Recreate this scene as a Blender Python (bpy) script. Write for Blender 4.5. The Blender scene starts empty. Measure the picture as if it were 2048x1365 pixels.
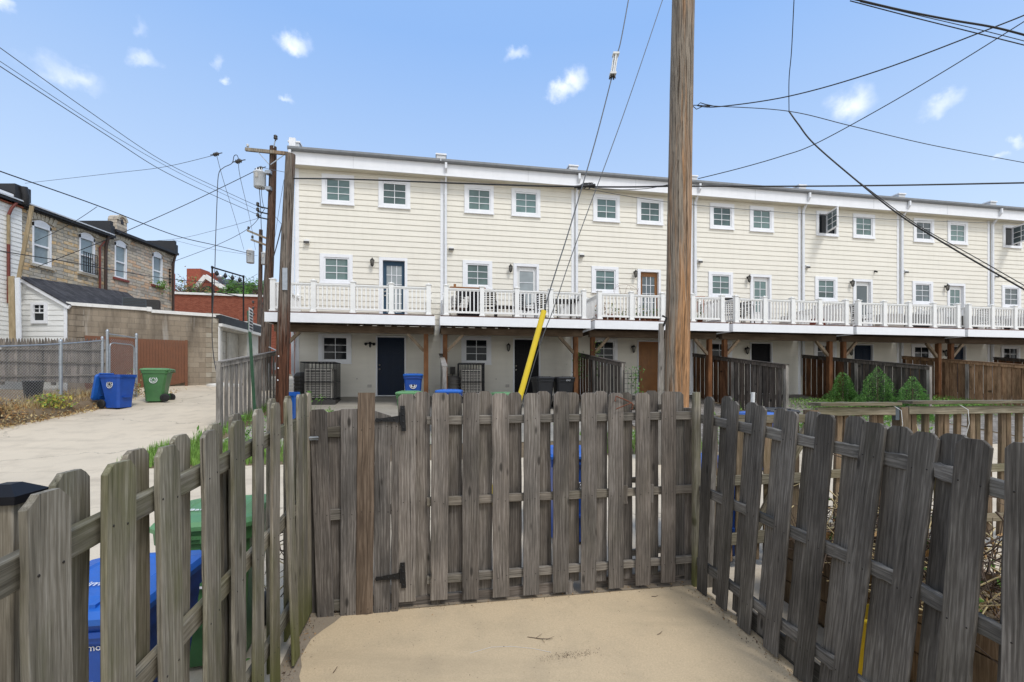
import bpy, math, random
from mathutils import Vector, Matrix

R = random.Random(11)
SC = bpy.context.scene
COL = SC.collection
PI = math.pi
TH = math.radians(9.96)
CT, ST = math.cos(TH), math.sin(TH)
U = Vector((CT, ST, 0))            # along the row of houses
NV = Vector((ST, -CT, 0))          # out of the house fronts, towards us
H0 = Vector((-7.31, 15.4, 0))      # left front corner of the row
EYE = 1.9
FPX, HOR = 910.0, 765.0
W = 4.85                           # one house
Z = Vector((0, 0, 1))


def at(px, py, Y):
    """point of the place seen at a photo position, at a distance Y"""
    return Vector(((px - 1024) * Y / FPX, Y, EYE - (py - HOR) * Y / FPX))


def fr(u, v, z=0.0):
    p = H0 + U * u + NV * v
    return Vector((p.x, p.y, z))


HP = [(-60, -1.5), (-10, -.9), (3.95, 0), (8.7, .43), (13.7, 1.02), (16.43, 1.40), (22, 2.0), (40, 2.6), (80, 3.0), (900, 3.0)]


def hd(d):
    for (a, za), (b, zb) in zip(HP, HP[1:]):
        if d <= b:
            return za + (zb - za) * (d - a) / (b - a)
    return HP[-1][1]


def gz(x, y):
    return hd(-x * ST + y * CT)


def sd(s, d, lift=0.0):
    return Vector((s * CT - d * ST, s * ST + d * CT, hd(d) + lift))


def rotz(a):
    return Matrix.Rotation(a, 3, 'Z')


# ---------------------------------------------------------------- mesh builder
class MB:
    def __init__(s):
        s.v, s.f, s.mi, s.sm = [], [], [], []

    def add(s, vs, fs, mi=0, smooth=False):
        b = len(s.v)
        s.v += [tuple(p) for p in vs]
        for f in fs:
            s.f.append(tuple(b + i for i in f))
            s.mi.append(mi)
            s.sm.append(smooth)

    def box(s, c, size, rot=None, mi=0):
        hx, hy, hz = size[0] / 2, size[1] / 2, size[2] / 2
        ps = [Vector((x, y, z)) for z in (-hz, hz) for x, y in ((-hx, -hy), (hx, -hy), (hx, hy), (-hx, hy))]
        if rot is not None:
            ps = [rot @ p for p in ps]
        c = Vector(c)
        s.add([p + c for p in ps], [(3, 2, 1, 0), (4, 5, 6, 7), (0, 1, 5, 4), (1, 2, 6, 5), (2, 3, 7, 6), (3, 0, 4, 7)], mi)

    def bx(s, x0, x1, y0, y1, z0, z1, mi=0):
        s.box(((x0 + x1) / 2, (y0 + y1) / 2, (z0 + z1) / 2), (x1 - x0, y1 - y0, z1 - z0), None, mi)

    def beam(s, p, q, w, h, mi=0, up=Z):
        p, q = Vector(p), Vector(q)
        a = (q - p)
        L = a.length
        a.normalize()
        side = a.cross(up)
        if side.length < 1e-4:
            side = a.cross(Vector((1, 0, 0)))
        side.normalize()
        u2 = side.cross(a)
        rot = Matrix((side, a, u2)).transposed()
        s.box((p + q) / 2, (w, L, h), rot, mi)

    def tube(s, pts, r, n=8, mi=0, caps=True, smooth=True):
        pts = [Vector(p) for p in pts]
        rs = r if isinstance(r, (list, tuple)) else [r] * len(pts)
        t0 = (pts[1] - pts[0]).normalized()
        ref = Z if abs(t0.z) < .9 else Vector((1, 0, 0))
        nx = t0.cross(ref).normalized()
        vs, fs = [], []
        for i, p in enumerate(pts):
            t = (pts[min(i + 1, len(pts) - 1)] - pts[max(i - 1, 0)]).normalized()
            nx = (nx - t * nx.dot(t)).normalized()
            ny = t.cross(nx)
            for k in range(n):
                a = 2 * PI * k / n
                vs.append(p + (nx * math.cos(a) + ny * math.sin(a)) * rs[i])
        for i in range(len(pts) - 1):
            for k in range(n):
                k2 = (k + 1) % n
                fs.append((i * n + k, i * n + k2, i * n + n + k2, i * n + n + k))
        s.add(vs, fs, mi, smooth)
        if caps:
            s.add(vs[:n], [tuple(range(n))[::-1]], mi)
            s.add(vs[-n:], [tuple(range(n))], mi)

    def lathe(s, prof, c, n=20, mi=0, axis=None, smooth=True):
        """prof: (radius, height) pairs, round the vertical at c (or round a given axis)"""
        c = Vector(c)
        rot = Matrix.Identity(3)
        if axis is not None:
            rot = Z.rotation_difference(Vector(axis)).to_matrix()
        vs, fs = [], []
        for r, h in prof:
            for k in range(n):
                a = 2 * PI * k / n
                vs.append(c + rot @ Vector((r * math.cos(a), r * math.sin(a), h)))
        for i in range(len(prof) - 1):
            for k in range(n):
                k2 = (k + 1) % n
                fs.append((i * n + k, i * n + k2, i * n + n + k2, i * n + n + k))
        s.add(vs, fs, mi, smooth)

    def poly(s, pts, mi=0):
        s.add(pts, [tuple(range(len(pts)))], mi)

    def prism(s, pts, off, mi=0):
        """a flat outline pushed by a vector"""
        pts = [Vector(p) for p in pts]
        off = Vector(off)
        n = len(pts)
        vs = pts + [p + off for p in pts]
        fs = [tuple(range(n))[::-1], tuple(range(n, 2 * n))] + [(i, (i + 1) % n, n + (i + 1) % n, n + i) for i in range(n)]
        s.add(vs, fs, mi)

    def mesh(s, name, mats):
        me = bpy.data.meshes.new(name)
        me.from_pydata(s.v, [], s.f)
        for m in (mats if isinstance(mats, (list, tuple)) else [mats]):
            me.materials.append(m)
        me.polygons.foreach_set('material_index', s.mi)
        me.polygons.foreach_set('use_smooth', s.sm)
        me.update()
        return me

    def build(s, name, mats, parent=None, local=False, label=None):
        """world-space vertices become local to the (unrotated) parent unless local is set"""
        if parent is not None and not local:
            L = parent_loc(parent)
            s.v = [(a - L.x, b - L.y, c - L.z) for a, b, c in s.v]
        o = bpy.data.objects.new(name, s.mesh(name, mats))
        COL.objects.link(o)
        if parent is not None:
            o.parent = parent
        if label:
            o['label'] = label
        return o


def parent_loc(p):
    L = Vector((0, 0, 0))
    while p is not None:
        L = L + Vector(p.location)
        p = p.parent
    return L


def tag(o, label, cat, group=None):
    o['label'] = label
    o['category'] = cat
    if group:
        o['group'] = group
    return o


def thing(name, label, cat, loc, rz=0.0, group=None):
    o = bpy.data.objects.new(name, None)
    COL.objects.link(o)
    o.location = loc
    o.rotation_euler = (0, 0, rz)
    o.empty_display_size = .2
    return tag(o, label, cat, group)


def solid(name, mb, mats, label, cat, group=None):
    """a thing that is one mesh, its origin moved to its base"""
    xs, ys, zs = zip(*mb.v)
    c = Vector(((min(xs) + max(xs)) / 2, (min(ys) + max(ys)) / 2, min(zs)))
    mb.v = [(a - c.x, b - c.y, d - c.z) for a, b, d in mb.v]
    o = mb.build(name, mats)
    o.location = c
    return tag(o, label, cat, group)


def inst(name, mesh, parent, loc=(0, 0, 0), rot=None, label=None):
    o = bpy.data.objects.new(name, mesh)
    COL.objects.link(o)
    o.parent = parent
    if rot is not None:
        m = rot.to_4x4()
        m.translation = Vector(loc)
        o.matrix_basis = m
    else:
        o.location = loc
    if label:
        o['label'] = label
    return o


def copy_tree(o, parent=None):
    c = o.copy()
    COL.objects.link(c)
    if parent is not None:
        c.parent = parent
    for ch in list(o.children):
        copy_tree(ch, c)
    return c


def text_mesh(txt, size, name='lettering'):
    cu = bpy.data.curves.new(name, 'FONT')
    cu.body = txt
    cu.size = size
    cu.extrude = .0012
    cu.align_x = 'CENTER'
    cu.align_y = 'CENTER'
    cu.resolution_u = 2
    o = bpy.data.objects.new(name, cu)
    COL.objects.link(o)
    dg = bpy.context.evaluated_depsgraph_get()
    me = bpy.data.meshes.new_from_object(o.evaluated_get(dg))
    bpy.data.objects.remove(o)
    vs = [tuple(v.co) for v in me.vertices]
    fs = [tuple(p.vertices) for p in me.polygons]
    bpy.data.meshes.remove(me)
    return vs, fs


# ---------------------------------------------------------------- materials
class NT:
    def __init__(s, name):
        s.m = bpy.data.materials.new(name)
        s.m.use_nodes = True
        s.t = s.m.node_tree
        s.b = s.t.nodes['Principled BSDF']
        s.out = s.t.nodes['Material Output']

    def n(s, typ, ins=None, **props):
        nd = s.t.nodes.new('ShaderNode' + typ)
        for k, v in props.items():
            setattr(nd, k, v)
        for k, v in (ins or {}).items():
            s.set(nd.inputs[k], v)
        return nd

    def set(s, sock, v):
        if isinstance(v, bpy.types.NodeSocket):
            s.t.links.new(v, sock)
        else:
            if isinstance(v, (tuple, list)) and len(v) == 3 and sock.type == 'RGBA':
                v = (*v, 1)
            sock.default_value = v

    def co(s, kind='Object'):
        return s.n('TexCoord').outputs[kind]

    def map(s, vec, scale=(1, 1, 1), loc=(0, 0, 0), rot=(0, 0, 0)):
        return s.n('Mapping', {'Vector': vec, 'Scale': scale, 'Location': loc, 'Rotation': rot}).outputs[0]

    def noise(s, vec, scale, detail=4, rough=.55, dist=0.0, col=False):
        nd = s.n('TexNoise', {'Vector': vec, 'Scale': scale, 'Detail': detail, 'Roughness': rough, 'Distortion': dist})
        return nd.outputs['Color' if col else 'Fac']

    def math(s, op, a, b=0.0, c=None, clamp=False):
        nd = s.n('Math', {0: a, 1: b}, operation=op)
        if c is not None:
            s.set(nd.inputs[2], c)
        nd.use_clamp = clamp
        return nd.outputs[0]

    def vmath(s, op, a, b):
        return s.n('VectorMath', {0: a, 1: b}, operation=op).outputs[0]

    def ramp(s, fac, stops, interp='LINEAR'):
        nd = s.n('ValToRGB', {'Fac': fac})
        cr = nd.color_ramp
        cr.interpolation = interp
        while len(cr.elements) < len(stops):
            cr.elements.new(1)
        for e, (p, c) in zip(cr.elements, stops):
            e.position = p
            if isinstance(c, (int, float)):
                c = (c, c, c)
            e.color = (*c, 1)
        return nd.outputs['Color']

    def mr(s, v, a, b, c=0.0, d=1.0, smooth=False):
        nd = s.n('MapRange', {'Value': v, 'From Min': a, 'From Max': b, 'To Min': c, 'To Max': d})
        if smooth:
            nd.interpolation_type = 'SMOOTHSTEP'
        return nd.outputs[0]

    def mix(s, fac, a, b, blend='MIX'):
        nd = s.n('Mix', data_type='RGBA', blend_type=blend)
        s.set(nd.inputs[0], fac)
        s.set(nd.inputs[6], a)
        s.set(nd.inputs[7], b)
        return nd.outputs[2]

    def sep(s, vec):
        return s.n('SeparateXYZ', {0: vec}).outputs

    def rnd(s):
        return s.n('ObjectInfo').outputs['Random']

    def bump(s, h, strength=.4, dist=.01):
        s.set(s.b.inputs['Normal'], s.n('Bump', {'Height': h, 'Strength': strength, 'Distance': dist}).outputs[0])

    def done(s, col, rough=.6, metal=0.0, spec=None):
        s.set(s.b.inputs['Base Color'], col)
        s.set(s.b.inputs['Roughness'], rough)
        s.set(s.b.inputs['Metallic'], metal)
        if spec is not None:
            s.b.inputs['Specular IOR Level'].default_value = spec
        return s.m


def m_plain(name, col, rough=.55, metal=0.0, var=.12, scale=6.0, bump=0.0, dirt=0.0):
    """paint, plastic or metal with slight unevenness and grime"""
    t = NT(name)
    co = t.co()
    a = t.noise(co, scale, 5, .6)
    k = t.mr(a, .25, .75, 1 - var, 1 + var)
    c = t.n('VectorMath', {0: tuple(col), 'Scale': k}, operation='SCALE').outputs[0]
    if dirt:
        g = t.noise(t.map(co, (3, 3, .6)), 3, 6, .65)
        c = t.mix(t.mr(g, .5, .8, 0, dirt), c, tuple(x * .35 + .03 for x in col))
    if bump:
        t.bump(t.noise(co, scale * 12, 3), bump, .004)
    t.set(t.b.inputs['Roughness'], t.mr(a, .3, .7, rough - .08, rough + .08))
    m = t.done(c, rough, metal)
    t.set(t.b.inputs['Roughness'], t.mr(a, .3, .7, max(rough - .08, .02), min(rough + .08, 1)))
    return m


def m_wood(name, dark, mid, light, brown=(.16, .11, .07), brownness=.35, algae=0.0, axis='Z', scale=1.0, knots=True, algae_low=0.0, bump=.38, island=False):
    """weathered board: grain runs along the board's own axis"""
    t = NT(name)
    co = t.co()
    r = t.n('NewGeometry').outputs['Random Per Island'] if island else t.rnd()
    off = t.n('CombineXYZ', {0: t.math('MULTIPLY', r, 37.0), 1: t.math('MULTIPLY', r, 91.0), 2: t.math('MULTIPLY', r, 53.0)}).outputs[0]
    v = t.vmath('ADD', co, off)
    if axis == 'X':
        v = t.n('CombineXYZ', {0: t.sep(v)[2], 1: t.sep(v)[1], 2: t.sep(v)[0]}).outputs[0]
    elif axis == 'Y':
        v = t.n('CombineXYZ', {0: t.sep(v)[0], 1: t.sep(v)[2], 2: t.sep(v)[1]}).outputs[0]
    wob = t.noise(t.map(v, (3, 3, .9)), 1.6, 3, .5, col=True)
    v2 = t.vmath('ADD', v, t.n('VectorMath', {0: wob, 'Scale': .028}, operation='SCALE').outputs[0])
    g1 = t.noise(t.map(v2, (120 * scale, 120 * scale, 3.2 * scale)), 1, 6, .66)
    g2 = t.noise(t.map(v2, (260 * scale, 260 * scale, 9 * scale)), 1, 4, .6)
    ring = t.n('TexWave', {'Vector': t.map(v2, (1, 1, .10)), 'Scale': 13 * scale, 'Distortion': 8.0, 'Detail': 3, 'Detail Scale': 1.6}, wave_type='BANDS', bands_direction='X').outputs['Fac']
    blot = t.noise(t.map(v, (5, 5, 1.6)), 1, 4, .6)
    g3 = t.noise(t.map(v2, (11 * scale, 11 * scale, .5 * scale)), 1, 5, .65)
    hsum = t.math('ADD', t.math('MULTIPLY', g1, .62), t.math('MULTIPLY', g2, .38))
    hh = t.math('ADD', t.math('MULTIPLY', t.math('SUBTRACT', hsum, .5), .58), t.math('ADD', .455, t.math('MULTIPLY', ring, .06)))
    tone = t.math('ADD', hh, t.math('MULTIPLY', t.math('SUBTRACT', blot, .5), .42))
    tone = t.math('ADD', tone, t.math('MULTIPLY', t.math('SUBTRACT', g3, .5), .20))
    c = t.ramp(tone, [(.30, tuple(x * .7 for x in dark)), (.42, tuple((a + b) / 2 for a, b in zip(dark, mid))), (.50, mid), (.60, light), (.70, tuple(min(1, x * 1.25) for x in light))])
    bf = t.math('MULTIPLY', t.math('ADD', t.mr(r, .2, 1, 0, .6), t.mr(blot, .4, .75, 0, .7)), brownness, clamp=True)
    c = t.mix(bf, c, t.ramp(tone, [(.32, tuple(x * .35 for x in brown)), (.48, brown), (.68, tuple(min(1, x * 1.7) for x in brown))]))
    k = t.mr(t.math('FRACT', t.math('MULTIPLY', r, 7.31)), 0, 1, .74, 1.3)
    c = t.n('VectorMath', {0: c, 'Scale': k}, operation='SCALE').outputs[0]
    crack = t.noise(t.map(v2, (95 * scale, 95 * scale, .8 * scale)), 1, 2, .5)
    cm = t.mr(crack, .66, .74, 0, .75)
    c = t.mix(cm, c, tuple(x * .3 for x in dark))
    if knots:
        vo = t.n('TexVoronoi', {'Vector': t.map(v, (7.5, .001, 2.6)), 'Scale': 1.0, 'Randomness': 1.0}, voronoi_dimensions='3D', feature='F1')
        dn = t.math('ADD', vo.outputs['Distance'], t.math('MULTIPLY', t.math('SUBTRACT', g1, .5), .03))
        kn = t.mr(dn, .06, .15, 1, 0, True)
        c = t.mix(t.math('MULTIPLY', kn, .85), c, tuple(x * .6 for x in dark))
    if algae:
        an = t.noise(t.map(v, (3.5, 3.5, 1.3)), 1, 5, .65)
        am = t.mr(an, .48, .74, 0, algae)
        if algae_low:
            zz = t.sep(co)[2]
            am = t.math('MAXIMUM', am, t.math('MULTIPLY', t.mr(t.math('ADD', zz, t.math('MULTIPLY', an, .5)), .28, .85, 1, 0, True), algae_low))
        c = t.mix(am, c, t.mix(g2, (.055, .06, .012), (.15, .155, .04)))
    t.bump(t.math('SUBTRACT', hh, t.math('MULTIPLY', cm, .5)), bump, .006)
    return t.done(c, .88, 0, .25)


def m_concrete(name, c1, c2, stain, crackle=.5, patch=.5, speck=.5, joints=None):
    t = NT(name)
    co = t.co()
    big = t.noise(co, .55, 5, .6)
    med = t.noise(co, 2.6, 6, .62)
    fine = t.noise(co, 90, 3, .7)
    c = t.mix(t.mr(big, .3, .7), c1, c2)
    c = t.mix(t.mr(med, .48, .78, 0, patch), c, stain)
    st = t.noise(t.map(co, (.25, 1.4, 1), rot=(0, 0, TH)), 1.3, 5, .6)
    c = t.mix(t.mr(st, .52, .75, 0, patch * .95), c, tuple(x * .85 for x in stain))
    c = t.mix(t.mr(fine, .35, .75, 0, speck), c, tuple(x * .62 for x in c1))
    vs_ = t.n('TexVoronoi', {'Vector': co, 'Scale': 26.0}, feature='F1').outputs['Distance']
    c = t.mix(t.math('MULTIPLY', t.mr(vs_, .07, .15, 1, 0), t.mr(med, .45, .62, 0, speck)), c, tuple(x * .3 for x in c1))
    if crackle:
        dv = t.vmath('ADD', co, t.n('VectorMath', {0: t.noise(co, 1.7, 5, .6, col=True), 'Scale': .8}, operation='SCALE').outputs[0])
        vo = t.n('TexVoronoi', {'Vector': dv, 'Scale': .28}, feature='DISTANCE_TO_EDGE')
        cm = t.math('MULTIPLY', t.mr(vo.outputs['Distance'], .002, .006, 1, 0), crackle)
        c = t.mix(cm, c, tuple(x * .3 for x in c1))
    t.bump(t.math('ADD', t.math('MULTIPLY', fine, .5), t.math('MULTIPLY', med, .8)), .25, .008)
    return t.done(c, .9, 0, .25)


def m_brick(name, cols, mortar, bw, bh, gap, axis='XZ', bump=.6, var=.6, stain=None, offset=.5, noise_scale=8.0, warp=.012):
    """courses of brick, block or cast stone laid on an upright wall"""
    t = NT(name)
    co = t.co()
    x, y, z = t.sep(co)[:3]
    if axis == 'XZ':
        v = t.n('CombineXYZ', {0: t.math('ADD', x, t.math('MULTIPLY', y, 1.0)), 1: z, 2: 0.0}).outputs[0]
    else:
        v = t.n('CombineXYZ', {0: x, 1: y, 2: 0.0}).outputs[0]
    wv = t.vmath('ADD', v, t.n('VectorMath', {0: t.noise(co, 6, 2, .5, col=True), 'Scale': warp}, operation='SCALE').outputs[0])
    br = t.n('TexBrick', {'Vector': wv, 'Scale': 1.0, 'Mortar Size': gap, 'Mortar Smooth': .3, 'Bias': 0.0, 'Brick Width': bw, 'Row Height': bh, 'Color1': (0, 0, 0, 1), 'Color2': (1, 1, 1, 1), 'Mortar': (.5, .5, .5, 1)}, offset=offset)
    cell = t.n('TexBrick', {'Vector': wv, 'Scale': 1.0, 'Mortar Size': 0.0, 'Bias': 0.0, 'Brick Width': bw, 'Row Height': bh, 'Color1': (0, 0, 0, 1), 'Color2': (1, 1, 1, 1)}, offset=offset).outputs['Color']
    nz = t.noise(co, noise_scale, 5, .65)
    f = t.math('ADD', t.math('MULTIPLY', cell, var), t.math('MULTIPLY', t.math('SUBTRACT', nz, .5), .9), clamp=True)
    n = len(cols) - 1
    c = t.ramp(f, [(i / n, cc) for i, cc in enumerate(cols)])
    c = t.mix(t.math('MULTIPLY', br.outputs['Fac'], .85), c, mortar)
    if stain:
        s1 = t.noise(t.map(co, (1.1, 1.1, .22)), 1.6, 5, .62)
        c = t.mix(t.mr(s1, .44, .66, 0, .85), c, stain)
        s2 = t.noise(t.map(co, (2.2, 2.2, .18), (7, 3, 1)), 1.5, 4, .6)
        c = t.mix(t.mr(s2, .6, .7, 0, .55), c, (.5, .48, .44))
    hgt = t.math('SUBTRACT', t.math('MULTIPLY', nz, .6), t.math('MULTIPLY', br.outputs['Fac'], 1.0))
    t.bump(hgt, bump, .03)
    return t.done(c, .9, 0, .2)


def m_glass(name, tint, blind=0.0, rough=.04, spec=.6):
    """window glass: dark room or pale blind behind, sky on its face"""
    t = NT(name)
    co = t.co()
    z = t.sep(co)[2]
    sl = t.mr(t.math('PINGPONG', z, .022), 0, .022)
    wob = t.noise(co, 2.2, 2, .5)
    c = t.mix(t.mr(wob, .35, .65), tuple(x * .7 for x in tint), tint)
    rn = t.rnd()
    c = t.n('VectorMath', {0: c, 'Scale': t.mr(rn, 0, 1, .55, 1.35)}, operation='SCALE').outputs[0]
    edge = t.math('GREATER_THAN', z, t.math('ADD', t.mr(t.math('FRACT', t.math('MULTIPLY', rn, 5.7)), 0, 1, -.4, 1.6), 0.0))
    if blind:
        c = t.mix(t.math('MULTIPLY', t.math('MULTIPLY', t.mr(sl, .05, .5), blind), edge), c, tuple(min(1, x * 1.9 + .03) for x in tint))
    t.bump(t.noise(co, 1.4, 1, .4), .05, .03)
    t.b.inputs['IOR'].default_value = 1.5
    return t.done(c, rough, 0, spec)


def m_leaf(name, a, b, rough=.55):
    t = NT(name)
    co = t.co()
    n = t.noise(co, 5.5, 4, .6)
    n2 = t.noise(co, 38, 2, .6)
    c = t.mix(t.mr(n, .35, .65), a, b)
    c = t.mix(t.mr(n2, .3, .7, 0, .6), c, tuple(min(1, x * 1.5) for x in b))
    t.b.inputs['Subsurface Weight'].default_value = 0
    t.set(t.b.inputs['Transmission Weight'], 0.0)
    return t.done(c, rough, 0, .3)


M = {}
M['siding'] = None


def m_siding(name, col):
    t = NT(name)
    co = t.co()
    a = t.noise(t.map(co, (.5, .5, 3)), 2.2, 5, .6)
    b = t.noise(t.map(co, (2.2, 2.2, .35)), 1.6, 6, .65)
    c = t.mix(t.mr(a, .3, .7), tuple(x * .96 for x in col), tuple(min(1, x * 1.03) for x in col))
    c = t.mix(t.mr(b, .48, .8, 0, .3), c, tuple(x * .74 for x in col))
    t.bump(t.noise(t.map(co, (4, 4, 60)), 1.5, 3, .6), .08, .004)
    return t.done(c, .62, 0, .3)


M['siding'] = m_siding('cream_siding', (.805, .77, .675))
M['white_siding'] = m_siding('white_siding', (.80, .80, .77))
M['trim'] = m_plain('white_trim', (.83, .84, .86), .45, 0, .04, 3, 0, .08)
M['vinyl'] = m_plain('white_vinyl', (.84, .84, .82), .38, 0, .05, 4, 0, .12)
M['gutter'] = m_plain('grey_gutter', (.22, .23, .24), .5, .2, .2, 2, 0, .3)
M['spout'] = m_plain('grey_white_spout', (.74, .76, .79), .45, 0, .08, 2, 0, .15)
M['alu'] = m_plain('dull_aluminium', (.62, .63, .64), .45, .3, .15, 5, 0, .25)
M['soffit'] = m_plain('soffit', (.66, .62, .5), .6, 0, .06, 5)
M['glass_teal'] = m_glass('glass_with_blinds', (.095, .155, .148), .55)
M['glass_grey'] = m_glass('glass_grey', (.105, .135, .145), .3)
M['glass_dark'] = m_glass('glass_dark', (.014, .017, .02), .35, .08, .2)
M['glass_pale'] = m_glass('glass_pale_blind', (.20, .25, .27), .5)
M['glass_curtain'] = m_glass('glass_with_curtain', (.33, .37, .38), .15, .08)
M['navy'] = m_plain('navy_door_paint', (.012, .021, .042), .38, 0, .15, 3)
M['slate'] = m_plain('slate_blue_paint', (.045, .09, .14), .4, 0, .1, 3)
M['black'] = m_plain('black_paint', (.010, .010, .012), .4, 0, .2, 4)
M['orange'] = m_plain('orange_brown_door', (.30, .125, .032), .42, 0, .16, 4)
M['brass'] = m_plain('handle_metal', (.6, .56, .48), .25, .9, .1, 6)
M['iron'] = m_plain('black_iron', (.012, .012, .013), .5, .3, .25, 10, .2)
M['lampglass'] = m_plain('lantern_glass', (.35, .34, .3), .15, 0, .1, 5)
M['decking'] = m_wood('red_brown_decking', (.07, .035, .025), (.13, .06, .045), (.2, .1, .08), (.16, .08, .05), .3, axis='X', knots=False)
M['stain'] = m_wood('brown_stained_timber', (.06, .026, .012), (.15, .065, .028), (.26, .125, .055), (.2, .09, .04), .4)
M['stain_pale'] = m_wood('weathered_brace', (.13, .09, .06), (.25, .19, .13), (.36, .29, .22), (.25, .17, .1), .4)
M['under'] = m_wood('dark_deck_beams', (.06, .04, .026), (.12, .085, .058), (.19, .14, .1), (.12, .08, .05), .3, axis='X', knots=False)
M['w_left'] = m_wood('grey_green_picket', (.085, .075, .056), (.235, .215, .17), (.42, .395, .335), (.2, .15, .095), .45, .62, algae_low=.85)  # algae is real; base tone is lightened for the lit inner faces
M['w_back'] = m_wood('grey_brown_picket', (.06, .053, .046), (.16, .145, .129), (.29, .272, .25), (.15, .108, .075), .4, .1)
M['w_gate'] = m_wood('dark_gate_board', (.042, .037, .032), (.112, .102, .092), (.22, .204, .186), (.12, .086, .06), .4)
M['w_plank'] = m_wood('brown_replacement_board', (.06, .042, .03), (.155, .115, .083), (.26, .205, .155), (.17, .115, .075), .5, 0, scale=.8, knots=False, bump=.6)
M['w_right'] = m_wood('shaded_grey_picket', (.042, .037, .032), (.118, .107, .094), (.228, .211, .188), (.1, .085, .068), .25, .06)  # weathered wood with the right fence's shade put into its base colour
M['w_rail'] = m_wood('grey_rail', (.065, .058, .048), (.16, .145, .125), (.27, .25, .22), (.16, .12, .08), .35, .2, axis='X', knots=False)
M['w_rail_green'] = m_wood('mossy_rail', (.08, .07, .05), (.2, .185, .145), (.33, .31, .26), (.2, .15, .09), .35, .7, axis='X', knots=False)
M['w_rail_right'] = m_wood('shaded_grey_rail', (.045, .042, .038), (.13, .123, .113), (.25, .24, .222), (.1, .085, .07), .25, .1, axis='X', knots=False)  # rails darkened in colour along with the shaded right pickets
M['w_far_grey'] = m_wood('grey_privacy_board', (.1, .092, .08), (.30, .28, .255), (.46, .435, .40), (.22, .16, .1), .2, .1, island=True)
M['w_far_dark'] = m_wood('blackened_privacy_board', (.024, .021, .019), (.075, .068, .061), (.155, .143, .13), (.10, .06, .035), .35, island=True)
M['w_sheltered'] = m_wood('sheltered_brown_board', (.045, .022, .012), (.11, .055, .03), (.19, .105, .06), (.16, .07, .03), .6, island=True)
M['w_far_brown'] = m_wood('brown_privacy_board', (.09, .053, .03), (.27, .17, .10), (.42, .29, .19), (.29, .165, .085), .6, island=True)
M['w_nbr'] = m_wood('tan_railing_timber', (.07, .05, .032), (.165, .125, .082), (.29, .235, .165), (.18, .105, .055), .6, .25)
M['w_nbr_x'] = m_wood('tan_railing_rail', (.08, .068, .045), (.195, .175, .125), (.33, .305, .235), (.18, .12, .07), .4, .45, axis='X', knots=False)
M['w_brown_gate'] = m_plain('brown_painted_boards', (.17, .066, .03), .6, 0, .14, 5, .3, .12)
M['w_stockade'] = m_wood('grey_stockade', (.08, .07, .06), (.20, .18, .16), (.31, .285, .26), (.2, .15, .1), .3, island=True)
M['w_tan'] = m_wood('tan_loose_board', (.25, .19, .11), (.42, .33, .2), (.52, .43, .29), (.4, .3, .18), .3, knots=False)


def m_pole(name, grey, brown, split, zsplit=None):
    """old pole: brown heartwood showing through grey weathered wood in long streaks"""
    t = NT(name)
    co = t.co()
    wob = t.noise(t.map(co, (2, 2, .5)), 1.5, 3, .5, col=True)
    v = t.vmath('ADD', co, t.n('VectorMath', {0: wob, 'Scale': .06}, operation='SCALE').outputs[0])
    g1 = t.noise(t.map(v, (34, 34, .9)), 1, 7, .7)
    g2 = t.noise(t.map(v, (120, 120, 4)), 1, 4, .6)
    b = t.math('ADD', t.math('MULTIPLY', t.noise(t.map(v, (5.5, 5.5, .35)), 1, 5, .6), .5), t.math('MULTIPLY', t.noise(t.map(v, (22, 22, .45)), 1, 5, .6), .5))
    tone = t.math('ADD', t.math('MULTIPLY', g1, .6), t.math('MULTIPLY', g2, .4))
    cg = t.ramp(tone, [(.38, tuple(x * .28 for x in grey)), (.5, grey), (.64, tuple(min(1, x * 1.55) for x in grey))])
    cb = t.ramp(tone, [(.38, tuple(x * .2 for x in brown)), (.5, brown), (.64, tuple(min(1, x * 1.9) for x in brown))])
    x = t.sep(co)[0]
    z = t.sep(co)[2]
    f = t.math('ADD', t.mr(b, .36, .64, -1.0, 1.0), t.math('MULTIPLY', x, 2.0))
    f = t.math('ADD', f, split)
    if zsplit is not None:
        f = t.math('ADD', f, t.mr(z, zsplit[0], zsplit[1], zsplit[2], zsplit[3]))
    c = t.mix(t.math('MULTIPLY', f, 1.0, clamp=True), cg, cb)
    cr = t.noise(t.map(v, (46, 46, .45)), 1, 2, .5)
    cm = t.mr(cr, .60, .66, 0, .9)
    c = t.mix(cm, c, tuple(y * .15 for y in brown))
    vo = t.n('TexVoronoi', {'Vector': t.map(v, (3.0, 3.0, .8)), 'Scale': 1.0}, feature='F1')
    kn = t.mr(t.math('ADD', vo.outputs['Distance'], t.math('MULTIPLY', t.math('SUBTRACT', g1, .5), .1)), .06, .13, 1, 0, True)
    c = t.mix(t.math('MULTIPLY', kn, .65), c, tuple(y * .3 for y in brown))
    t.bump(t.math('SUBTRACT', tone, t.math('MULTIPLY', cm, .8)), .8, .02)
    return t.done(c, .85, 0, .25)


M['pole_main'] = m_pole('weathered_pole_main', (.25, .21, .165), (.34, .185, .088), .30, (1.5, 7.5, .55, -.55))
M['pole_dark'] = m_pole('creosote_pole', (.17, .145, .12), (.085, .036, .02), .4, (1.5, 6.0, .8, -1.1))
M['pole_b'] = m_pole('brown_pole', (.15, .125, .105), (.09, .052, .036), .35)
M['arm_wood'] = m_pole('crossarm_wood', (.3, .26, .2), (.25, .18, .12), -.3)

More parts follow.
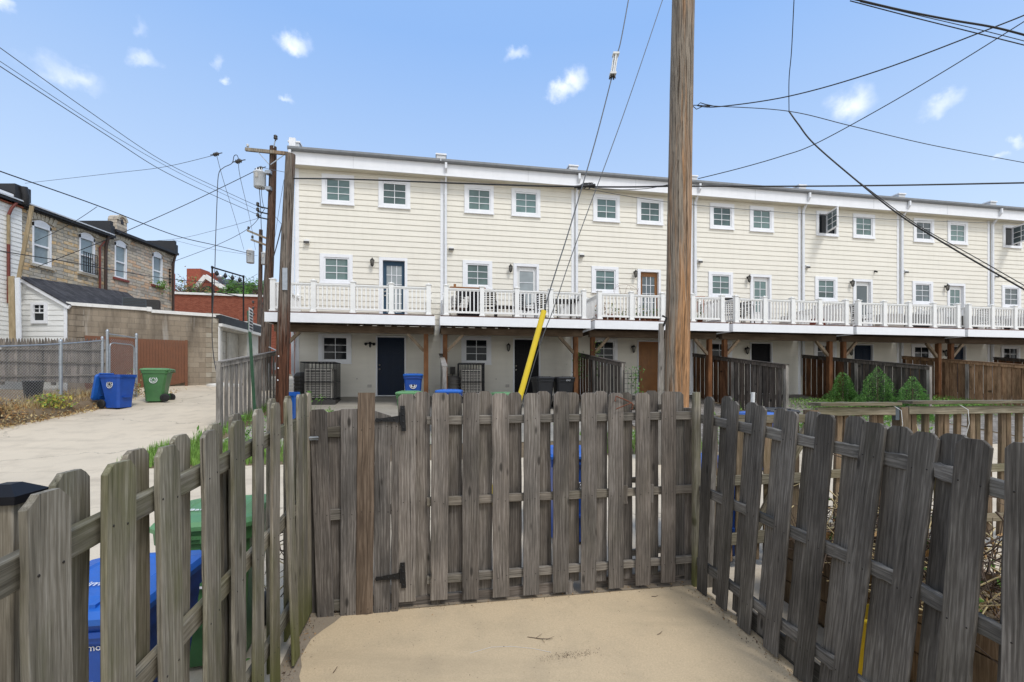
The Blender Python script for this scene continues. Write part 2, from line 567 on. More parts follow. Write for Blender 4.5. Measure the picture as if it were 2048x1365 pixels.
M['alley'] = m_concrete('alley_concrete', (.66, .565, .43), (.58, .50, .385), (.43, .365, .28), .5, .65, .4)
M['patio'] = m_concrete('patio_concrete', (.61, .475, .305), (.55, .44, .29), (.42, .34, .23), .0, .75, .6)
M['pad'] = m_concrete('pad_concrete', (.40, .37, .315), (.34, .315, .27), (.22, .2, .17), .4, .5, .4)
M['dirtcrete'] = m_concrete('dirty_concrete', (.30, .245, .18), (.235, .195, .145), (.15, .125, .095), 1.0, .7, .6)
M['soil'] = m_concrete('dry_soil', (.24, .175, .11), (.17, .13, .08), (.1, .08, .05), 0, .8, .7)
M['cobble'] = m_brick('pavers', [(.2, .18, .16), (.33, .3, .27), (.42, .39, .36)], (.12, .11, .09), .21, .105, .012, axis='XY', bump=.9)
M['block'] = m_brick('cinder_block', [(.27, .22, .165), (.33, .275, .21), (.39, .33, .26)], (.22, .185, .14), .40, .20, .008, bump=.5, stain=(.1, .083, .066), noise_scale=30)
M['quoin'] = m_brick('worn_white_quoin', [(.3, .26, .2), (.42, .38, .31), (.5, .46, .4)], (.25, .21, .16), .4, .2, .006, bump=.5, stain=(.14, .12, .1))
M['block_white'] = m_plain('white_painted_block', (.62, .6, .55), .7, 0, .15, 5, .3, .35)
M['formstone'] = m_brick('formstone', [(0.305, 0.275, 0.226), (0.512, 0.439, 0.317), (0.439, 0.409, 0.354), (0.683, 0.586, 0.439), (0.634, 0.427, 0.207), (0.378, 0.36, 0.317), (0.586, 0.5, 0.366)], (.27, .24, .2), .42, .135, .010, bump=1.0, var=1.0, offset=.37, noise_scale=5, warp=.06)
M['redstone'] = m_brick('formstone_pink', [(0.366, 0.317, 0.256), (0.549, 0.464, 0.354), (0.476, 0.439, 0.378), (0.683, 0.549, 0.415), (0.634, 0.403, 0.244), (0.415, 0.378, 0.329), (0.61, 0.525, 0.403)], (.28, .245, .21), .47, .14, .010, bump=1.0, var=1.0, offset=.43, noise_scale=5, warp=.06)
M['keystone'] = m_plain('pale_cast_stone', (.5, .45, .36), .85, 0, .22, 14, .5)
M['redbrick'] = m_brick('red_brick', [(.21, .052, .03), (.29, .085, .05), (.35, .12, .075)], (.27, .15, .105), .22, .075, .008, bump=.5)
M['redbrick_far'] = m_plain('far_brick', (.33, .085, .05), .9, 0, .25, 4)
M['sill_red'] = m_plain('red_sill', (.22, .05, .035), .7, 0, .2, 6)
M['coping'] = m_plain('white_coping', (.76, .75, .72), .6, 0, .1, 3, 0, .3)
M['membrane'] = m_plain('black_roofing', (.018, .018, .02), .55, 0, .35, 3, .3)
M['tar'] = m_plain('grey_roofing', (.12, .12, .125), .8, 0, .25, 3, .3)
M['shingle'] = m_brick('asphalt_shingle', [(.045, .045, .05), (.075, .075, .082), (.11, .11, .118)], (.03, .03, .033), .30, .14, .008, axis='XY', bump=.5)
M['farroof'] = m_plain('far_slate_roof', (.075, .08, .088), .8, 0, .2, 1.5)
M['rust_pipe'] = m_plain('rust_red_pipe', (.16, .035, .022), .6, 0, .25, 5, .2, .3)
M['brown_pipe'] = m_plain('brown_pipe', (.05, .028, .02), .55, 0, .25, 5, .2)
M['galv'] = m_plain('galvanised_steel', (.40, .43, .46), .42, .7, .2, 14)
M['wire_mesh'] = m_plain('chainlink_wire', (.33, .34, .35), .5, .5, .2, 10)
M['trafo'] = m_plain('transformer_grey', (.62, .64, .65), .45, 0, .1, 5, 0, .25)
M['insul'] = m_plain('insulator', (.05, .045, .04), .3, 0, .3, 10)
M['fibre'] = m_plain('white_insulator', (.7, .71, .7), .4, 0, .1, 8, 0, .3)
M['wire'] = m_plain('black_cable', (.012, .012, .013), .55, 0, .2, 10)
M['wire_grey'] = m_plain('grey_wire', (.06, .065, .07), .5, .2, .2, 10)
M['steel_wire'] = m_plain('galvanised_guy', (.09, .095, .1), .5, .4, .2, 10)
M['yellow'] = m_plain('yellow_plastic', (.72, .52, .012), .42, 0, .06, 4, 0, .1)
M['blue'] = m_plain('blue_bin_plastic', (.010, .072, .36), .42, 0, .16, 5, .2, .3)
M['blue_lid'] = m_plain('blue_lid_plastic', (.016, .12, .48), .40, 0, .14, 5, .2, .22)
M['green'] = m_plain('green_bin_plastic', (.055, .165, .055), .45, 0, .16, 5, .2, .3)
M['green_lid'] = m_plain('green_lid_plastic', (.10, .25, .10), .45, 0, .14, 5, .2, .25)
M['black_pl'] = m_plain('black_bin_plastic', (.014, .015, .018), .45, 0, .2, 5, .15, .1)
M['rubber'] = m_plain('black_rubber', (.012, .012, .012), .7, 0, .2, 10)
M['print'] = m_plain('white_print', (.75, .76, .78), .6, 0, .08, 10)
M['ink'] = m_plain('black_ink', (.03, .03, .035), .6, 0, .1, 10)
M['sign_green'] = m_plain('green_post_paint', (.03, .09, .045), .5, 0, .2, 8, .1, .3)
M['sign_face'] = m_plain('sign_enamel', (.7, .71, .7), .4, 0, .06, 8, 0, .15)
M['hvac'] = m_plain('condenser_louvres', (.5, .47, .42), .5, .2, .12, 6, 0, .2)
M['hvac_dark'] = m_plain('condenser_dark', (.06, .057, .054), .5, .2, .2, 6)
M['hvac_blue'] = m_plain('condenser_slate', (.08, .1, .115), .5, .2, .15, 6)
M['tank'] = m_plain('brown_grey_barrel', (.12, .11, .1), .6, 0, .15, 5, .1, .2)
M['cushion'] = m_plain('pale_fabric', (.68, .66, .61), .85, 0, .08, 10)
M['terracotta'] = m_plain('terracotta', (.36, .12, .055), .75, 0, .15, 10)
M['flower'] = m_plain('orange_bloom', (.75, .32, .02), .7, 0, .2, 30)
M['rust'] = m_plain('rusty_iron', (.16, .055, .028), .8, .2, .35, 40, .5)
M['leaf'] = m_leaf('leaf_green', (.055, .13, .022), (.12, .25, .045))
M['leaf_lime'] = m_leaf('leaf_lime', (.10, .20, .03), (.21, .36, .07))
M['shrub'] = m_leaf('shrub_green', (.042, .125, .026), (.09, .22, .048))
M['shrub2'] = m_leaf('shrub_green_tip', (.10, .24, .05), (.19, .36, .09))
M['grass'] = m_leaf('grass_green', (.075, .16, .025), (.17, .29, .06))
M['treeleaf'] = m_leaf('tree_green', (.045, .11, .022), (.09, .19, .045))
M['dry'] = m_leaf('dry_leaf', (.19, .10, .035), (.33, .2, .085), .8)
M['straw'] = m_leaf('straw', (.36, .27, .13), (.5, .4, .21), .8)
M['yellowbush'] = m_leaf('yellow_weed', (.26, .23, .035), (.42, .36, .07), .7)
M['twig'] = m_plain('twig_bark', (.09, .06, .04), .85, 0, .3, 20)
for k_ in ('navy', 'black', 'slate'):
    M[k_].node_tree.nodes['Principled BSDF'].inputs['Specular IOR Level'].default_value = .12
M['nail'] = m_plain('nail_head', (.025, .021, .018), .6, .4, .2, 30)
# ---------------------------------------------------------------- camera, light, sky
cam = bpy.data.cameras.new('camera')
cam.sensor_width = 36
cam.lens = 36 * FPX / 2048
cam.shift_y = (HOR - 682.5) / 2048
cam.clip_start = .05
cam.clip_end = 3000
co_ = bpy.data.objects.new('camera', cam)
COL.objects.link(co_)
co_.location = (0, 0, EYE)
co_.rotation_euler = (PI / 2, 0, 0)
SC.camera = co_

SUN_EL, SUN_AZ = math.radians(56), math.radians(142)      # azimuth clockwise from +Y
sun = bpy.data.lights.new('sun', 'SUN')
sun.energy = 1.5
sun.angle = math.radians(14)
sun.color = (1.0, .97, .925)
so = bpy.data.objects.new('sun', sun)
COL.objects.link(so)
sdir = Vector((math.sin(SUN_AZ) * math.cos(SUN_EL), math.cos(SUN_AZ) * math.cos(SUN_EL), math.sin(SUN_EL)))
so.rotation_euler = sdir.to_track_quat('Z', 'Y').to_euler()
so.location = (4, -6, 14)

wd = bpy.data.worlds.new('World')
SC.world = wd
wd.use_nodes = True
wt = wd.node_tree
for n_ in list(wt.nodes):
    wt.nodes.remove(n_)


def wn(typ, ins=None, **pr):
    nd = wt.nodes.new('ShaderNode' + typ)
    for k, v in pr.items():
        setattr(nd, k, v)
    for k, v in (ins or {}).items():
        if isinstance(v, bpy.types.NodeSocket):
            wt.links.new(v, nd.inputs[k])
        else:
            nd.inputs[k].default_value = v
    return nd


sky = wn('TexSky', sky_type='NISHITA')
sky.sun_disc = False
sky.sun_elevation = SUN_EL
sky.sun_rotation = SUN_AZ
sky.air_density = 1.0
sky.dust_density = .9
sky.ozone_density = 1.6
SKY_K = .15
dirn = wn('TexCoord').outputs['Generated']
nrm = wn('VectorMath', {0: dirn}, operation='NORMALIZE').outputs[0]
nz1 = wn('TexNoise', {'Vector': nrm, 'Scale': 26.0, 'Detail': 5, 'Roughness': .6}).outputs
disp = wn('VectorMath', {0: wn('VectorMath', {0: nz1['Color'], 1: (.5, .5, .5)}, operation='SUBTRACT').outputs[0], 'Scale': .05}, operation='SCALE').outputs[0]
pd = wn('VectorMath', {0: nrm, 1: disp}, operation='ADD').outputs[0]
tot = None
# small fair-weather clouds: photo place of each, half width and half height in photo pixels, strength
CL = [(130, 148, 62, 20, .5), (165, 155, 26, 20, .55), (288, 120, 24, 14, .6), (590, 86, 27, 18, .95), (575, 198, 13, 7, .45), (450, 157, 9, 7, .6),
      (432, 118, 10, 12, .4), (1033, 115, 26, 11, .6), (1128, 180, 34, 15, .95), (1152, 162, 24, 20, .95), (1700, 208, 36, 28, .95), (1880, 207, 32, 17, .6), (5, 5, 22, 16, .8), (2032, 292, 12, 9, .5), (1996, 322, 10, 7, .4), (285, 60, 14, 14, .25)]
for (px, py, hw, hh, k) in CL:
    c = at(px, py, 1.0) - Vector((0, 0, EYE))
    L = c.length
    c.normalize()
    rx = Vector((c.y, -c.x, 0)).normalized()
    ry = rx.cross(c)
    dl = wn('VectorMath', {0: pd, 1: tuple(c)}, operation='SUBTRACT').outputs[0]
    a = wn('VectorMath', {0: dl, 1: tuple(rx / (hw * .9 / FPX / L))}, operation='DOT_PRODUCT').outputs['Value']
    b = wn('VectorMath', {0: dl, 1: tuple(ry / (hh / FPX / L))}, operation='DOT_PRODUCT').outputs['Value']
    e = wn('VectorMath', {0: wn('CombineXYZ', {0: a, 1: b, 2: 0.0}).outputs[0]}, operation='LENGTH').outputs['Value']
    mrn = wn('MapRange', {'Value': e, 'From Min': 1.45, 'From Max': .0, 'To Min': 0.0, 'To Max': k * .68})
    mrn.interpolation_type = 'SMOOTHSTEP'
    front = wn('Math', {0: wn('VectorMath', {0: nrm, 1: tuple(c)}, operation='DOT_PRODUCT').outputs['Value'], 1: .5}, operation='GREATER_THAN').outputs[0]
    v = wn('Math', {0: mrn.outputs[0], 1: front}, operation='MULTIPLY').outputs[0]
    tot = v if tot is None else wn('Math', {0: tot, 1: v}, operation='MAXIMUM').outputs[0]
det = wn('MapRange', {'Value': nz1['Fac'], 'From Min': .25, 'From Max': .7, 'To Min': .35, 'To Max': 1.0}).outputs[0]
cm_ = wn('Math', {0: tot, 1: det}, operation='MULTIPLY').outputs[0]
cm_.node.use_clamp = True
# thin bright haze: stronger towards the horizon
zc = wn('SeparateXYZ', {0: nrm}).outputs[2]
hz = wn('MapRange', {'Value': zc, 'From Min': .02, 'From Max': .60})
hzc = wn('Mix', {0: hz.outputs[0], 6: (4.25, 4.85, 5.3, 1), 7: (1.65, 2.85, 5.15, 1)}, data_type='RGBA')
m0 = wn('Mix', {0: .8, 6: sky.outputs[0], 7: hzc.outputs[2]}, data_type='RGBA')
# unseen bright cloud, added overhead and behind the viewer to light the house fronts
yc = wn('SeparateXYZ', {0: nrm}).outputs[1]
beh = wn('MapRange', {'Value': yc, 'From Min': .45, 'From Max': -.5, 'To Min': 0.0, 'To Max': .85})
beh.interpolation_type = 'SMOOTHSTEP'
cn = wn('TexNoise', {'Vector': nrm, 'Scale': 3.2, 'Detail': 7, 'Roughness': .6}).outputs['Fac']
cnm = wn('MapRange', {'Value': cn, 'From Min': .36, 'From Max': .60, 'To Min': .25, 'To Max': 1.0}).outputs[0]
bcn = wn('Math', {0: beh.outputs[0], 1: cnm}, operation='MULTIPLY').outputs[0]
m1 = wn('Mix', {0: bcn, 6: m0.outputs[2], 7: (6.6, 6.5, 6.35, 1)}, data_type='RGBA')
m2 = wn('Mix', {0: cm_, 6: m1.outputs[2], 7: (8.2, 8.0, 8.2, 1)}, data_type='RGBA')
bg = wn('Background', {'Color': m2.outputs[2], 'Strength': SKY_K})
wo = wn('OutputWorld', {'Surface': bg.outputs[0]})
SC.view_settings.view_transform = 'Standard'
SC.view_settings.look = 'None'
SC.view_settings.exposure = .42
SC.cycles.max_bounces = 6
SC.cycles.diffuse_bounces = 3
SC.cycles.caustics_reflective = False
SC.cycles.caustics_refractive = False
SC.cycles.use_denoising = True


# ---------------------------------------------------------------- ground sheets
def sheet(name, d0, d1, lo0, hi0, lo1, hi1, lift, mat, nu=4, kind='structure', rows=None):
    ds = sorted({d0, d1} | {a for a, _ in HP if d0 < a < d1} | set(rows or []))
    mb = MB()
    vs, fs = [], []
    for d in ds:
        k = (d - d0) / (d1 - d0)
        a, b = lo0 + (lo1 - lo0) * k, hi0 + (hi1 - hi0) * k
        for i in range(nu + 1):
            vs.append(sd(a + (b - a) * i / nu, d, lift))
    n = nu + 1
    for r in range(len(ds) - 1):
        for i in range(nu):
            fs.append((r * n + i, r * n + i + 1, r * n + n + i + 1, r * n + n + i))
    mb.add(vs, fs)
    o = mb.build(name, mat)
    if kind:
        o['kind'] = kind
    return o


def su(u):            # along-row coordinate used by sheet()
    return u - 4.54


sheet('ground', -60, 900, -900, 900, -900, 900, -.012, M['soil'], 12)
sheet('alley_road', -6, 8.7, su(-7.5), 60, su(-7.5), 60, .0, M['alley'], 8)
# side alley, running straight away from us on the left
sheet('side_alley', 8.7, 30, su(-5.6), su(-.36), su(-9.0), su(-.36), .001, M['alley'], 4)
# small yard inside the fences
sheet('patio', -2.5, 3.93, -1.02, 2.47, -1.02, 2.47, .006, M['patio'], 4)
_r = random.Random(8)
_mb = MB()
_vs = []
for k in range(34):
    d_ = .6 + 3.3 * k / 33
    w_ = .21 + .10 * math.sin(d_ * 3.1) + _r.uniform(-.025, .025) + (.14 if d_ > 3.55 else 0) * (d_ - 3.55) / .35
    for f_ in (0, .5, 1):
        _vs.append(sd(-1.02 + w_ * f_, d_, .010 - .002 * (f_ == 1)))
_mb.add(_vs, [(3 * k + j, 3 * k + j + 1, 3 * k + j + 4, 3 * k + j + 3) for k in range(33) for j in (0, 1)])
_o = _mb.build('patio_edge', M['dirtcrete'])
_o['kind'] = 'structure'
sheet('dirt_shade_strip', 3.90, 4.30, -1.02, 2.47, -1.02, 2.47, .012, M['dirtcrete'], 4)  # dirt at the fence foot, coloured dark for the alley's shade too
# hard standings in front of each house
for i in range(7):
    sheet('parking_pad', 9.9 if i < 2 else 8.7, 16.40, su(W * i + .12), su(W * i + 4.74), su(W * i + .12), su(W * i + 4.74), .004, M['pad'] if i in (0, 1) else M['cobble'], 3)
sheet('pad_joint', 12.55, 12.60, su(.12), su(9.6), su(.12), su(9.6), .008, M['dirtcrete'], 2)


# ---------------------------------------------------------------- the row of houses
ZB = 1.40


def lap(mb, x0, x1, z0, z1, opens, exp=.195, back=False, mi=0):
    """overlapping boards with the openings left out; local y grows into the house"""
    zr = [z0 + exp * k for k in range(int((z1 - z0) / exp) + 2)]
    cuts = sorted({z0, z1} | {z for z in zr if z0 < z < z1} | {z for o in opens for z in o[2:] if z0 < z < z1})
    for za, zb in zip(cuts, cuts[1:]):
        if zb - za < 1e-4:
            continue
        zm = (za + zb) / 2
        k = int((zm - z0) / exp)
        f0, f1 = (za - z0 - k * exp) / exp, (zb - z0 - k * exp) / exp
        ya, yb = -.022 + .018 * f0, -.022 + .018 * f1
        xs = [(x0, x1)]
        for (a, b, c, d) in opens:
            if c < zm < d:
                nx = []
                for (p, q) in xs:
                    if b <= p or a >= q:
                        nx.append((p, q))
                        continue
                    if a > p:
                        nx.append((p, a))
                    if b < q:
                        nx.append((b, q))
                xs = nx
        for p, q in xs:
            mb.add([(p, ya, za), (q, ya, za), (q, yb, zb), (p, yb, zb)], [(0, 1, 2, 3)], mi)
            if f0 < 1e-3:
                mb.add([(p, ya, za), (q, ya, za), (q, 0.0, za), (p, 0.0, za)], [(3, 2, 1, 0)], mi)


def ring(mb, x0, x1, z0, z1, X0, X1, Z0, Z1, ya, yb, mi=0):
    """a frame: outer x0..x1, z0..z1, hole X0..X1, Z0..Z1"""
    mb.bx(x0, X0, ya, yb, z0, z1, mi)
    mb.bx(X1, x1, ya, yb, z0, z1, mi)
    mb.bx(X0, X1, ya, yb, z0, Z0, mi)
    mb.bx(X0, X1, ya, yb, Z1, z1, mi)


_wm = {}


def window(h, x0, x1, z0, z1, gx0, gx1, gz0, gz1, pane, opened=False, label=None):
    cx, cz = x0, z0
    key = tuple(round(a, 3) for a in (x1 - x0, z1 - z0, gx0 - x0, gx1 - x0, gz0 - z0, gz1 - z0))
    if key not in _wm:
        w, hh, a, b, c, d = key
        e = .05
        mb = MB()
        ring(mb, 0, w, 0, hh, a - e, b + e, c - e, d + e, -.05, .06)
        mb.bx(-.02, w + .02, -.07, -.052, -.0, .035)
        s = MB()
        ring(s, a - e, b + e, c - e, d + e, a, b, c, d, -.028, .02)
        m = (a + b) / 2
        s.bx(m - .010, m + .010, -.008, .004, c, d)
        for k in (1, 2):
            zz = c + (d - c) * k / 3
            s.bx(a, b, -.0095, .003, zz - .010, zz + .010)
        g = MB()
        g.bx(a - .004, b + .004, .005, .012, c - .004, d + .004)
        _wm[key] = (mb.mesh('window', M['trim']), s, g)
    cas, s, g = _wm[key]
    wo_ = inst('window', cas, h, (x0, 0, z0), label=label)
    w, hh, a, b, c, d = key
    if opened:
        # the sash swings out on its right side
        rot = Matrix.Rotation(math.radians(-108), 3, 'Z')
        px = a - .05
        hx = a + .34 * (b - a)
        for nm, src, mt in (('sash', s, M['trim']), ('pane', g, M['glass_grey'])):
            k = MB()
            k.v = [tuple(rot @ Vector((x - px, y + .028, z)) + Vector((hx, -.075, 0))) for x, y, z in src.v]
            k.f, k.mi, k.sm = src.f, src.mi, src.sm
            k.build(nm, mt, wo_, True)
        k = MB()
        k.bx(a - .05, b + .05, .045, .055, c - .05, d + .05)
        k.build('insect_screen', M['glass_dark'], wo_, True)
    else:
        if ('s', key) not in _wm:
            _wm['s', key] = s.mesh('sash', M['trim'])
        inst('sash', _wm['s', key], wo_)
        if ('g', key, pane) not in _wm:
            _wm['g', key, pane] = g.mesh('pane', M[pane])
        inst('pane', _wm['g', key, pane], wo_)


def door(h, x0, x1, z0, z1, lx0, lx1, lz1, mat, glass=None, grid=None, panels=0, case='trim', hand='L', label=None, rec=.05):
    mb = MB()
    mb.bx(lx0 + .002, lx1 - .002, rec, rec + .045, z0 + .03, lz1 - .002)
    if panels:
        w = lx1 - lx0
        for cx in (.29, .71):
            for a, b in ((.07, .32), (.37, .68), (.73, .93)):
                zc0, zc1 = z0 + (lz1 - z0) * a, z0 + (lz1 - z0) * b
                xa, xb = lx0 + w * (cx - .16), lx0 + w * (cx + .16)
                ring(mb, xa, xb, zc0, zc1, xa + .018, xb - .018, zc0 + .018, zc1 - .018, rec - .008, rec - .0005)
                mb.bx(xa + .045, xb - .045, rec - .006, rec - .0005, zc0 + .045, zc1 - .045)
    if glass:
        ga, gb, gc, gd = glass
        ring(mb, ga - .03, gb + .03, gc - .03, gd + .03, ga, gb, gc, gd, rec - .02, rec - .0005)
    o = mb.build('door', M[mat], h, True, label)
    c = MB()
    c.bx(x0, lx0, -.045, .11, z0, z1)
    c.bx(lx1, x1, -.045, .11, z0, z1)
    c.bx(lx0, lx1, -.045, .11, lz1, z1)
    c.build('casing', M[case], o, True)
    t = MB()
    t.bx(lx0, lx1, -.03, .11, z0, z0 + .03)
    t.build('threshold', M['alu'], o, True)
    if glass:
        ga, gb, gc, gd = glass
        g = MB()
        g.bx(ga, gb, rec - .006, rec - .002, gc, gd)
        g.build('pane', M[grid[2] if grid else 'glass_grey'], o, True)
        if grid and grid[0]:
            b = MB()
            for k in range(1, grid[0]):
                x = ga + (gb - ga) * k / grid[0]
                b.bx(x - .010, x + .010, rec - .016, rec - .007, gc, gd)
            for k in range(1, grid[1]):
                z = gc + (gd - gc) * k / grid[1]
                b.bx(ga, gb, rec - .0175, rec - .0075, z - .010, z + .010)
            b.build('glazing_bars', M['trim'], o, True)
    kx = lx0 + .07 if hand == 'L' else lx1 - .07
    kz = z0 + (lz1 - z0) * .46
    k = MB()
    for dz in (0, .14):
        k.lathe([(.0, .065), (.026, .06), (.03, .045), (.016, .03), (.016, .015), (.032, .008), (.032, 0)], (kx, rec - .001, kz + dz), 12, 0, (0, -1, 0))
    k.build('handle', M['brass'], o, True)
    return o


_lm = {}


def lantern(h, x, z, style=0):
    if style not in _lm:
        b, g = MB(), MB()
        if style == 0:         # tapered carriage lantern
            b.lathe([(.0, -.008), (.045, -.008), (.05, 0), (.0, .012)], (0, -.022, .0), 12, 0, (0, -1, 0))
            b.tube([(0, -.02, 0), (0, -.07, .03), (0, -.11, .03), (0, -.13, -.01)], .009, 6)
            b.lathe([(.0, .06), (.012, .05), (.02, .03), (.075, -.03), (.078, -.04), (.0, -.04)], (0, -.13, .03), 8)
            for k in range(6):
                a = 2 * PI * k / 6
                b.beam((.068 * math.cos(a), -.13 + .068 * math.sin(a), -.01), (.042 * math.cos(a), -.13 + .042 * math.sin(a), -.19), .012, .012)
            b.lathe([(.0, -.24), (.012, -.225), (.03, -.205), (.05, -.19), (.0, -.188)], (0, -.13, 0), 8)
            g.lathe([(.062, -.012), (.037, -.186), (.0, -.186)], (0, -.13, 0), 8)
        else:                  # twin floodlight
            b.lathe([(.0, 0), (.055, 0), (.055, .03), (.0, .032)], (0, -.02, 0), 12, 0, (0, -1, 0))
            for sx in (-1, 1):
                b.tube([(sx * .03, -.04, 0), (sx * .09, -.08, -.01)], .014, 6)
                b.lathe([(.0, 0), (.03, .0), (.055, .1), (.05, .1), (.0, .09)], (sx * .09, -.07, -.005), 10, 0, (sx * .5, -.8, -.3))
            b.bx(-.03, .03, -.09, -.04, -.13, -.04)
            g.lathe([(.0, 0), (.02, -.01), (.0, -.03)], (0, -.065, -.14), 8)
        _lm[style] = (b.mesh('lantern', M['iron']), g.mesh('lamp_glass', M['lampglass']))
    a = inst('wall_lantern', _lm[style][0], h, (x, 0, z))
    inst('lamp_glass', _lm[style][1], a)


HOUSES = [
    dict(lab='leftmost cream townhouse of the row, with slate blue glazed door and navy basement door', d='slate', grid=(3, 5, 'glass_curtain'), b='navy', pn=0, w2=2.70),
    dict(lab='cream townhouse second from the left, white door with curtained pane and black basement door', d='vinyl', grid=(1, 3, 'glass_curtain'), b='black', pn=0, w2=2.55),
    dict(lab='cream townhouse with an orange-brown glazed door and orange-brown panelled basement door', d='orange', grid=(3, 5, 'glass_grey'), b='orange', pn=1, w2=2.60),
    dict(lab='cream townhouse just right of the big pole, white glazed door and open black basement doorway', d='vinyl', grid=(2, 4, 'glass_teal'), b='black', pn=0, w2=2.60),
    dict(lab='cream townhouse with upper window swung open, shrubs at its fence', d='vinyl', grid=(1, 1, 'glass_grey'), b='navy', pn=0, w2=2.61, op=1),
    dict(lab='cream townhouse sixth from the left, two closed upper windows and white two-pane door', d='vinyl', grid=(2, 4, 'glass_teal'), b='navy', pn=0, w2=2.63),
    dict(lab='cream townhouse cut off by the right edge, open casement upstairs', d='vinyl', grid=(2, 4, 'glass_teal'), b='black', pn=0, w2=2.63, op=1),
]
for i, hs in enumerate(HOUSES):
    base = fr(W * i, 0, ZB)
    h = thing('townhouse', hs['lab'], 'house', base, TH, 'cream townhouses in the row')
    zl = lambda z: z - ZB
    w2 = hs['w2']
    wins = [(.83, 1.89, 7.98, 9.02, 1.00, 1.73, 8.15, 8.84, ['glass_teal', 'glass_teal', 'glass_teal', 'glass_teal', 'glass_teal', 'glass_grey', 'glass_grey'][i], bool(hs.get('op'))),
            (w2, w2 + 1.08, 7.98, 9.02, w2 + .17, w2 + .91, 8.15, 8.84, 'glass_teal', False),
            (.77, 1.84, 5.27, 6.29, .95, 1.67, 5.43, 6.13, 'glass_teal' if i not in (5, 6) else 'glass_grey', False),
            (.72, 1.80, 2.53, 3.56, .90, 1.63, 2.69, 3.42, 'glass_dark', False)]
    opens = [(a[0] + .03, a[1] - .03, zl(a[2]) + .03, zl(a[3]) - .03) for a in wins]
    dx = 2.72 if i == 0 else 2.62
    opens.append((dx + .04, dx + .92, zl(3.9), zl(6.22)))
    opens.append((2.62, 3.62, 0, zl(3.50)))
    mb = MB()
    lap(mb, .10, W, 0, zl(9.16), opens)
    D = 9.5
    mb.add([(0, 0, 0), (0, D, 0), (0, D, zl(9.5)), (0, 0, zl(9.5))], [(0, 3, 2, 1)])
    mb.add([(W, .02, 0), (W, D, 0), (W, D, zl(9.5)), (W, .02, zl(9.5))], [(0, 1, 2, 3)])
    mb.add([(0, D, 0), (W, D, 0), (W, D, zl(9.5)), (0, D, zl(9.5))], [(3, 2, 1, 0)])
    mb.add([(0, .13, 0), (W, .13, 0), (W, .13, zl(9.5)), (0, .13, zl(9.5))], [(0, 1, 2, 3)], 1)
    mb.build('wall', [M['siding'], M['glass_dark']], h, True)
    mb = MB()
    mb.bx(-.02, .10, -.028, .02, 0, zl(9.14))
    if i == 0:
        mb.bx(-.028, -.021, -.028, .1, 0, zl(9.14))
    mb.build('corner_board', M['trim'], h, True)
    mb = MB()
    xa, xb = (-.12 if i == 0 else .0), W
    mb.bx(xa, xb, -.33, -.30, zl(9.13), zl(9.57))
    jx = [1.9, 3.1, 2.4, 2.6, 3.3, 2.2, 2.9][i]
    mb.bx(jx, jx + .012, -.3345, -.3305, zl(9.135), zl(9.565), 1)
    mb.bx(xa, xb, -.345, -.331, zl(9.13), zl(9.15))
    mb.build('fascia', [M['trim'], M['alu']], h, True)
    mb = MB()
    mb.bx(xa, xb, -.30, -.001, zl(9.135), zl(9.15))
    for k in range(24):
        x = xa + (xb - xa) * (k + .5) / 24
        mb.bx(x - .045, x + .045, -.285, -.03, zl(9.131), zl(9.1348), 0)
    mb.build('soffit', [M['soffit'], M['trim']], h, True)
    mb = MB()
    gp = [(-.335, 9.55), (-.43, 9.56), (-.455, 9.60), (-.455, 9.67), (-.435, 9.67), (-.33, 9.66)]
    mb.prism([(xa - .03 if i == 0 else xa, y, zl(z)) for y, z in gp], (xb - xa, 0, 0))
    mb.build('gutter', M['gutter'], h, True)
    mb = MB()
    mb.add([(xa, -.32, zl(9.64)), (xb, -.32, zl(9.64)), (xb, D, zl(10.0)), (xa, D, zl(10.0)), (xa, -.30, zl(9.15)), (xb, -.30, zl(9.15)), (xb, D, zl(9.4)), (xa, D, zl(9.4))],
           [(0, 1, 2, 3), (7, 6, 5, 4), (0, 3, 7, 4), (1, 5, 6, 2), (3, 2, 6, 7)])
    mb.build('roof', M['tar'], h, True)
    mb = MB()
    mb.bx(-.16, .16, -.22, 6, zl(9.675), zl(9.90), 0)
    mb.bx(-.19, .19, -.25, 6.05, zl(9.90), zl(9.95), 1)
    if i == 0:
        mb.bx(-.14, .06, -.30, -.22, zl(9.72), zl(10.02), 1)
    mb.build('party_wall', [M['alu'], M['trim']], h, True)
    mb = MB()
    xs = .165 if i else -.08
    ys = -.085
    mb.bx(xs - .04, xs + .04, -.44, -.36, zl(9.36), zl(9.56))
    mb.beam((xs, -.40, zl(9.38)), (xs, ys, zl(8.96)), .075, .075, 0, Vector((0, 1, 0)))
    zl0 = zl(2.2)
    mb.bx(xs - .045, xs + .045, ys - .033, ys + .033, zl0, zl(8.99))
    mb.beam((xs, ys, zl0 + .03), (xs + .10, ys - .10, zl0 - .18), .075, .075, 0, Vector((0, 1, 0)))
    mb.bx(xs + .065, xs + .135, ys - .135, ys - .065, .02, zl0 - .16)
    for z in (3.2, 5.0, 6.8, 8.6):
        mb.bx(xs - .055, xs + .055, ys - .0345, -.03, zl(z), zl(z) + .025)
    mb.build('downspout', M['spout'], h, True)
    for (a, b, c, d, ga, gb, gc, gd, pn, op) in wins:
        window(h, a, b, zl(c), zl(d), ga, gb, zl(gc), zl(gd), pn, op, 'upper casement swung open' if op else None)
    door(h, dx, dx + .96, zl(3.9), zl(6.26), dx + .12, dx + .87, zl(6.16), hs['d'], (dx + .24, dx + .76, zl(4.35 if hs['grid'][0] > 1 and hs['d'] != 'vinyl' else 4.75), zl(6.0)), hs['grid'], 0, 'trim', 'L', None, .06 if hs['d'] == 'vinyl' else .09)
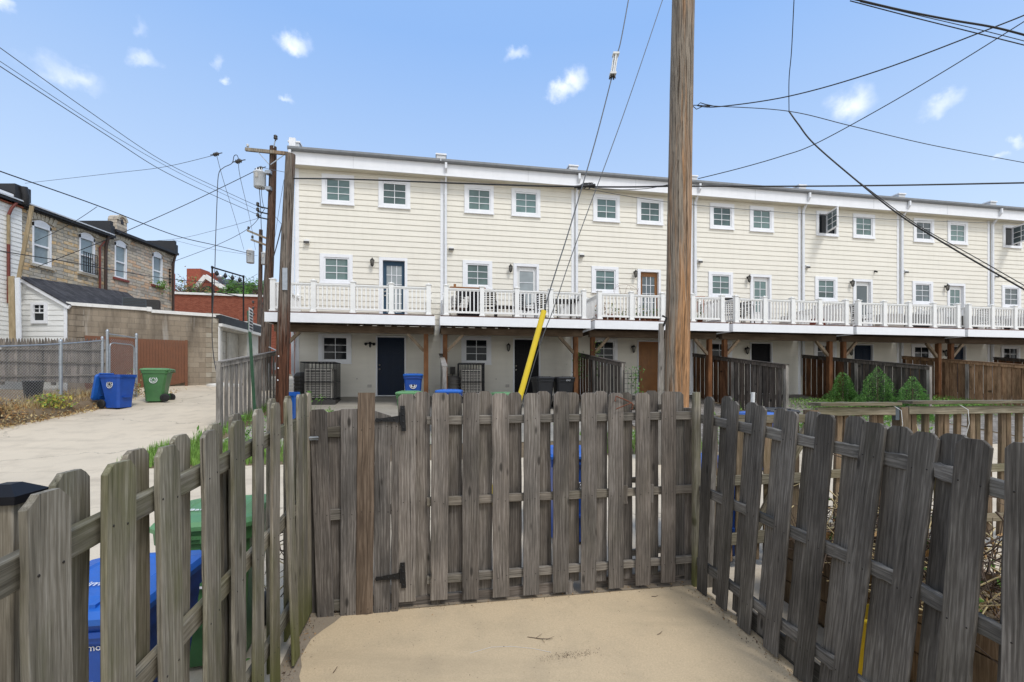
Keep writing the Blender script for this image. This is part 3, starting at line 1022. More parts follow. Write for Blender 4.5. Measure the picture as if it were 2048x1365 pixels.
    door(h, 2.61, 3.63, 0.015, zl(3.52), 2.66, 3.58, zl(3.47), hs['b'], None, None, 1, 'trim', 'L')
    lantern(h, 2.50, zl(6.12), 0)
    lantern(h, 2.42, zl(3.25), 1 if i == 0 else 0)
    mb = MB()
    mb.bx(.28, .44, -.12, -.02, zl(6.60), zl(6.73), 0)
    mb.bx(.27, .45, -.14, -.121, zl(6.59), zl(6.66), 1)
    mb.build('dryer_vent', [M['vinyl'], M['hvac_dark']], h, True)
    mb = MB()
    mb.bx(2.33, 2.46, -.055, -.02, zl(1.72), zl(1.82))
    if i == 0:
        mb.bx(2.28, 2.38, -.055, -.02, zl(4.2), zl(4.3))
    mb.lathe([(.0, .06), (.02, .05), (.02, .0)], (1.98, -.02, zl(2.02)), 8, 0, (0, -1, 0))
    mb.build('outlet_cover', M['hvac'], h, True)
    if i == 4:
        mb = MB()
        mb.lathe([(.0, 0), (.04, 0), (.035, .05), (.0, .05)], (3.7, -.02, zl(6.62)), 8, 0, (0, -1, 0))
        mb.tube([(3.7, -.06, zl(6.62)), (3.66, -.16, zl(6.56))], .03, 8)
        mb.build('security_camera', M['iron'], h, True)
    if i == 1:
        mb = MB()
        mb.bx(.62 - .30, .80 - .30, -.12, -.02, zl(2.2), zl(2.45))
        mb.tube([(.41, -.06, zl(2.2)), (.41, -.06, zl(1.6))], .012, 6)
        mb.build('electric_box', M['tank'], h, True)

# ---------------------------------------------------------------- decks on posts
ZD = 3.90
DL = 4.66
_dk = {}
DECKS = ['empty white-railed deck of the leftmost townhouse', 'white-railed deck carrying black patio furniture and a grill', 'white-railed deck lined with flower pots, behind the big pole',
         'white-railed deck with a bistro set and nothing along its right half', 'white-railed deck above the clipped shrubs', 'white-railed deck above the brown board fence', 'white-railed deck cut off by the right edge of the view']


def deck_mesh():
    g = {}
    mb = MB()
    n = 20
    for k in range(n):
        y0 = -2.70 + 2.66 * k / n
        mb.bx(0, DL, y0 + .003, y0 + 2.66 / n - .003, -.03, 0)
    g['deck_floor'] = (mb, M['decking'])
    mb = MB()
    mb.bx(-.002, DL + .002, -2.702, -2.68, -.30, -.032)
    mb.bx(-.024, -.003, -2.701, -.03, -.30, -.032)
    mb.bx(DL + .003, DL + .024, -2.701, -.03, -.30, -.032)
    g['fascia'] = (mb, M['trim'])
    mb = MB()
    for k in range(12):
        x = .03 + (DL - .06) * k / 11
        mb.bx(x - .019, x + .019, -2.67, -.04, -.28, -.034)
    g['joist_frame'] = (mb, M['under'])
    mb = MB()
    mb.bx(.02, DL - .02, -2.06, -2.02, -.50, -.285)
    mb.bx(.02, DL - .02, -1.98, -1.94, -.50, -.285)
    g['beam'] = (mb, M['under'])
    return g


for i in range(7):
    x0 = W * i - .06
    base = fr(x0, 0, ZD)
    dk = thing('balcony_deck', DECKS[i], 'deck', base, TH, 'white railed decks along the row')
    if not _dk:
        for nm, (mb, mt) in deck_mesh().items():
            _dk[nm] = mb.mesh(nm, mt)
        mb = MB()
        mb.bx(-.065, .065, -.065, .065, 0, .90)
        mb.bx(-.085, .085, -.085, .085, 0, .05)
        mb.bx(-.085, .085, -.085, .085, .90, .925)
        vs = [(-.06, -.06, .925), (.06, -.06, .925), (.06, .06, .925), (-.06, .06, .925), (0, 0, .965)]
        mb.add(vs, [(0, 1, 4), (1, 2, 4), (2, 3, 4), (3, 0, 4)])
        _dk['post'] = mb.mesh('railing_post', M['vinyl'])

        def panel(L):
            m = MB()
            m.bx(0, L, -.035, .035, .80, .84)
            m.bx(0, L, -.02, .02, .765, .798)
            m.bx(0, L, -.025, .025, .09, .15)
            nb = max(3, int(L / .118))
            for k in range(nb):
                x = L * (k + .5) / nb
                m.bx(x - .018, x + .018, -.018, .018, .152, .764)
            return m.mesh('railing_panel', M['vinyl'])
        _dk['pf'] = panel(1.0825 - .13)
        _dk['ps'] = panel(1.16)
    for nm in ('deck_floor', 'fascia', 'joist_frame', 'beam'):
        inst(nm, _dk[nm], dk)
    xs = [.165 + 1.0825 * k for k in range(5)]
    for k, x in enumerate(xs):
        inst('railing_post', _dk['post'], dk, (x, -2.58, 0))
        if k:
            inst('railing_panel', _dk['pf'], dk, (xs[k - 1] + .065, -2.58, 0))
    for x in (xs[0], xs[-1]):
        inst('railing_post', _dk['post'], dk, (x, -1.29, 0))
        inst('railing_post', _dk['post'], dk, (x, -.06, 0))
        for y in (-2.515, -1.225):
            inst('railing_panel', _dk['ps'], dk, (x, y, 0), Matrix.Rotation(PI / 2, 3, 'Z'))
    for x in (.15, DL - .25):
        gzv = hd(16.43 - 2.0) - ZD
        mb = MB()
        mb.bx(-.07, .07, -.07, .07, gzv, -.508)
        po = mb.build('support_post', M['stain'], dk, True)
        po.location = (x, -2.0, 0)
        s = 1 if x < 1 else -1
        mb = MB()
        mb.beam((s * .06, -.0, -1.03), (s * .56, -.0, -.50), .09, .09, 0, Vector((0, 1, 0)))
        b = mb.build('knee_brace', M['stain_pale'], dk, True)
        b.location = (x, -2.0, 0)
# ---------------------------------------------------------------- the near fences
CORN = Vector((1.71, 4.30, 0))          # right back corner of the yard
CORL = Vector((-1.675, 3.724, 0))         # left back corner
WD = Vector((ST, -CT, 0))               # along the side fences, towards us


def board(w, t, L, seed, ear=.035, jit=.0025, rails=(), rot=0.0, notch=None, slope=0.0):
    """one sawn board standing on its origin: chamfered, slightly wavy, dog-eared"""
    r = random.Random(seed)
    mb = MB()
    c = .004
    n = 12
    zs = [L * (k / n) * (1 - ear / L) for k in range(n + 1)] + ([L - ear * .45, L] if ear else [])
    vs = []
    bow = r.uniform(-.006, .006)
    tw = r.uniform(-.02, .02)
    for i, z in enumerate(zs):
        k = z / L
        hw = w / 2 + r.uniform(-jit, jit)
        hwl, hwr = hw + r.uniform(-jit, jit), hw + r.uniform(-jit, jit)
        if ear and i > n:
            e = ear * (.55 if i == n + 1 else 1.1)
            hwl, hwr = hwl - e, hwr - e
        if i == 0:
            z += r.uniform(-.006, .006)
        if notch and abs(k - notch[0]) < .1:
            hwr -= notch[1] * r.uniform(.5, 1)
        ht = t / 2
        b = bow * math.sin(k * PI)
        a = tw * (k - .5)
        sec = [(-hwl + c, -ht), (hwr - c, -ht), (hwr, -ht + c), (hwr, ht - c), (hwr - c, ht), (-hwl + c, ht), (-hwl, ht - c), (-hwl, -ht + c)]
        dz = r.uniform(-.004, .004) if i == len(zs) - 1 else 0
        for x, y in sec:
            vs.append((x * math.cos(a) - y * math.sin(a), x * math.sin(a) + y * math.cos(a) + b, z + dz + slope * x * (1 if i >= n else 0)))
    fs = []
    m = len(zs)
    for i in range(m - 1):
        for k in range(8):
            k2 = (k + 1) % 8
            fs.append((i * 8 + k, i * 8 + k2, i * 8 + 8 + k2, i * 8 + 8 + k))
    fs.append(tuple(range(8))[::-1])
    fs.append(tuple((m - 1) * 8 + k for k in range(8)))
    mb.add(vs, fs, 0)
    for rz in rails:
        for x in (-w * .25, w * .27):
            x += r.uniform(-.012, .012)
            z = rz + r.uniform(-.015, .015)
            a = bow * math.sin(z / L * PI) + x * tw * (z / L - .5)
            for sgn in (-1, 1):
                mb.lathe([(.0042, 0), (.0042, .0012), (.0, .0016)], (x, sgn * (t / 2) + a, z), 6, 1, (0, sgn, 0))
    return mb


def stand(mb, name, mats, parent, B, T, xdir, label=None):
    """put a board with its foot at B, its head towards T, its width along xdir"""
    B, T = Vector(B), Vector(T)
    z = (T - B).normalized()
    x = (xdir - z * xdir.dot(z)).normalized()
    y = z.cross(x)
    rot = Matrix((x, y, z)).transposed().to_4x4()
    o = mb.build(name, mats, parent, True, label)
    rot.translation = B - parent_loc(parent)
    o.matrix_basis = rot
    return o


def rail(parent, p, q, mat, w=.038, h=.075, seed=0, axis='X'):
    """a 2x4 rail from p to q, built along its own axis so the grain follows it"""
    p, q = Vector(p), Vector(q)
    d = q - p
    L = d.length
    r = random.Random(seed)
    mb = MB()
    n = 10
    vs, c = [], .004
    for i in range(n + 1):
        x = L * i / n
        a, b = w / 2 + r.uniform(-.002, .002), h / 2 + r.uniform(-.003, .003)
        oz = r.uniform(-.003, .003)
        for y, z in [(-a + c, -b), (a - c, -b), (a, -b + c), (a, b - c), (a - c, b), (-a + c, b), (-a, b - c), (-a, -b + c)]:
            vs.append((x, y, z + oz))
    fs = [(i * 8 + (k + 1) % 8, i * 8 + k, i * 8 + 8 + k, i * 8 + 8 + (k + 1) % 8) for i in range(n) for k in range(8)]
    fs += [tuple(range(8)), tuple(n * 8 + k for k in range(8))[::-1]]
    mb.add(vs, fs)
    o = mb.build('rail', mat, parent, True)
    d.normalize()
    y = Z.cross(d).normalized()
    m = Matrix((d, y, d.cross(y))).transposed().to_4x4()
    m.translation = p - parent_loc(parent)
    o.matrix_basis = m
    return o


NM = lambda k: [M[k], M['nail']]
# ---- left side fence
lf = thing('picket_fence', 'grey-green weathered shadowbox fence along the left side of the yard', 'fence', (CORL.x, CORL.y, 0), 0, 'wooden fences round the yard')
LT = [2.88, 2.606, 2.336, 2.057, 1.747, 1.467, 1.203, .909, .562]
LTOP = [1.60, 1.62, 1.65, 1.66, 1.69, 1.71, 1.746, 1.77, 1.79]
for k, (t, zt) in enumerate(zip(LT, LTOP)):
    p = CORL + WD * t
    g = gz(p.x, p.y)
    zb = g + .03 + (.02 if k % 3 else .05)
    inn = U * .034
    w = .142 if k < 5 else .138
    lean = U * ([0, .0, .004, -.006, .004, .008, .012, .010, -.02][k])
    kick = U * (.05 if k == 8 else .012)
    B = Vector((p.x, p.y, zb - (.02 if k == 8 else 0))) + inn + kick + WD * ([0, .0, .01, .0, -.006, .0, .01, .02, .12][k] * .5)
    T = Vector((p.x, p.y, zt)) + inn + lean
    L = (T - B).length
    stand(board(w, .019, L, 100 + k, .03, .0028, (L - .2, L - .83, .24), notch=(.25, .006) if k in (3, 5) else None), 'picket', NM('w_left'), lf, B, T, WD)
    # the board on the far side of the rails, half a step on
    t2 = t - (.18 if k < 2 else (.215 if k < 5 else .18))
    p2 = CORL + WD * t2
    B = Vector((p2.x, p2.y, gz(p2.x, p2.y) + .06)) - U * .036
    T = Vector((p2.x, p2.y, zt + .012 + .01 * (k % 2))) - U * .036 + WD * (.006 * (k % 3 - 1))
    if k not in (0, 6):
        stand(board(.138, .018, (T - B).length, 130 + k, .03, .003, (), notch=(.55, .012) if k in (2, 3) else None), 'picket', NM('w_left'), lf, B, T, WD)
# the close-set pair at the corner
for t, z, off in ((.32, 1.805, .03), (.205, 1.81, .034), (.09, 1.815, .036)):
    p = CORL + WD * t
    B = Vector((p.x, p.y, gz(p.x, p.y) + .05)) + U * off
    T = Vector((p.x, p.y, z)) + U * (off - .006)
    stand(board(.118, .019, (T - B).length, int(t * 1000), .026, .003, (1.6,)), 'picket', NM('w_left'), lf, B, T, WD)
for k, (za, zb) in enumerate(((1.455, 1.605), (.86, .975), (.215, .285))):
    a = CORL + WD * 2.95
    b = CORL + WD * .02
    za -= .07 * .5
    rail(lf, (a.x, a.y, za), (b.x, b.y, zb), M['w_rail_green'], .038, .082, 200 + k)
for t in (2.93, 1.35, .06):
    p = CORL + WD * t - U * .10
    g = gz(p.x, p.y)
    mb = board(.09, .09, 1.55 if t > 2 else 1.62, int(t * 77), 0, .002)
    stand(mb, 'fence_post', M['w_left'], lf, (p.x, p.y, g - .02), (p.x, p.y, 2), WD)
p = CORL + WD * 2.50 - U * .13
g = gz(p.x, p.y)
stand(board(.088, .088, 1.755, 555, 0, .002), 'fence_post', M['w_left'], lf, (p.x, p.y, g - .02), (p.x, p.y, 2), WD)
pc = MB()
zc = g + 1.742
for (h, za, zb2) in ((.057, zc - .004, zc + .018),):
    pc.box((p.x, p.y, (za + zb2) / 2), (h * 2, h * 2, zb2 - za), rotz(TH))
vs = [rotz(TH) @ Vector((a * .057, b * .057, 0)) + Vector((p.x, p.y, zc + .018)) for a, b in ((-1, -1), (1, -1), (1, 1), (-1, 1))]
tp = [rotz(TH) @ Vector((a * .018, b * .018, 0)) + Vector((p.x, p.y, zc + .044)) for a, b in ((-1, -1), (1, -1), (1, 1), (-1, 1))]
pc.add(vs + tp, [(0, 1, 5, 4), (1, 2, 6, 5), (2, 3, 7, 6), (3, 0, 4, 7), (4, 5, 6, 7)])
pc.build('post_cap', M['black'], lf)

# ---- back fence panel (u along U from the left corner)
bf = thing('picket_fence', 'grey-brown shadowbox fence panel between the gate and the right corner', 'fence', (CORN.x, CORN.y, 0), 0, 'wooden fences round the yard')


def bp(s, off=0.0, z=0.0):
    """along the back fence, s metres left of the right corner; off towards us"""
    q = CORN - U * s + NV * off
    return Vector((q.x, q.y, z))


def s_of(px, off=.0):
    k = (px - 1024) / FPX
    A = CORN + NV * off
    return (A.x - k * A.y) / (U.x - k * U.y)


FP = [(814, 1203), (878, 1200), (941, 1197), (1002, 1193), (1062, 1190), (1121, 1185), (1177, 1181), (1232, 1175), (1286, 1170), (1336, 1165)]
zrl = (1.575, .885, .225)
for k, (px, yb) in enumerate(FP):
    s = s_of(px, .045)
    q = bp(s, .045)
    zb = EYE - (yb - HOR) * q.y / FPX
    zt = 1.81 + .004 * ((k * 7) % 4 - 2)
    tilt = [.0, .012, .006, -.006, .01, .008, .004, -.004, -.004, .006][k]
    B = bp(s, .045, zb)
    T = bp(s - tilt, .045, zt)
    L = (T - B).length
    stand(board(.144, .018, L, 300 + k, .028, .0018, [r - zb for r in zrl]), 'picket', NM('w_back'), bf, B, T, U)
for k in range(len(FP)):
    s0 = s_of(FP[k][0], .045)
    s1 = s_of(FP[k + 1][0], .045) if k + 1 < len(FP) else s0 - .26
    s = (s0 + s1) / 2 + [.004, -.003, .006, .0, -.005, .002, .0, .008, .004, -.004][k]
    if k == 9:
        s = s0 - .135
    B = bp(s, -.03, .075 + .012 * (k % 3))
    T = bp(s + [.008, .006, -.004, .0, .012, .0, -.008, .004, .0, .004][k], -.03, 1.82 - .012 * (k % 2))
    stand(board(.133 if k != 3 else .128, .018, (T - B).length, 330 + k, .028, .002, [r for r in (1.5, .81)]), 'picket', NM('w_back'), bf, B, T, U)
for k, z in enumerate(zrl):
    rail(bf, bp(2.47, .009, z + .02 * (k == 0) * 0), bp(.02, .009, z + .012), M['w_rail'], .036, .072, 400 + k)
# short upper scab rail and splice blocks near the corner
rail(bf, bp(.76, -.045, 1.665), bp(.17, -.045, 1.672), M['w_rail'], .03, .05, 410)
rail(bf, bp(.76, -.047, .985), bp(.36, -.047, .99), M['w_rail'], .03, .05, 411)
rail(bf, bp(.76, -.047, .30), bp(.2, -.047, .335), M['w_rail'], .03, .06, 412)
for s in (.70, .445):
    stand(board(.052, .02, .16, int(s * 100), 0, .002), 'splice_block', M['w_back'], bf, bp(s, .037, .80), bp(s, .037, 1), U)
for s in (2.35, 1.25, .02):
    q = bp(s, -.085)
    stand(board(.09, .09, 1.68, int(s * 90), 0, .002), 'fence_post', M['w_back'], bf, (q.x, q.y, gz(q.x, q.y) - .03), (q.x, q.y, 3), U)
for s in (2.40, 1.22):
    stand(board(.075, .05, .16, int(s * 50), 0, .002), 'post_foot', M['w_back'], bf, bp(s, .0, -.04), bp(s, .0, 1), U)
mb = board(.066, .05, 1.815, 444, .012, .002)
stand(mb, 'corner_board', NM('w_left'), bf, bp(.0, .05, -.005), bp(-.004, .05, 1.8), U)
# loose kick board and debris along the foot
stand(board(.16, .02, 1.55, 446, 0, .003), 'kick_board', M['w_gate'], bf, bp(2.74, -.012, -.01), bp(1.1, -.012, .04), Z)
stand(board(.15, .02, 1.1, 447, 0, .003), 'kick_board', M['w_gate'], bf, bp(.98, -.05, .03), bp(.02, -.05, .05), Z)
hk = MB()
hk.tube([bp(.82, .10, 1.73), bp(.80, .075, 1.775), bp(.72, .075, 1.745), bp(.655, .08, 1.715), bp(.64, .09, 1.69)], .006, 6)
hk.tube([bp(.80, .08, 1.66), bp(.73, .09, 1.69), bp(.66, .085, 1.715)], .005, 6)
hk.tube([bp(.655, .085, 1.69), bp(.645, .085, 1.665), bp(.665, .085, 1.655)], .004, 6)
solid('iron_hook', hk, M['rust'], 'bent rusty iron hook hung on the fence top left of the pole', 'hook')

stand(board(.09, .09, 1.62, 451, 0, .002), 'fence_post', M['w_back'], bf, bp(3.44, -.075, -.04), bp(3.44, -.075, 3), U)
stand(board(.14, .02, 1.6, 452, 0, .002), 'latch_board', M['w_gate'], bf, bp(3.40, -.02, .0), bp(3.385, -.02, 3), U)
# ---- gate
gt = thing('wooden_gate', 'arched board gate with black strap hinges, one brown replacement board', 'gate', tuple(bp(2.55, 0, 0)), 0)
GB = [  # left px top, right px top, left px bottom, right px bottom, y top, y bottom, off, ear, material, slope
    (619, 653, 634, 668, 820, 1234, .05, .02, 'w_gate', 0),
    (653, 684, 664, 686, 822, 1222, -.005, .0, 'w_gate', .16),
    (682, 715, 681, 713, 818, 1233, .05, .0, 'w_gate', .02),
    (716, 750, 712, 746, 786, 1231, .055, .0, 'w_plank', 0),
    (749, 782, 746.5, 782, 827, 1228, .05, .0, 'w_gate', -.34),
    (782.5, 797, 782.5, 797, 842, 1224, .05, .0, 'w_gate', -.55)]
for k, (xa, xb, xc, xd, yt, yb, off, ear, mt, sl) in enumerate(GB):
    st, sb = s_of((xa + xb) / 2, off), s_of((xc + xd) / 2, off)
    w = abs(s_of(xa, off) - s_of(xb, off))
    q = bp(sb, off)
    B = bp(sb, off, EYE - (yb - HOR) * q.y / FPX)
    q = bp(st, off)
    T = bp(st, off, EYE - (yt - HOR) * q.y / FPX)
    L = (T - B).length
    stand(board(w, .02, L, 500 + k, ear, .0015, [x - B.z for x in (1.52, .83, .03)], slope=sl), 'gate_board', NM(mt), gt, B, T, U, 'brown replacement board taller than the rest' if k == 3 else None)
for k, z in enumerate((1.52, .84, .10)):
    rail(gt, bp(3.33, .022, z - .03), bp(2.60, .022, z + .01), M['w_rail'], .03, .085, 520 + k)
for z in (1.60, .30):
    hb = MB()
    so_ = s_of(806, .08)
    hb.bx(-.019, .019, -.004, .004, -.105, .105)
    hb.bx(-.027, -.012, -.012, .004, -.05, .05)
    hb.tube([(-.02, -.008, -.055), (-.02, -.008, .055)], .009, 8)
    hb.prism([(-.02, -.002, -.027), (-.185, -.002, -.013), (-.215, -.002, -.019), (-.225, -.002, 0), (-.215, -.002, .019), (-.185, -.002, .013), (-.02, -.002, .027)], (0, -.006, 0))
    for x, zz in ((0, .08), (0, -.08), (0, .03), (0, -.03), (-.07, 0), (-.12, 0), (-.17, 0)):
        hb.lathe([(.008, 0), (.007, .003), (.0, .004)], (x, -.004 if x == 0 else -.008, zz), 8, 0, (0, -1, 0))
    o = hb.build('strap_hinge', M['iron'], gt, True)
    L_ = bp(so_, .07, z)
    o.location = L_ - parent_loc(gt)
    o.rotation_euler = (0, math.radians(-3), TH)
lb = MB()
s = s_of(625, .07)
lb.box(bp(s + .02, .075, 1.452), (.13, .012, .03), rotz(TH))
lb.box(bp(s + .06, .085, 1.452), (.02, .03, .036), rotz(TH))
lb.tube([bp(s + .09, .085, 1.452), bp(s - .05, .085, 1.458)], .008, 6)
lb.build('latch', M['galv'], gt)

# ---- right side fence, leaning out
rf = thing('picket_fence', 'shade-darkened weathered shadowbox fence leaning outward on the right side of the yard', 'fence', (CORN.x, CORN.y, 0), 0, 'wooden fences round the yard')
RT = [.19, .47, .75, 1.035, 1.32, 1.60, 1.88, 2.16, 2.44, 2.72]
RTOP = [1.77, 1.74, 1.716, 1.69, 1.69, 1.664, 1.63, 1.63, 1.645, 1.65]
RLEAN = [.07, .104, .13, .15, .16, .2, .215, .125, .05, .03]


def lean_at(t):
    for k in range(len(RT) - 1):
        if t <= RT[k + 1]:
            a = (t - RT[k]) / (RT[k + 1] - RT[k])
            return RLEAN[k] + (RLEAN[k + 1] - RLEAN[k]) * max(a, -.6)
    return RLEAN[-1]


for k, (t, zt) in enumerate(zip(RT, RTOP)):
    p = CORN + WD * t
    g = gz(p.x, p.y)
    B = Vector((p.x, p.y, g + .015 + .02 * (k % 2)))
    T = Vector((p.x + RLEAN[k], p.y, zt))
    B -= U * .03
    T -= U * .03
    T += WD * [0, 0, 0, .0, .0, .01, .0, .02, -.01, 0][k]
    L = (T - B).length
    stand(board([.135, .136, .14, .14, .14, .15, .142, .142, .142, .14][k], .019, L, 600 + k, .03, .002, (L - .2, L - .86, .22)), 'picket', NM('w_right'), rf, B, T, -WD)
    t2 = t + .135 - (.005 * (k % 2))
    p2 = CORN + WD * t2
    ln = lean_at(t2) - (.03 if k == 5 else 0)
    B = Vector((p2.x, p2.y, gz(p2.x, p2.y) + .05)) + U * .035
    T = Vector((p2.x + ln, p2.y, zt + .01 - .012 * (k % 3))) + U * .035
    if k not in (7,):
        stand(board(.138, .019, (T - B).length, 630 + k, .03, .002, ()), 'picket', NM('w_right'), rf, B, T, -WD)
for j, (za, zb, fa) in enumerate(((1.565, 1.39, .86), (.905, .76, .5), (.245, .08, .12))):
    ts = [.02, .75, 1.32, 1.6, 1.88, 2.16, 2.75]
    for a, b in zip(ts, ts[1:]):
        def rp(t):
            p = CORN + WD * t
            return (p.x + max(.0, lean_at(t)) * fa + .006, p.y, za + (zb - za) * t / 2.75)
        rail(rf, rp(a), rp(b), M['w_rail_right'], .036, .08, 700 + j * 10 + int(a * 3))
for t in (.05, 1.18, 2.33):
    p = CORN + WD * t + U * .10
    ln = lean_at(t)
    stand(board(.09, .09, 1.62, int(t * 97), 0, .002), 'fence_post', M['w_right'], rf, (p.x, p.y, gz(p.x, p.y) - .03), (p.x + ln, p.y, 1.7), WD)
for t, (a, b) in ((1.0, (.55, 1.65)), (2.1, (1.75, 2.75))):
    # boards laid flat along the foot on the outside
    p, q = CORN + WD * a + U * .07, CORN + WD * b + U * .07
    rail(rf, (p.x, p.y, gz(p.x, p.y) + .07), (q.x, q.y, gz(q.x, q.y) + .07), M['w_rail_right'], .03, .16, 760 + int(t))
# ---------------------------------------------------------------- plants
def leaf_at(mb, p, d, size, r, mi=0, fold=.25):
    """one leaf: two faces folded along the midrib, pointing along d"""
    d = Vector(d).normalized()
    s = d.cross(Vector((r.uniform(-1, 1), r.uniform(-1, 1), r.uniform(-1, 1))))
    if s.length < .05:
        s = d.cross(Vector((.3, .5, .8)))
    s.normalize()
    n = s.cross(d)
    w = size * r.uniform(.32, .48)
    p = Vector(p)
    a, b = p + d * size * .5 + s * w * .5 + n * size * fold * .3, p + d * size * .5 - s * w * .5 + n * size * fold * .3
    e = p + d * size
    mb.add([p, a, e, b], [(0, 1, 2), (0, 2, 3)], mi)


def rdir(r, up=0.0):
    while True:
        v = Vector((r.uniform(-1, 1), r.uniform(-1, 1), r.uniform(-1, 1)))
        if .1 < v.length < 1:
            v.normalize()
            v.z += up
            return v.normalized()


def weed(name, label, p, h, spread, n, mat, seed, leaf=.06, cat='weed', group=None, bushy=.5):
    r = random.Random(seed)
    o = thing(name, label, cat, p, 0, group)
    st, lv = MB(), MB()
    for k in range(n):
        a = r.uniform(0, 2 * PI)
        q = Vector(p) + Vector((r.gauss(0, spread * .3), r.gauss(0, spread * .3), 0))
        L = h * r.uniform(.55, 1)
        tip = q + Vector((math.cos(a) * spread * r.uniform(.1, .6), math.sin(a) * spread * r.uniform(.1, .6), L))
        mid = (q + tip) / 2 + Vector((math.cos(a), math.sin(a), 0)) * spread * .08
        st.tube([q, mid, tip], [.004, .003, .0015], 4)
        m = max(4, int(L / leaf * 1.3))
        for j in range(m):
            f = r.uniform(.12 if bushy > .4 else .35, 1)
            b = q.lerp(mid, f * 2) if f < .5 else mid.lerp(tip, f * 2 - 1)
            leaf_at(lv, b, rdir(r, .35), leaf * r.uniform(.6, 1.15), r, int(r.random() < .35))
    st.build('stem', M['leaf'], o)
    lv.build('foliage', [M[mat[0]], M[mat[1]]], o)
    return o


def grass(name, pts, h, mat, seed, lean=.4, kind='stuff', w=.006):
    """blades at the given ground points"""
    r = random.Random(seed)
    mb = MB()
    for p in pts:
        L = h * r.uniform(.4, 1.1)
        a = r.uniform(0, 2 * PI)
        dx, dy = math.cos(a), math.sin(a)
        ww = w * r.uniform(.7, 1.4)
        b = Vector(p)
        t = b + Vector((dx * L * lean * r.random(), dy * L * lean * r.random(), L))
        m = (b + t) / 2 + Vector((0, 0, L * .1))
        sx, sy = -dy * ww, dx * ww
        mb.add([b + Vector((sx, sy, 0)), b - Vector((sx, sy, 0)), m - Vector((sx, sy, 0)) * .7, m + Vector((sx, sy, 0)) * .7, t], [(0, 1, 2, 3), (3, 2, 4)], int(r.random() < .3))
    o = mb.build(name, [M[mat[0]], M[mat[1]]])
    o['kind'] = kind
    return o


def area_pts(n, u0, u1, d0, d1, seed, dens=None):
    r = random.Random(seed)
    out = []
    while len(out) < n:
        u, d = r.uniform(u0, u1), r.uniform(d0, d1)
        if dens and r.random() > dens(u, d):
            continue
        out.append(sd(su(u), d, 0))
    return out


# ---------------------------------------------------------------- fences between the yards
def privacy(label, u, v0, v1, mat, hgt=1.62, capm=None, seed=0, name='privacy_fence', post='w_far_grey'):
    r = random.Random(900 + seed)
    a, b = fr(u, v0), fr(u, v1)
    za, zb = gz(a.x, a.y), gz(b.x, b.y)
    o = thing(name, label, 'fence', (b.x, b.y, zb), 0, 'board fences between the yards')
    top = lambda v: za + hgt + (zb - za) * (v - v0) / (v1 - v0)
    mb = MB()
    rot = rotz(TH)
    v = v0
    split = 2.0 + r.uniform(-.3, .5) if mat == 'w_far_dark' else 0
    k = 0
    while v < v1 - .02:
        w = r.uniform(.128, .145)
        c = v + w / 2
        p = fr(u, c)
        g = gz(p.x, p.y) + .03
        t = top(c) - .05 + r.uniform(-.006, .006)
        off = (.022 if k % 2 else -.012) + r.uniform(-.003, .003)
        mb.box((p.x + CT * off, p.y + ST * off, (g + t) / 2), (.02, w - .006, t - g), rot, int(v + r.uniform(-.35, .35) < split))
        v += w
        k += 1
    mb.build('board_panel', [M[mat], M['w_sheltered']], o)
    cm = MB()
    p, q = fr(u, v0), fr(u, v1 + .06)
    cm.beam((p.x, p.y, top(v0) - .02), (q.x, q.y, top(v1 + .06) - .02), .14, .035)
    for s in (-1, 1):
        cm.beam((p.x + CT * .04 * s, p.y + ST * .04 * s, top(v0) - .09), (q.x + CT * .04 * s, q.y + ST * .04 * s, top(v1 + .06) - .09), .025, .09)
    cm.build('cap_rail', M[capm or mat], o)
    for v in (v1 + .02, (v0 + v1) / 2):
        p = fr(u, v)
        g = gz(p.x, p.y)
        m = MB()
        m.bx(-.045, .045, -.045, .045, 0, top(v) - .04 - g)
        po = m.build('post', M[post], o, True)
        po.location = Vector((p.x, p.y, g)) - Vector(o.location)
        po.rotation_euler = (0, 0, TH)
    return o


privacy('silver-grey board fence left of the first townhouse, behind the green sign post', -.33, .25, 4.85, 'w_far_grey', 1.62, 'w_far_grey', 1)
privacy('grey board fence seen end-on between the first and second townhouse', 4.85, .3, 4.8, 'w_far_grey', 1.55, 'w_far_grey', 2)
privacy('blackened board fence with mossy cap between the second and third townhouse', 9.70, .3, 4.6, 'w_far_dark', 1.66, 'w_far_dark', 3)
privacy('long blackened board fence just right of the big pole', 14.55, .25, 4.9, 'w_far_dark', 1.66, 'w_far_dark', 4)
privacy('blackened board fence behind the three clipped shrubs', 19.40, .25, 5.0, 'w_far_dark', 1.66, 'w_far_dark', 5)
privacy('warm brown board fence right of the clipped shrubs', 24.25, .25, 5.0, 'w_far_brown', 1.66, 'w_far_brown', 6)
privacy('dark board fence under the last deck at the right edge', 29.10, .25, 3.0, 'w_far_dark', 1.66, 'w_far_dark', 7)
lt = MB()
a = fr(9.9, 4.75, gz(*fr(9.9, 4.75)[:2]))
for dx in (-.22, .22):
    lt.beam(a + U * dx, a + U * dx + Z * 1.45, .03, .02)
for k in range(5):
    lt.beam(a + U * (-.22 + .11 * k) + NV * .02 + Z * .05, a + U * (-.22 + .11 * k) + NV * .02 + Z * 1.45, .014, .008)
for k in range(10):
    lt.beam(a + U * -.24 + NV * .029 + Z * (.1 + .14 * k), a + U * .24 + NV * .029 + Z * (.1 + .14 * k), .014, .008)
lt = solid('trellis', lt, M['iron'], 'narrow black lattice trellis at the end of a blackened fence', 'trellis')
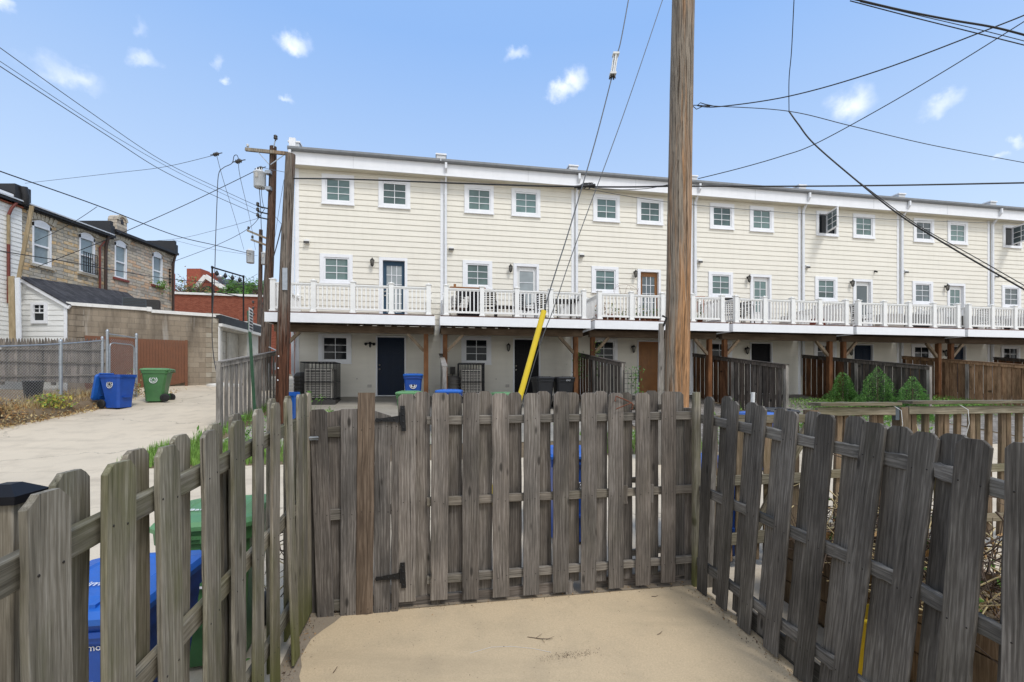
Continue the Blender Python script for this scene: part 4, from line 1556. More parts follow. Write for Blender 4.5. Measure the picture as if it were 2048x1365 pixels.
for k, (u, v, z0, h, w, n, lab) in enumerate(((9.95, 2.0, 2.1, 1.15, .16, 110, 'green vine climbing the left post of the third deck'), (9.35, 1.7, 2.05, .85, .2, 130, 'dark green leafy vine hanging by the second deck post'), (10.0, 4.7, 1.6, .75, .2, 90, 'vine on the black lattice trellis'))):
    r = random.Random(40 + k)
    lv = MB()
    p = fr(u, v)
    for j in range(n):
        q = Vector((p.x + r.gauss(0, w * .5), p.y - .1 + r.gauss(0, w * .5), z0 + h * r.random()))
        leaf_at(lv, q, rdir(r, -.4), r.uniform(.05, .11), r, int(r.random() < .3))
    solid('climbing_vine', lv, [M['leaf'], M['leaf_lime'] if k == 0 else M['shrub']], lab, 'vine')

# ---------------------------------------------------------------- shrubs, weeds, grass
for k, (u, v, H, wd, lab) in enumerate(((18.75, 2.69, 1.22, 1.0, 'broad clipped cone shrub, leftmost of the three by the black fence'), (18.75, 3.96, 1.5, 1.2, 'tallest clipped cone shrub, middle of the three by the black fence'),
                                        (18.75, 5.05, 1.32, .88, 'slimmest pointed shrub, rightmost of the three by the black fence'))):
    p = fr(u, v)
    g = gz(p.x, p.y)
    o = thing('conical_shrub', lab, 'shrub', (p.x, p.y, g), 0, 'clipped cone shrubs')
    r = random.Random(60 + k)
    lv = MB()
    for j in range(5200):
        t = 1 - math.sqrt(r.random())
        prof = (1 - t) ** .75 * (.5 + .08 * math.sin(9 * t + k)) if k != 1 else (1 - t) ** .8 * (.52 + .07 * math.sin(11 * t))
        if t < .12:
            prof *= .8 + 1.6 * t
        a = r.uniform(0, 2 * PI)
        rr = wd * 1.13 * prof * (1 - .35 * r.random() ** 2) * (1 + .10 * math.sin(5 * a + 7 * t + k) + .05 * math.sin(13 * a + 23 * t))
        if r.random() < .04:
            rr *= 1.12
        q = Vector((p.x + rr * math.cos(a), p.y + rr * math.sin(a), g + .02 + H * t))
        leaf_at(lv, q, (math.cos(a) + r.uniform(-.6, .6), math.sin(a) + r.uniform(-.6, .6), .7 + r.uniform(-.5, .5)), r.uniform(.035, .065), r, int(r.random() < .32))
    lv.build('foliage', [M['shrub'], M['shrub2']], o)
    tr = MB()
    tr.tube([(p.x, p.y, g - .02), (p.x, p.y, g + H * .75)], [.035, .012], 8)
    tr.build('stem', M['twig'], o)


def cover(name, n, u0, u1, d0, d1, seed, size, h, mats, dens=None):
    r = random.Random(seed)
    lv = MB()
    for q in area_pts(n, u0, u1, d0, d1, seed, dens):
        leaf_at(lv, q + Z * (h * r.random() ** .7), rdir(r, .6), size * r.uniform(.6, 1.2), r, int(r.random() < .4))
    o = lv.build(name, [M[mats[0]], M[mats[1]]])
    o['kind'] = 'stuff'
    return o


cover('ground_cover', 5200, 19.7, 23.9, 11.6, 14.4, 71, .08, .30, ('leaf', 'leaf_lime'), lambda u, d: 1 if d < 13.6 or u < 22 else .4)
cover('ground_cover', 5200, 15.2, 19.2, 10.6, 14.2, 72, .07, .26, ('leaf', 'leaf_lime'), lambda u, d: .95 if u > 16.9 else .10)
cover('ground_cover', 1500, 12.9, 16.5, 8.9, 11.2, 73, .10, .30, ('leaf', 'leaf_lime'), lambda u, d: .2 + .8 * (math.sin(u * 2.3) > -.1) * (d < 10.6))
grass('grass', area_pts(5200, -.8, 2.3, 8.75, 10.2, 81, lambda u, d: .25 + .75 * math.exp(-((u - .2) / 1.1) ** 2)), .20, ('grass', 'leaf_lime'), 81)
grass('grass', area_pts(2200, 8.0, 10.6, 8.7, 10.6, 82, lambda u, d: .9), .16, ('grass', 'leaf_lime'), 82)
grass('grass', area_pts(1200, -.5, .6, 10.2, 15.5, 83, lambda u, d: .8 * math.exp(-((u + .25) / .2) ** 2)), .22, ('grass', 'leaf'), 83)
grass('pad_grass', area_pts(700, .3, 9.4, 9.9, 14.5, 84, lambda u, d: .9 if abs((d - 9.9) % 2.65) < .10 or abs(u - 4.85) < .18 else .03), .06, ('grass', 'leaf'), 84)
for k, (px, py, Y, h, sp, n, mt, lf_, lab) in enumerate((
        (443, 868, 9.3, .52, .45, 12, ('leaf', 'leaf_lime'), .13, 'bright rosette weed at the near end of the silver-grey fence'),
        (405, 905, 8.9, .2, .4, 10, ('leaf', 'leaf_lime'), .09, 'low green weed at the left edge of the grass'),
        (500, 860, 9.6, .65, .5, 14, ('leaf', 'leaf_lime'), .10, 'bushy green weed at the foot of the green sign post'),
        (545, 850, 9.9, .5, .5, 14, ('grass', 'leaf_lime'), .09, 'pale green weed just left of the dark pole'),
        (602, 800, 13.2, .55, .6, 20, ('leaf', 'leaf'), .16, 'large-leaved green plant by the barrel and cage'),
        (1440, 815, 10.3, .75, .35, 12, ('leaf_lime', 'leaf'), .10, 'bushy bright weed right of the big pole'),
        (1462, 815, 10.6, 1.0, .2, 5, ('leaf', 'leaf_lime'), .08, 'tall slender weed right of the bushy weed'),
        (1290, 815, 9.8, .4, .5, 14, ('leaf', 'shrub2'), .09, 'low dark weed under the orange-brown door'),
        (652, 800, 12.6, .25, .5, 10, ('leaf', 'leaf_lime'), .1, 'small weed at the corner of the first cage'),
        (250, 775, 14.6, .75, .5, 14, ('leaf', 'dry'), .12, 'green weed behind the wire gate'),
        (272, 765, 15.2, .9, .35, 8, ('leaf', 'straw'), .12, 'tall seeding weed beside the brown gate'))):
    p = at(px, py, Y)
    weed('weed_plant', lab, (p.x, p.y, gz(p.x, p.y)), h, sp, n, mt, 300 + k, lf_, 'weed', 'weeds along the fences')
# a leafy stem between the left fence and the green bin
weed('weed_plant', 'dark broad-leaved weed growing between left fence and its bins', (-1.72, 2.78, gz(-1.72, 2.78)), .55, .12, 5, ('leaf', 'shrub2'), 350, .11, 'weed', 'weeds along the fences')

# ---------------------------------------------------------------- wheeled bins
_bn = {}


def bin_mesh():
    g = {}
    mb = MB()
    # tapered body: levels of a rounded rectangle
    def lev(hx, y0, y1, z, c):
        return [(-hx + c, y0, z), (hx - c, y0, z), (hx, y0 + c, z), (hx, y1 - c, z), (hx - c, y1, z), (-hx + c, y1, z), (-hx, y1 - c, z), (-hx, y0 + c, z)]
    L = [lev(.215, -.245, .19, .015, .05), lev(.225, -.26, .215, .25, .05), lev(.245, -.285, .27, .55, .045), lev(.262, -.31, .31, .80, .04), lev(.265, -.315, .315, .86, .04),
         lev(.285, -.335, .335, .865, .045), lev(.29, -.34, .34, .95, .045), lev(.27, -.32, .32, .95, .04), lev(.262, -.31, .31, .86, .04), lev(.21, -.24, .2, .08, .05)]
    vs = [p for l in L for p in l]
    fs = [(i * 8 + k, i * 8 + (k + 1) % 8, i * 8 + 8 + (k + 1) % 8, i * 8 + 8 + k) for i in range(len(L) - 1) for k in range(8)]
    fs += [tuple(range(8))[::-1], tuple((len(L) - 1) * 8 + k for k in range(8))]
    mb.add(vs, fs)
    # moulded grip ribs in front, foot tread behind, axle brackets
    mb.bx(-.18, .18, -.352, -.3405, .895, .92)
    for x in (-.17, -.085, 0, .085, .17):
        mb.bx(x - .006, x + .006, -.3515, -.3405, .868, .894)
    mb.bx(-.12, .12, -.31, -.262, .30, .33)
    for x in (-.2, .2):
        mb.bx(x - .02, x + .02, .16, .27, .05, .24)
    mb.bx(-.16, .16, .205, .235, .28, .5)
    mb.tube([(-.22, .39, .93), (.22, .39, .93)], .016, 8)
    for x in (-.215, .215):
        mb.bx(x - .02, x + .02, .335, .40, .90, .948)
    g['body'] = mb
    ld = MB()
    def lv(hx, y0, y1, z, c):
        return lev(hx, y0, y1, z, c)
    L = [lv(.288, -.355, .36, .952, .05), lv(.30, -.372, .375, .958, .05), lv(.302, -.375, .378, .985, .055), lv(.285, -.35, .36, 1.01, .06), lv(.19, -.24, .27, 1.03, .08), lv(.175, -.225, .255, 1.022, .08)]
    vs = [p for l in L for p in l]
    fs = [(i * 8 + k, i * 8 + (k + 1) % 8, i * 8 + 8 + (k + 1) % 8, i * 8 + 8 + k) for i in range(len(L) - 1) for k in range(8)]
    fs += [tuple(range(8))[::-1], tuple((len(L) - 1) * 8 + k for k in range(8))]
    ld.add(vs, fs)
    ld.tube([(-.2, .395, .975), (.2, .395, .975)], .02, 8)
    for x in (-.12, .12):
        ld.bx(x - .012, x + .012, -.33, -.235, 1.012, 1.03)
    g['lid'] = ld
    wh = MB()
    wh.lathe([(.06, -.03), (.115, -.03), (.125, -.02), (.125, .02), (.115, .03), (.06, .03)], (0, 0, 0), 20, 0, (1, 0, 0))
    wh.lathe([(.0, .024), (.03, .026), (.06, .016), (.075, .016)], (0, 0, 0), 16, 0, (1, 0, 0))
    wh.lathe([(.0, -.024), (.03, -.026), (.06, -.016), (.075, -.016)], (0, 0, 0), 16, 0, (1, 0, 0))
    for k in range(6):
        a = 2 * PI * k / 6
        wh.beam((.0, .02 * math.cos(a), .02 * math.sin(a)), (0, .11 * math.cos(a), .11 * math.sin(a)), .05, .014, 0, Vector((1, 0, 0)))
    g['wheel'] = wh
    em = MB()
    n = 24
    em.add([(.105 * math.cos(2 * PI * k / n), 0, .105 * math.sin(2 * PI * k / n)) for k in range(n)], [tuple(range(n))])
    em.add([(.088 * math.cos(2 * PI * k / n), -.0012, .088 * math.sin(2 * PI * k / n)) for k in range(n)], [tuple(range(n))], 1)
    # three bent arrows of the recycling mark
    for k in range(3):
        a0 = PI / 2 + 2 * PI * k / 3
        for da, s in ((-.55, .044), (-.1, .05), (.35, .038)):
            a = a0 + da
            c = Vector((.053 * math.cos(a), -.0024, .053 * math.sin(a)))
            t = Vector((-math.sin(a), 0, math.cos(a))) * s * .5
            o_ = Vector((math.cos(a), 0, math.sin(a))) * .016
            em.add([c - t - o_, c + t - o_, c + t * .9 + o_, c - t + o_], [(0, 1, 2, 3)], 0)
    g['emblem'] = em
    return g


def wbin(label, p, rz, body, lid, openlid=False, word=None, sides='F', group=None, lidword=None, number=None):
    if not _bn:
        _bn.update(bin_mesh())
        _bn['m'] = {}
    def me(k, mts):
        key = (k, tuple(mts))
        if key not in _bn['m']:
            _bn['m'][key] = _bn[k].mesh(k, [M[x] for x in mts])
        return _bn['m'][key]
    o = thing('wheelie_bin', label, 'bin', p, rz, group or 'wheeled rubbish bins')
    inst('body', me('body', (body,)), o)
    if openlid:
        m = Matrix.Rotation(math.radians(-258), 3, 'X')
        piv = Vector((0, .395, .975))
        inst('lid', me('lid', (lid,)), o, piv - m @ piv, m)
    else:
        inst('lid', me('lid', (lid,)), o)
    for x in (-.245, .245):
        inst('wheel', me('wheel', ('rubber',)), o, (x, .27, .125))
    em = ('print', 'ink' if body == 'blue' else 'green')
    if 'F' in sides:
        inst('emblem', me('emblem', em), o, (0, -.3, .66), Matrix.Rotation(math.radians(-5.5), 3, 'X'))
    if 'R' in sides:
        inst('emblem', me('emblem', em), o, (.262, -.02, .67), Matrix.Rotation(PI / 2, 3, 'Z') @ Matrix.Rotation(math.radians(-4), 3, 'X'))
    if 'L' in sides:
        inst('emblem', me('emblem', em), o, (-.262, -.02, .67), Matrix.Rotation(-PI / 2, 3, 'Z') @ Matrix.Rotation(math.radians(-4), 3, 'X'))
    def put(txt, size, loc, rot, nm='lettering'):
        vs, fs = text_mesh(txt, size)
        mb = MB()
        mb.add([(x, y, z) for x, y, z in vs], fs)
        inst(nm, mb.mesh(nm, M['print']), o, loc, rot)
    up = Matrix.Rotation(PI / 2, 3, 'X')
    if word:
        put(word, .042, (.10, -.3165, .838), up)
    if lidword:
        put(lidword, .07, (-.02, -.10, 1.0315), Matrix.Identity(3))
    if number:
        put(number, .07, (.06, -.354, .905), up)
    return o


def gp(x, y):
    return (x, y, gz(x, y) + .002)


BL, GR = ('blue', 'blue_lid'), ('green', 'green_lid')
LFR = TH
wbin('blue bin nearest the viewer, pressed against the left fence', gp(-1.98, 2.26), LFR, *BL, word='Baltimore', lidword='Baltimore')
wbin('green bin behind the left fence, next to the near blue bin', gp(-2.12, 3.30), LFR + .1, *GR, lidword='Baltimore')
wbin('open blue bin with its lid hanging back, by the wire gate', gp(-11.25, 13.0), -PI / 2 - .15 + PI, *BL, openlid=True, sides='LR')
wbin('closed green bin in front of the brown board gate', gp(-10.95, 14.05), -PI / 2 + .35, *GR, sides='LR')
wbin('blue bin with white recycling emblem beside the first basement door', gp(-3.1, 14.25), TH + .05, *BL)
wbin('green-lidded bin behind the gate top, near the first deck', gp(-2.36, 10.5), TH, *GR)
wbin('blue-lidded bin standing right of the grey end-on fence', gp(-1.5, 10.9), TH - .15, *BL)
wbin('green-lidded bin in front of the second cage', gp(-.17, 10.6), TH + .1, *GR)
wbin('blue bin behind the middle of the back fence', gp(.66, 5.3), TH, *BL)
wbin('blue bin outside the right back corner of the yard', gp(2.12, 4.98), TH + .1, *BL, word='Baltimore')
wbin('blue-lidded bin far behind the right fence, near the white stub', gp(4.56, 8.4), TH, *BL)
wbin('green bin behind the tan railing', gp(4.25, 5.15), TH, *GR)
m = MB()
for (z0, z1, a0, a1) in ((.0, .62, .13, .165),):
    vs = [(sx * a0, sy * a0, z0) for sx, sy in ((-1, -1), (1, -1), (1, 1), (-1, 1))] + [(sx * a1, sy * a1, z1) for sx, sy in ((-1, -1), (1, -1), (1, 1), (-1, 1))]
    m.add(vs, [(3, 2, 1, 0), (0, 1, 5, 4), (1, 2, 6, 5), (2, 3, 7, 6), (3, 0, 4, 7)])
m.bx(-.18, .18, -.18, .18, .62, .66)
m.bx(-.165, .165, -.165, .165, .66, .72)
m.bx(-.06, .06, -.19, -.181, .52, .56)
X, Y = -5.86, 12.05
m.v = [(a + X, b + Y, c + gz(X, Y)) for a, b, c in m.v]
solid('recycling_tub', m, M['blue_lid'], 'small square blue tub just right of the dark pole', 'tub')
wbin('narrow black bin left of the numbered black bin', gp(.96, 14.3), TH + .1, 'black_pl', 'black_pl', sides='')
wbin('black bin with white number on its rim beside the deck post', gp(1.62, 14.4), TH, 'black_pl', 'black_pl', sides='', number='1717')
wbin('black-lidded bin standing by the near left end of the tan railing', gp(5.2, 8.95), TH - .35, 'black_pl', 'black_pl', sides='')

# ---------------------------------------------------------------- condensers in cages, barrels
for k, (u, v, w, lab) in enumerate(((1.02, .95, .98, 'caged air conditioner under the first basement window'), (5.83, .95, .84, 'caged air conditioner under the second basement window'))):
    p = fr(u, v)
    g = gz(p.x, p.y) + .02
    o = thing('air_conditioner', lab, 'air conditioner', (p.x, p.y, g), TH, 'caged air conditioners')
    h = w / 2
    mb = MB()
    mb.bx(-h - .05, h + .05, -h - .05, h + .05, -.15, .06)
    mb.build('pad', M['hvac_dark'], o, True)
    b = h - .10
    mb = MB()
    mb.bx(-b + .03, b - .03, -b + .03, b - .03, .06, 1.0)
    mb.build('coil', M['hvac_dark'], o, True)
    mb = MB()
    for j in range(17):
        z = .09 + .052 * j
        ring_ = [(-b, -b), (b, -b), (b, b), (-b, b)]
        for (xa, ya), (xb, yb) in zip(ring_, ring_[1:] + ring_[:1]):
            mb.beam((xa, ya, z), (xb, yb, z), .022, .026)
    for j in range(6):
        x = -b + 2 * b * j / 5
        for y in (-b - .005, b + .005):
            mb.bx(x - .008, x + .008, y - .016, y + .016, .07, .98)
        for xx in (-b - .005, b + .005):
            mb.bx(xx - .016, xx + .016, x - .008, x + .008, .07, .98)
    mb.bx(-b - .02, b + .02, -b - .02, b + .02, .985, 1.03)
    mb.build('louvres', M['hvac'], o, True)
    mb = MB()
    for rr in (.1, .18, .26, .33):
        mb.tube([(rr * math.cos(2 * PI * q / 20), rr * math.sin(2 * PI * q / 20), 1.045) for q in range(21)], .006, 5, caps=False)
    mb.build('fan_grille', M['iron'], o, True)
    mb = MB()
    H = 1.24
    for z in (.10, .62, H):
        for (xa, ya), (xb, yb) in zip([(-h, -h), (h, -h), (h, h), (-h, h)], [(h, -h), (h, h), (-h, h), (-h, -h)]):
            mb.beam((xa, ya, z), (xb, yb, z), .028, .028)
    nb = 9
    for j in range(nb + 1):
        x = -h + 2 * h * j / nb
        for y in (-h, h):
            mb.bx(x - .0065, x + .0065, y - .0065, y + .0065, -.02, H)
            mb.bx(y - .0063, y + .0063, x - .0067, x + .0067, -.02, H - .001)
        mb.beam((x, -h, H + .002), (x, h, H + .002), .012, .012)
    mb.build('cage', M['iron'], o, True)
for k, (px, Y, lab) in enumerate(((606, 15.25, 'ribbed grey-brown barrel left of the first caged air conditioner'), (905, 15.3, 'ribbed grey-brown barrel behind the end-on fence'))):
    X = (px - 1024) * Y / FPX
    mb = MB()
    pr = [(.0, .0), (.24, .0)]
    for j in range(6):
        z = .05 + .12 * j
        pr += [(.26, z), (.285, z + .03), (.285, z + .07), (.265, z + .1)]
    pr += [(.25, .78), (.2, .84), (.0, .86)]
    mb.lathe(pr, (X, Y, gz(X, Y) + .01), 20)
    solid('rain_barrel', mb, M['tank'], lab, 'barrel', 'rain barrels by the wall')

# ---------------------------------------------------------------- things on the decks
def dp(i, x, y, z=0.0):
    """deck-local to world: x along the deck, y back from its front edge"""
    p = fr(W * i - .06 + x, 2.70 - y)
    return Vector((p.x, p.y, ZD + z))


def chair_mesh():
    f, s = MB(), MB()
    for x in (-.25, .25):
        f.tube([(x, -.24, 0), (x, -.22, .40), (x, -.2, .62), (x, .16, .62)], .014, 6)
        f.tube([(x, .26, 0), (x, .2, .40), (x, .27, .95)], .014, 6)
        f.tube([(x, -.22, .40), (x, .2, .40)], .012, 6)
    f.tube([(-.25, .27, .95), (.25, .27, .95)], .014, 6)
    for k in range(7):
        z = .47 + .07 * k
        s.bx(-.24, .24, .205 + (z - .4) * .12, .222 + (z - .4) * .12, z, z + .045)
    for k in range(6):
        s.bx(-.24, .24, -.2 + .068 * k, -.2 + .068 * k + .05, .405, .42)
    return f, s


cf_, cs_ = chair_mesh()
cf_, cs_ = cf_.mesh('chair_frame', M['iron']), cs_.mesh('slats', M['iron'])
CH = [(1, 1.55, .95, 2.9, 'black slatted patio chair left of the low table on the second deck'), (1, 2.75, 1.0, .5, 'black slatted patio chair in front of the curtained door'), (1, 3.55, 1.1, 2.2, 'black slatted patio chair nearest the yellow guard'), (1, .65, 1.2, 3.6, 'black slatted patio chair holding pale cushions'),
      (3, .55, .9, 2.6, 'black bistro chair by the left end of the fourth deck'), (3, 1.15, 1.2, -1.2, 'black bistro chair right of the bistro table'), (4, 1.5, 1.2, 1.4, 'dark chair on the fifth deck'), (5, 2.6, 1.1, 1.6, 'dark chair on the sixth deck')]
for i, x, y, a, lab in CH:
    o = thing('patio_chair', lab, 'chair', dp(i, x, y), TH + a, 'black patio chairs on the decks')
    inst('chair_frame', cf_, o)
    inst('slats', cs_, o)
for i, x, y, w, d, h, lab, rnd in ((1, 2.05, .75, .75, .5, .42, 'low black table in the middle of the second deck', 0), (1, 4.05, 1.0, .95, .8, .72, 'black dining table at the right end of the second deck', 0), (3, .85, .65, .6, .6, .7, 'small black bistro table on the fourth deck', 1)):
    o = thing('patio_table', lab, 'table', dp(i, x, y), TH, 'patio tables on the decks')
    m = MB()
    if rnd:
        m.lathe([(.0, h), (.3, h), (.3, h - .02), (.0, h - .02)], (0, 0, 0), 20)
    else:
        m.bx(-w / 2, w / 2, -d / 2, d / 2, h - .03, h)
    m.build('table_top', M['iron'], o, True)
    for sx in (-1, 1):
        for sy in (-1, 1):
            m = MB()
            m.tube([(sx * w * .42, sy * d * .42, 0), (sx * w * .38, sy * d * .38, h - .03)], .016, 6)
            m.build('leg', M['iron'], o, True)
o = thing('barbecue_grill', 'black covered grill with a wooden side shelf on the second deck', 'grill', dp(1, .95, 1.75), TH)
m = MB()
m.bx(-.36, .36, -.26, .26, .05, .82)
m.build('cabinet', M['black'], o, True)
m = MB()
m.prism([(-.40, -.28, .82), (-.40, -.30, .95), (-.40, -.16, 1.12), (-.40, .16, 1.12), (-.40, .28, .95), (-.40, .28, .82)], (.8, 0, 0))
m.build('hood', M['black'], o, True)
m = MB()
m.bx(-.62, .56, -.34, -.18, 1.125, 1.165)
m.bx(-.5, -.42, -.31, -.22, 1.166, 1.26)
m.build('shelf', M['orange'], o, True)
for i, x, y, w, lab in ((1, .62, 1.15, .5, 'stack of pale cushions on the second deck'), (3, 2.9, .9, .5, 'pale cushions piled on the fourth deck'), (2, 3.75, .95, .9, 'tilted pale cushions on the third deck')):
    m = MB()
    for k in range(4):
        b = MB()
        c = dp(i, x, y, (.44 if i == 1 else .06) + .1 * k)
        m.box(c, (w, w * .85, .085), rotz(TH + .1 * k))
    solid('cushion_stack', m, M['cushion'], lab, 'cushions', 'cushions on the decks')
pots = [(2, .22 + .21 * k, .32, k) for k in range(6)] + [(2, 1.35 + .2 * k, .34, k + 6) for k in range(8)] + [(2, 3.15 + .24 * k, .4, k + 14) for k in range(4)]
PL = ['terracotta pot of orange blooms at the left end of the third deck', 'terracotta pot with a tall terracotta-coloured bloom beside the orange blooms', 'low terracotta pot third from the left on the third deck', 'terracotta pot fourth from the left on the third deck', 'terracotta pot just before the second railing post of the third deck', 'terracotta pot against the second railing post of the third deck']
for i, x, y, k in pots:
    r = random.Random(k)
    c = dp(i, x, y)
    s = r.uniform(.8, 1.15)
    lab = PL[k] if k < 6 else ('terracotta flower pot in the row below the orange glazed door' if k < 14 else 'terracotta flower pot in the row right of the big pole')
    o = thing('flower_pot', lab, 'plant pot', c, 0, 'flower pots on the third deck' if k < 6 else ('flower pots below the orange glazed door' if k < 14 else 'flower pots right of the big pole'))
    m = MB()
    m.lathe([(.0, 0), (.07 * s, 0), (.095 * s, .15 * s), (.105 * s, .15 * s), (.105 * s, .18 * s), (.09 * s, .18 * s), (.085 * s, .14 * s), (.0, .14 * s)], c, 12)
    m.build('pot', M['terracotta'], o)
    m = MB()
    hh = .42 if k in (0, 1) else r.uniform(.12, .4)
    for j in range(40):
        q = c + Vector((r.gauss(0, .05), r.gauss(0, .05), .16 * s + hh * r.random()))
        leaf_at(m, q, rdir(r, .8), r.uniform(.05, .09), r, int(k == 0 and r.random() < .6) if k < 2 else int(r.random() < .08))
    m.build('foliage', [M['leaf'], M['flower']] if k != 1 else [M['orange'], M['flower']], o)
tr = MB()
c = dp(2, 1.15, .30, .1)
for k in range(5):
    a = math.radians(50 + 20 * k)
    tr.tube([c + U * (.12 * (k - 2)), c + U * (.12 * (k - 2)) + U * (.1 * (k - 2)) + Z * (1.0)], .004, 5)
tr.tube([c + U * (.42 * math.cos(PI * q / 12)) + Z * (.85 + .25 * math.sin(PI * q / 12)) for q in range(13)], .004, 5)
tr.tube([c + U * (-.4 + .05 * q) + Z * (.9 + .2 * math.sin(q * .8)) for q in range(17)], .003, 5)
solid('wire_trellis', tr, M['rust'], 'rusty wire fan trellis on the third deck left of the orange door', 'trellis')
m = MB()
c = dp(3, .35, 1.0, 0)
m.box(dp(2, 3.9, 1.1, 1.0), (.9, .5, .03), rotz(TH))
for sx in (-.4, .4):
    for sy in (-.2, .2):
        m.box(dp(2, 3.9 + sx, 1.1 + sy, .49), (.04, .04, .98), rotz(TH))
solid('plant_stand', m, M['terracotta'], 'reddish plant stand on the third deck right of the pole', 'stand')
for i, x, col, lab in ((4, .5, 'iron', 'dark folded parasol base on the fifth deck'), (4, 2.4, 'hvac', 'grey storage trunk on the fifth deck'), (4, 3.6, 'iron', 'black planter box on the fifth deck'), (5, 1.0, 'hvac_dark', 'dark storage trunk on the sixth deck'), (5, 3.8, 'iron', 'black planter box on the sixth deck'), (3, 4.1, 'sill_red', 'small red crate on the fourth deck')):
    m = MB()
    c = dp(i, x, .9)
    if 'parasol' in lab:
        m.lathe([(.0, 0), (.25, 0), (.22, .06), (.03, .08), (.03, .8), (.07, .9), (.05, 1.0), (.0, 1.02)], c, 14)
    else:
        s = .3 if 'crate' in lab else .55
        m.box(c + Z * (.5 * s), (s * 1.5, s * .8, s), rotz(TH))
        m.box(c + Z * (s + .02), (s * 1.56, s * .86, .04), rotz(TH))
    solid('deck_crate' if 'crate' in lab else ('parasol_base' if 'parasol' in lab else ('planter_box' if 'planter' in lab else 'storage_trunk')), m, M[col], lab, 'deck item')
# ---------------------------------------------------------------- left side: bank, wire fence, stockade fence
mb = MB()
ys = [7.5 + .5 * k for k in range(13)]
cols = [(-11.72, .0), (-11.86, .16), (-12.05, .30), (-13.5, .34), (-18.0, .36)]
vs, fs = [], []
rr = random.Random(5)
for y in ys:
    for j, (x, dz) in enumerate(cols):
        x2 = x + (rr.uniform(-.05, .05) if j < 3 else 0) - max(0, (y - 13.0)) * .25
        vs.append((x2, y, gz(x2, y) + dz + (rr.uniform(-.03, .03) if j else -.02)))
n = len(cols)
for a in range(len(ys) - 1):
    for j in range(n - 1):
        fs.append((a * n + j + 1, a * n + j, a * n + n + j, a * n + n + j + 1))
mb.add(vs, fs)
o = mb.build('soil_bank', M['soil'])
o['kind'] = 'structure'


def bank(x, y):
    return gz(x, y) + (.34 if x < -12.05 else max(0, (-11.72 - x) * .95))


FX = -12.2
cf = thing('chainlink_fence', 'galvanised chain-link fence on the soil bank at the far left', 'fence', (FX, 12.3, bank(FX, 12.3)), 0)
ya, yb = 9.4, 13.60
zt = lambda y: bank(FX, y) + 1.50 + (.0 if y < 12.4 else (y - 12.4) * .03)
mb = MB()
sp = .075
n = int((yb - ya + 1.6) / sp)
for s in (1, -1):
    for k in range(n):
        y0 = ya - 1.6 + k * sp if s > 0 else ya + k * sp
        # a slanting wire from the ground to the top rail, cut at the fence ends
        pa, pb = (y0, 0.0), (y0 + s * 1.5, 1.5)
        lo, hi = (pa, pb) if s > 0 else (pb, pa)
        (la, ha), (lb_, hb_) = lo, hi
        if lb_ <= ya or la >= yb:
            continue
        if la < ya:
            ha += (hb_ - ha) * (ya - la) / (lb_ - la)
            la = ya
        if lb_ > yb:
            hb_ = ha + (hb_ - ha) * (yb - la) / (lb_ - la)
            lb_ = yb
        q = [Vector((FX + .006 * s, y, bank(FX, y) + .03 + h)) for y, h in ((la, ha), (lb_, hb_))]
        mb.tube(q, .0035, 3, caps=False)
mb.build('wire_netting', M['wire_mesh'], cf)
mb = MB()
mb.tube([(FX, ya + (yb - ya) * k / 8, zt(ya + (yb - ya) * k / 8)) for k in range(9)], .021, 8)
mb.build('top_rail', M['galv'], cf)
for y, r_ in ((10.7, .03), (12.3, .04), (13.55, .034)):
    mb = MB()
    mb.tube([(FX, y, bank(FX, y) - .05), (FX, y, zt(y) + .06)], r_, 10)
    mb.lathe([(r_ * 1.15, 0), (r_ * 1.15, .03), (r_ * .7, .06), (.0, .075)], (FX, y, zt(y) + .06), 10)
    mb.build('post', M['galv'], cf)
cg = thing('wire_gate', 'narrow chain-link gate with rounded top frame beside the open blue bin', 'gate', (FX, 14.2, gz(FX, 14.2)), 0)
for y in (13.72, 14.78):
    mb = MB()
    mb.tube([(FX, y, gz(FX, y)), (FX, y, 3.42)], .036, 10)
    mb.lathe([(.042, 0), (.042, .03), (.02, .07), (.0, .08)], (FX, y, 3.42), 10)
    mb.build('post', M['galv'], cg)
mb = MB()
mb.tube([(FX, 13.72, 3.36), (FX, 14.78, 3.33)], .02, 8)
mb.build('top_bar', M['galv'], cg)
mb = MB()
g0 = gz(FX, 14.2) + .12
mb.tube([(FX, 13.8, g0), (FX, 13.8, 2.98), (FX, 13.83, 3.06), (FX, 13.92, 3.10), (FX, 14.55, 3.10), (FX, 14.66, 3.06), (FX, 14.69, 2.98), (FX, 14.69, g0), (FX, 13.8, g0)], .02, 8)
mb.build('leaf_frame', M['galv'], cg)
mb = MB()
for s in (1, -1):
    for k in range(36):
        y0 = 13.8 - 1.75 + .075 * k
        la, lb_, ha, hb_ = y0, y0 + 1.75, g0, g0 + 1.75
        if s < 0:
            ha, hb_ = hb_, ha
        if lb_ <= 13.82 or la >= 14.67:
            continue
        f0, f1 = max(0, (13.82 - la) / 1.75), min(1, (14.67 - la) / 1.75)
        q = [Vector((FX + .006 * s, la + 1.75 * f, ha + (hb_ - ha) * f)) for f in (f0, f1)]
        mb.tube(q, .0035, 3, caps=False)
mb.build('wire_netting', M['wire_mesh'], cg)

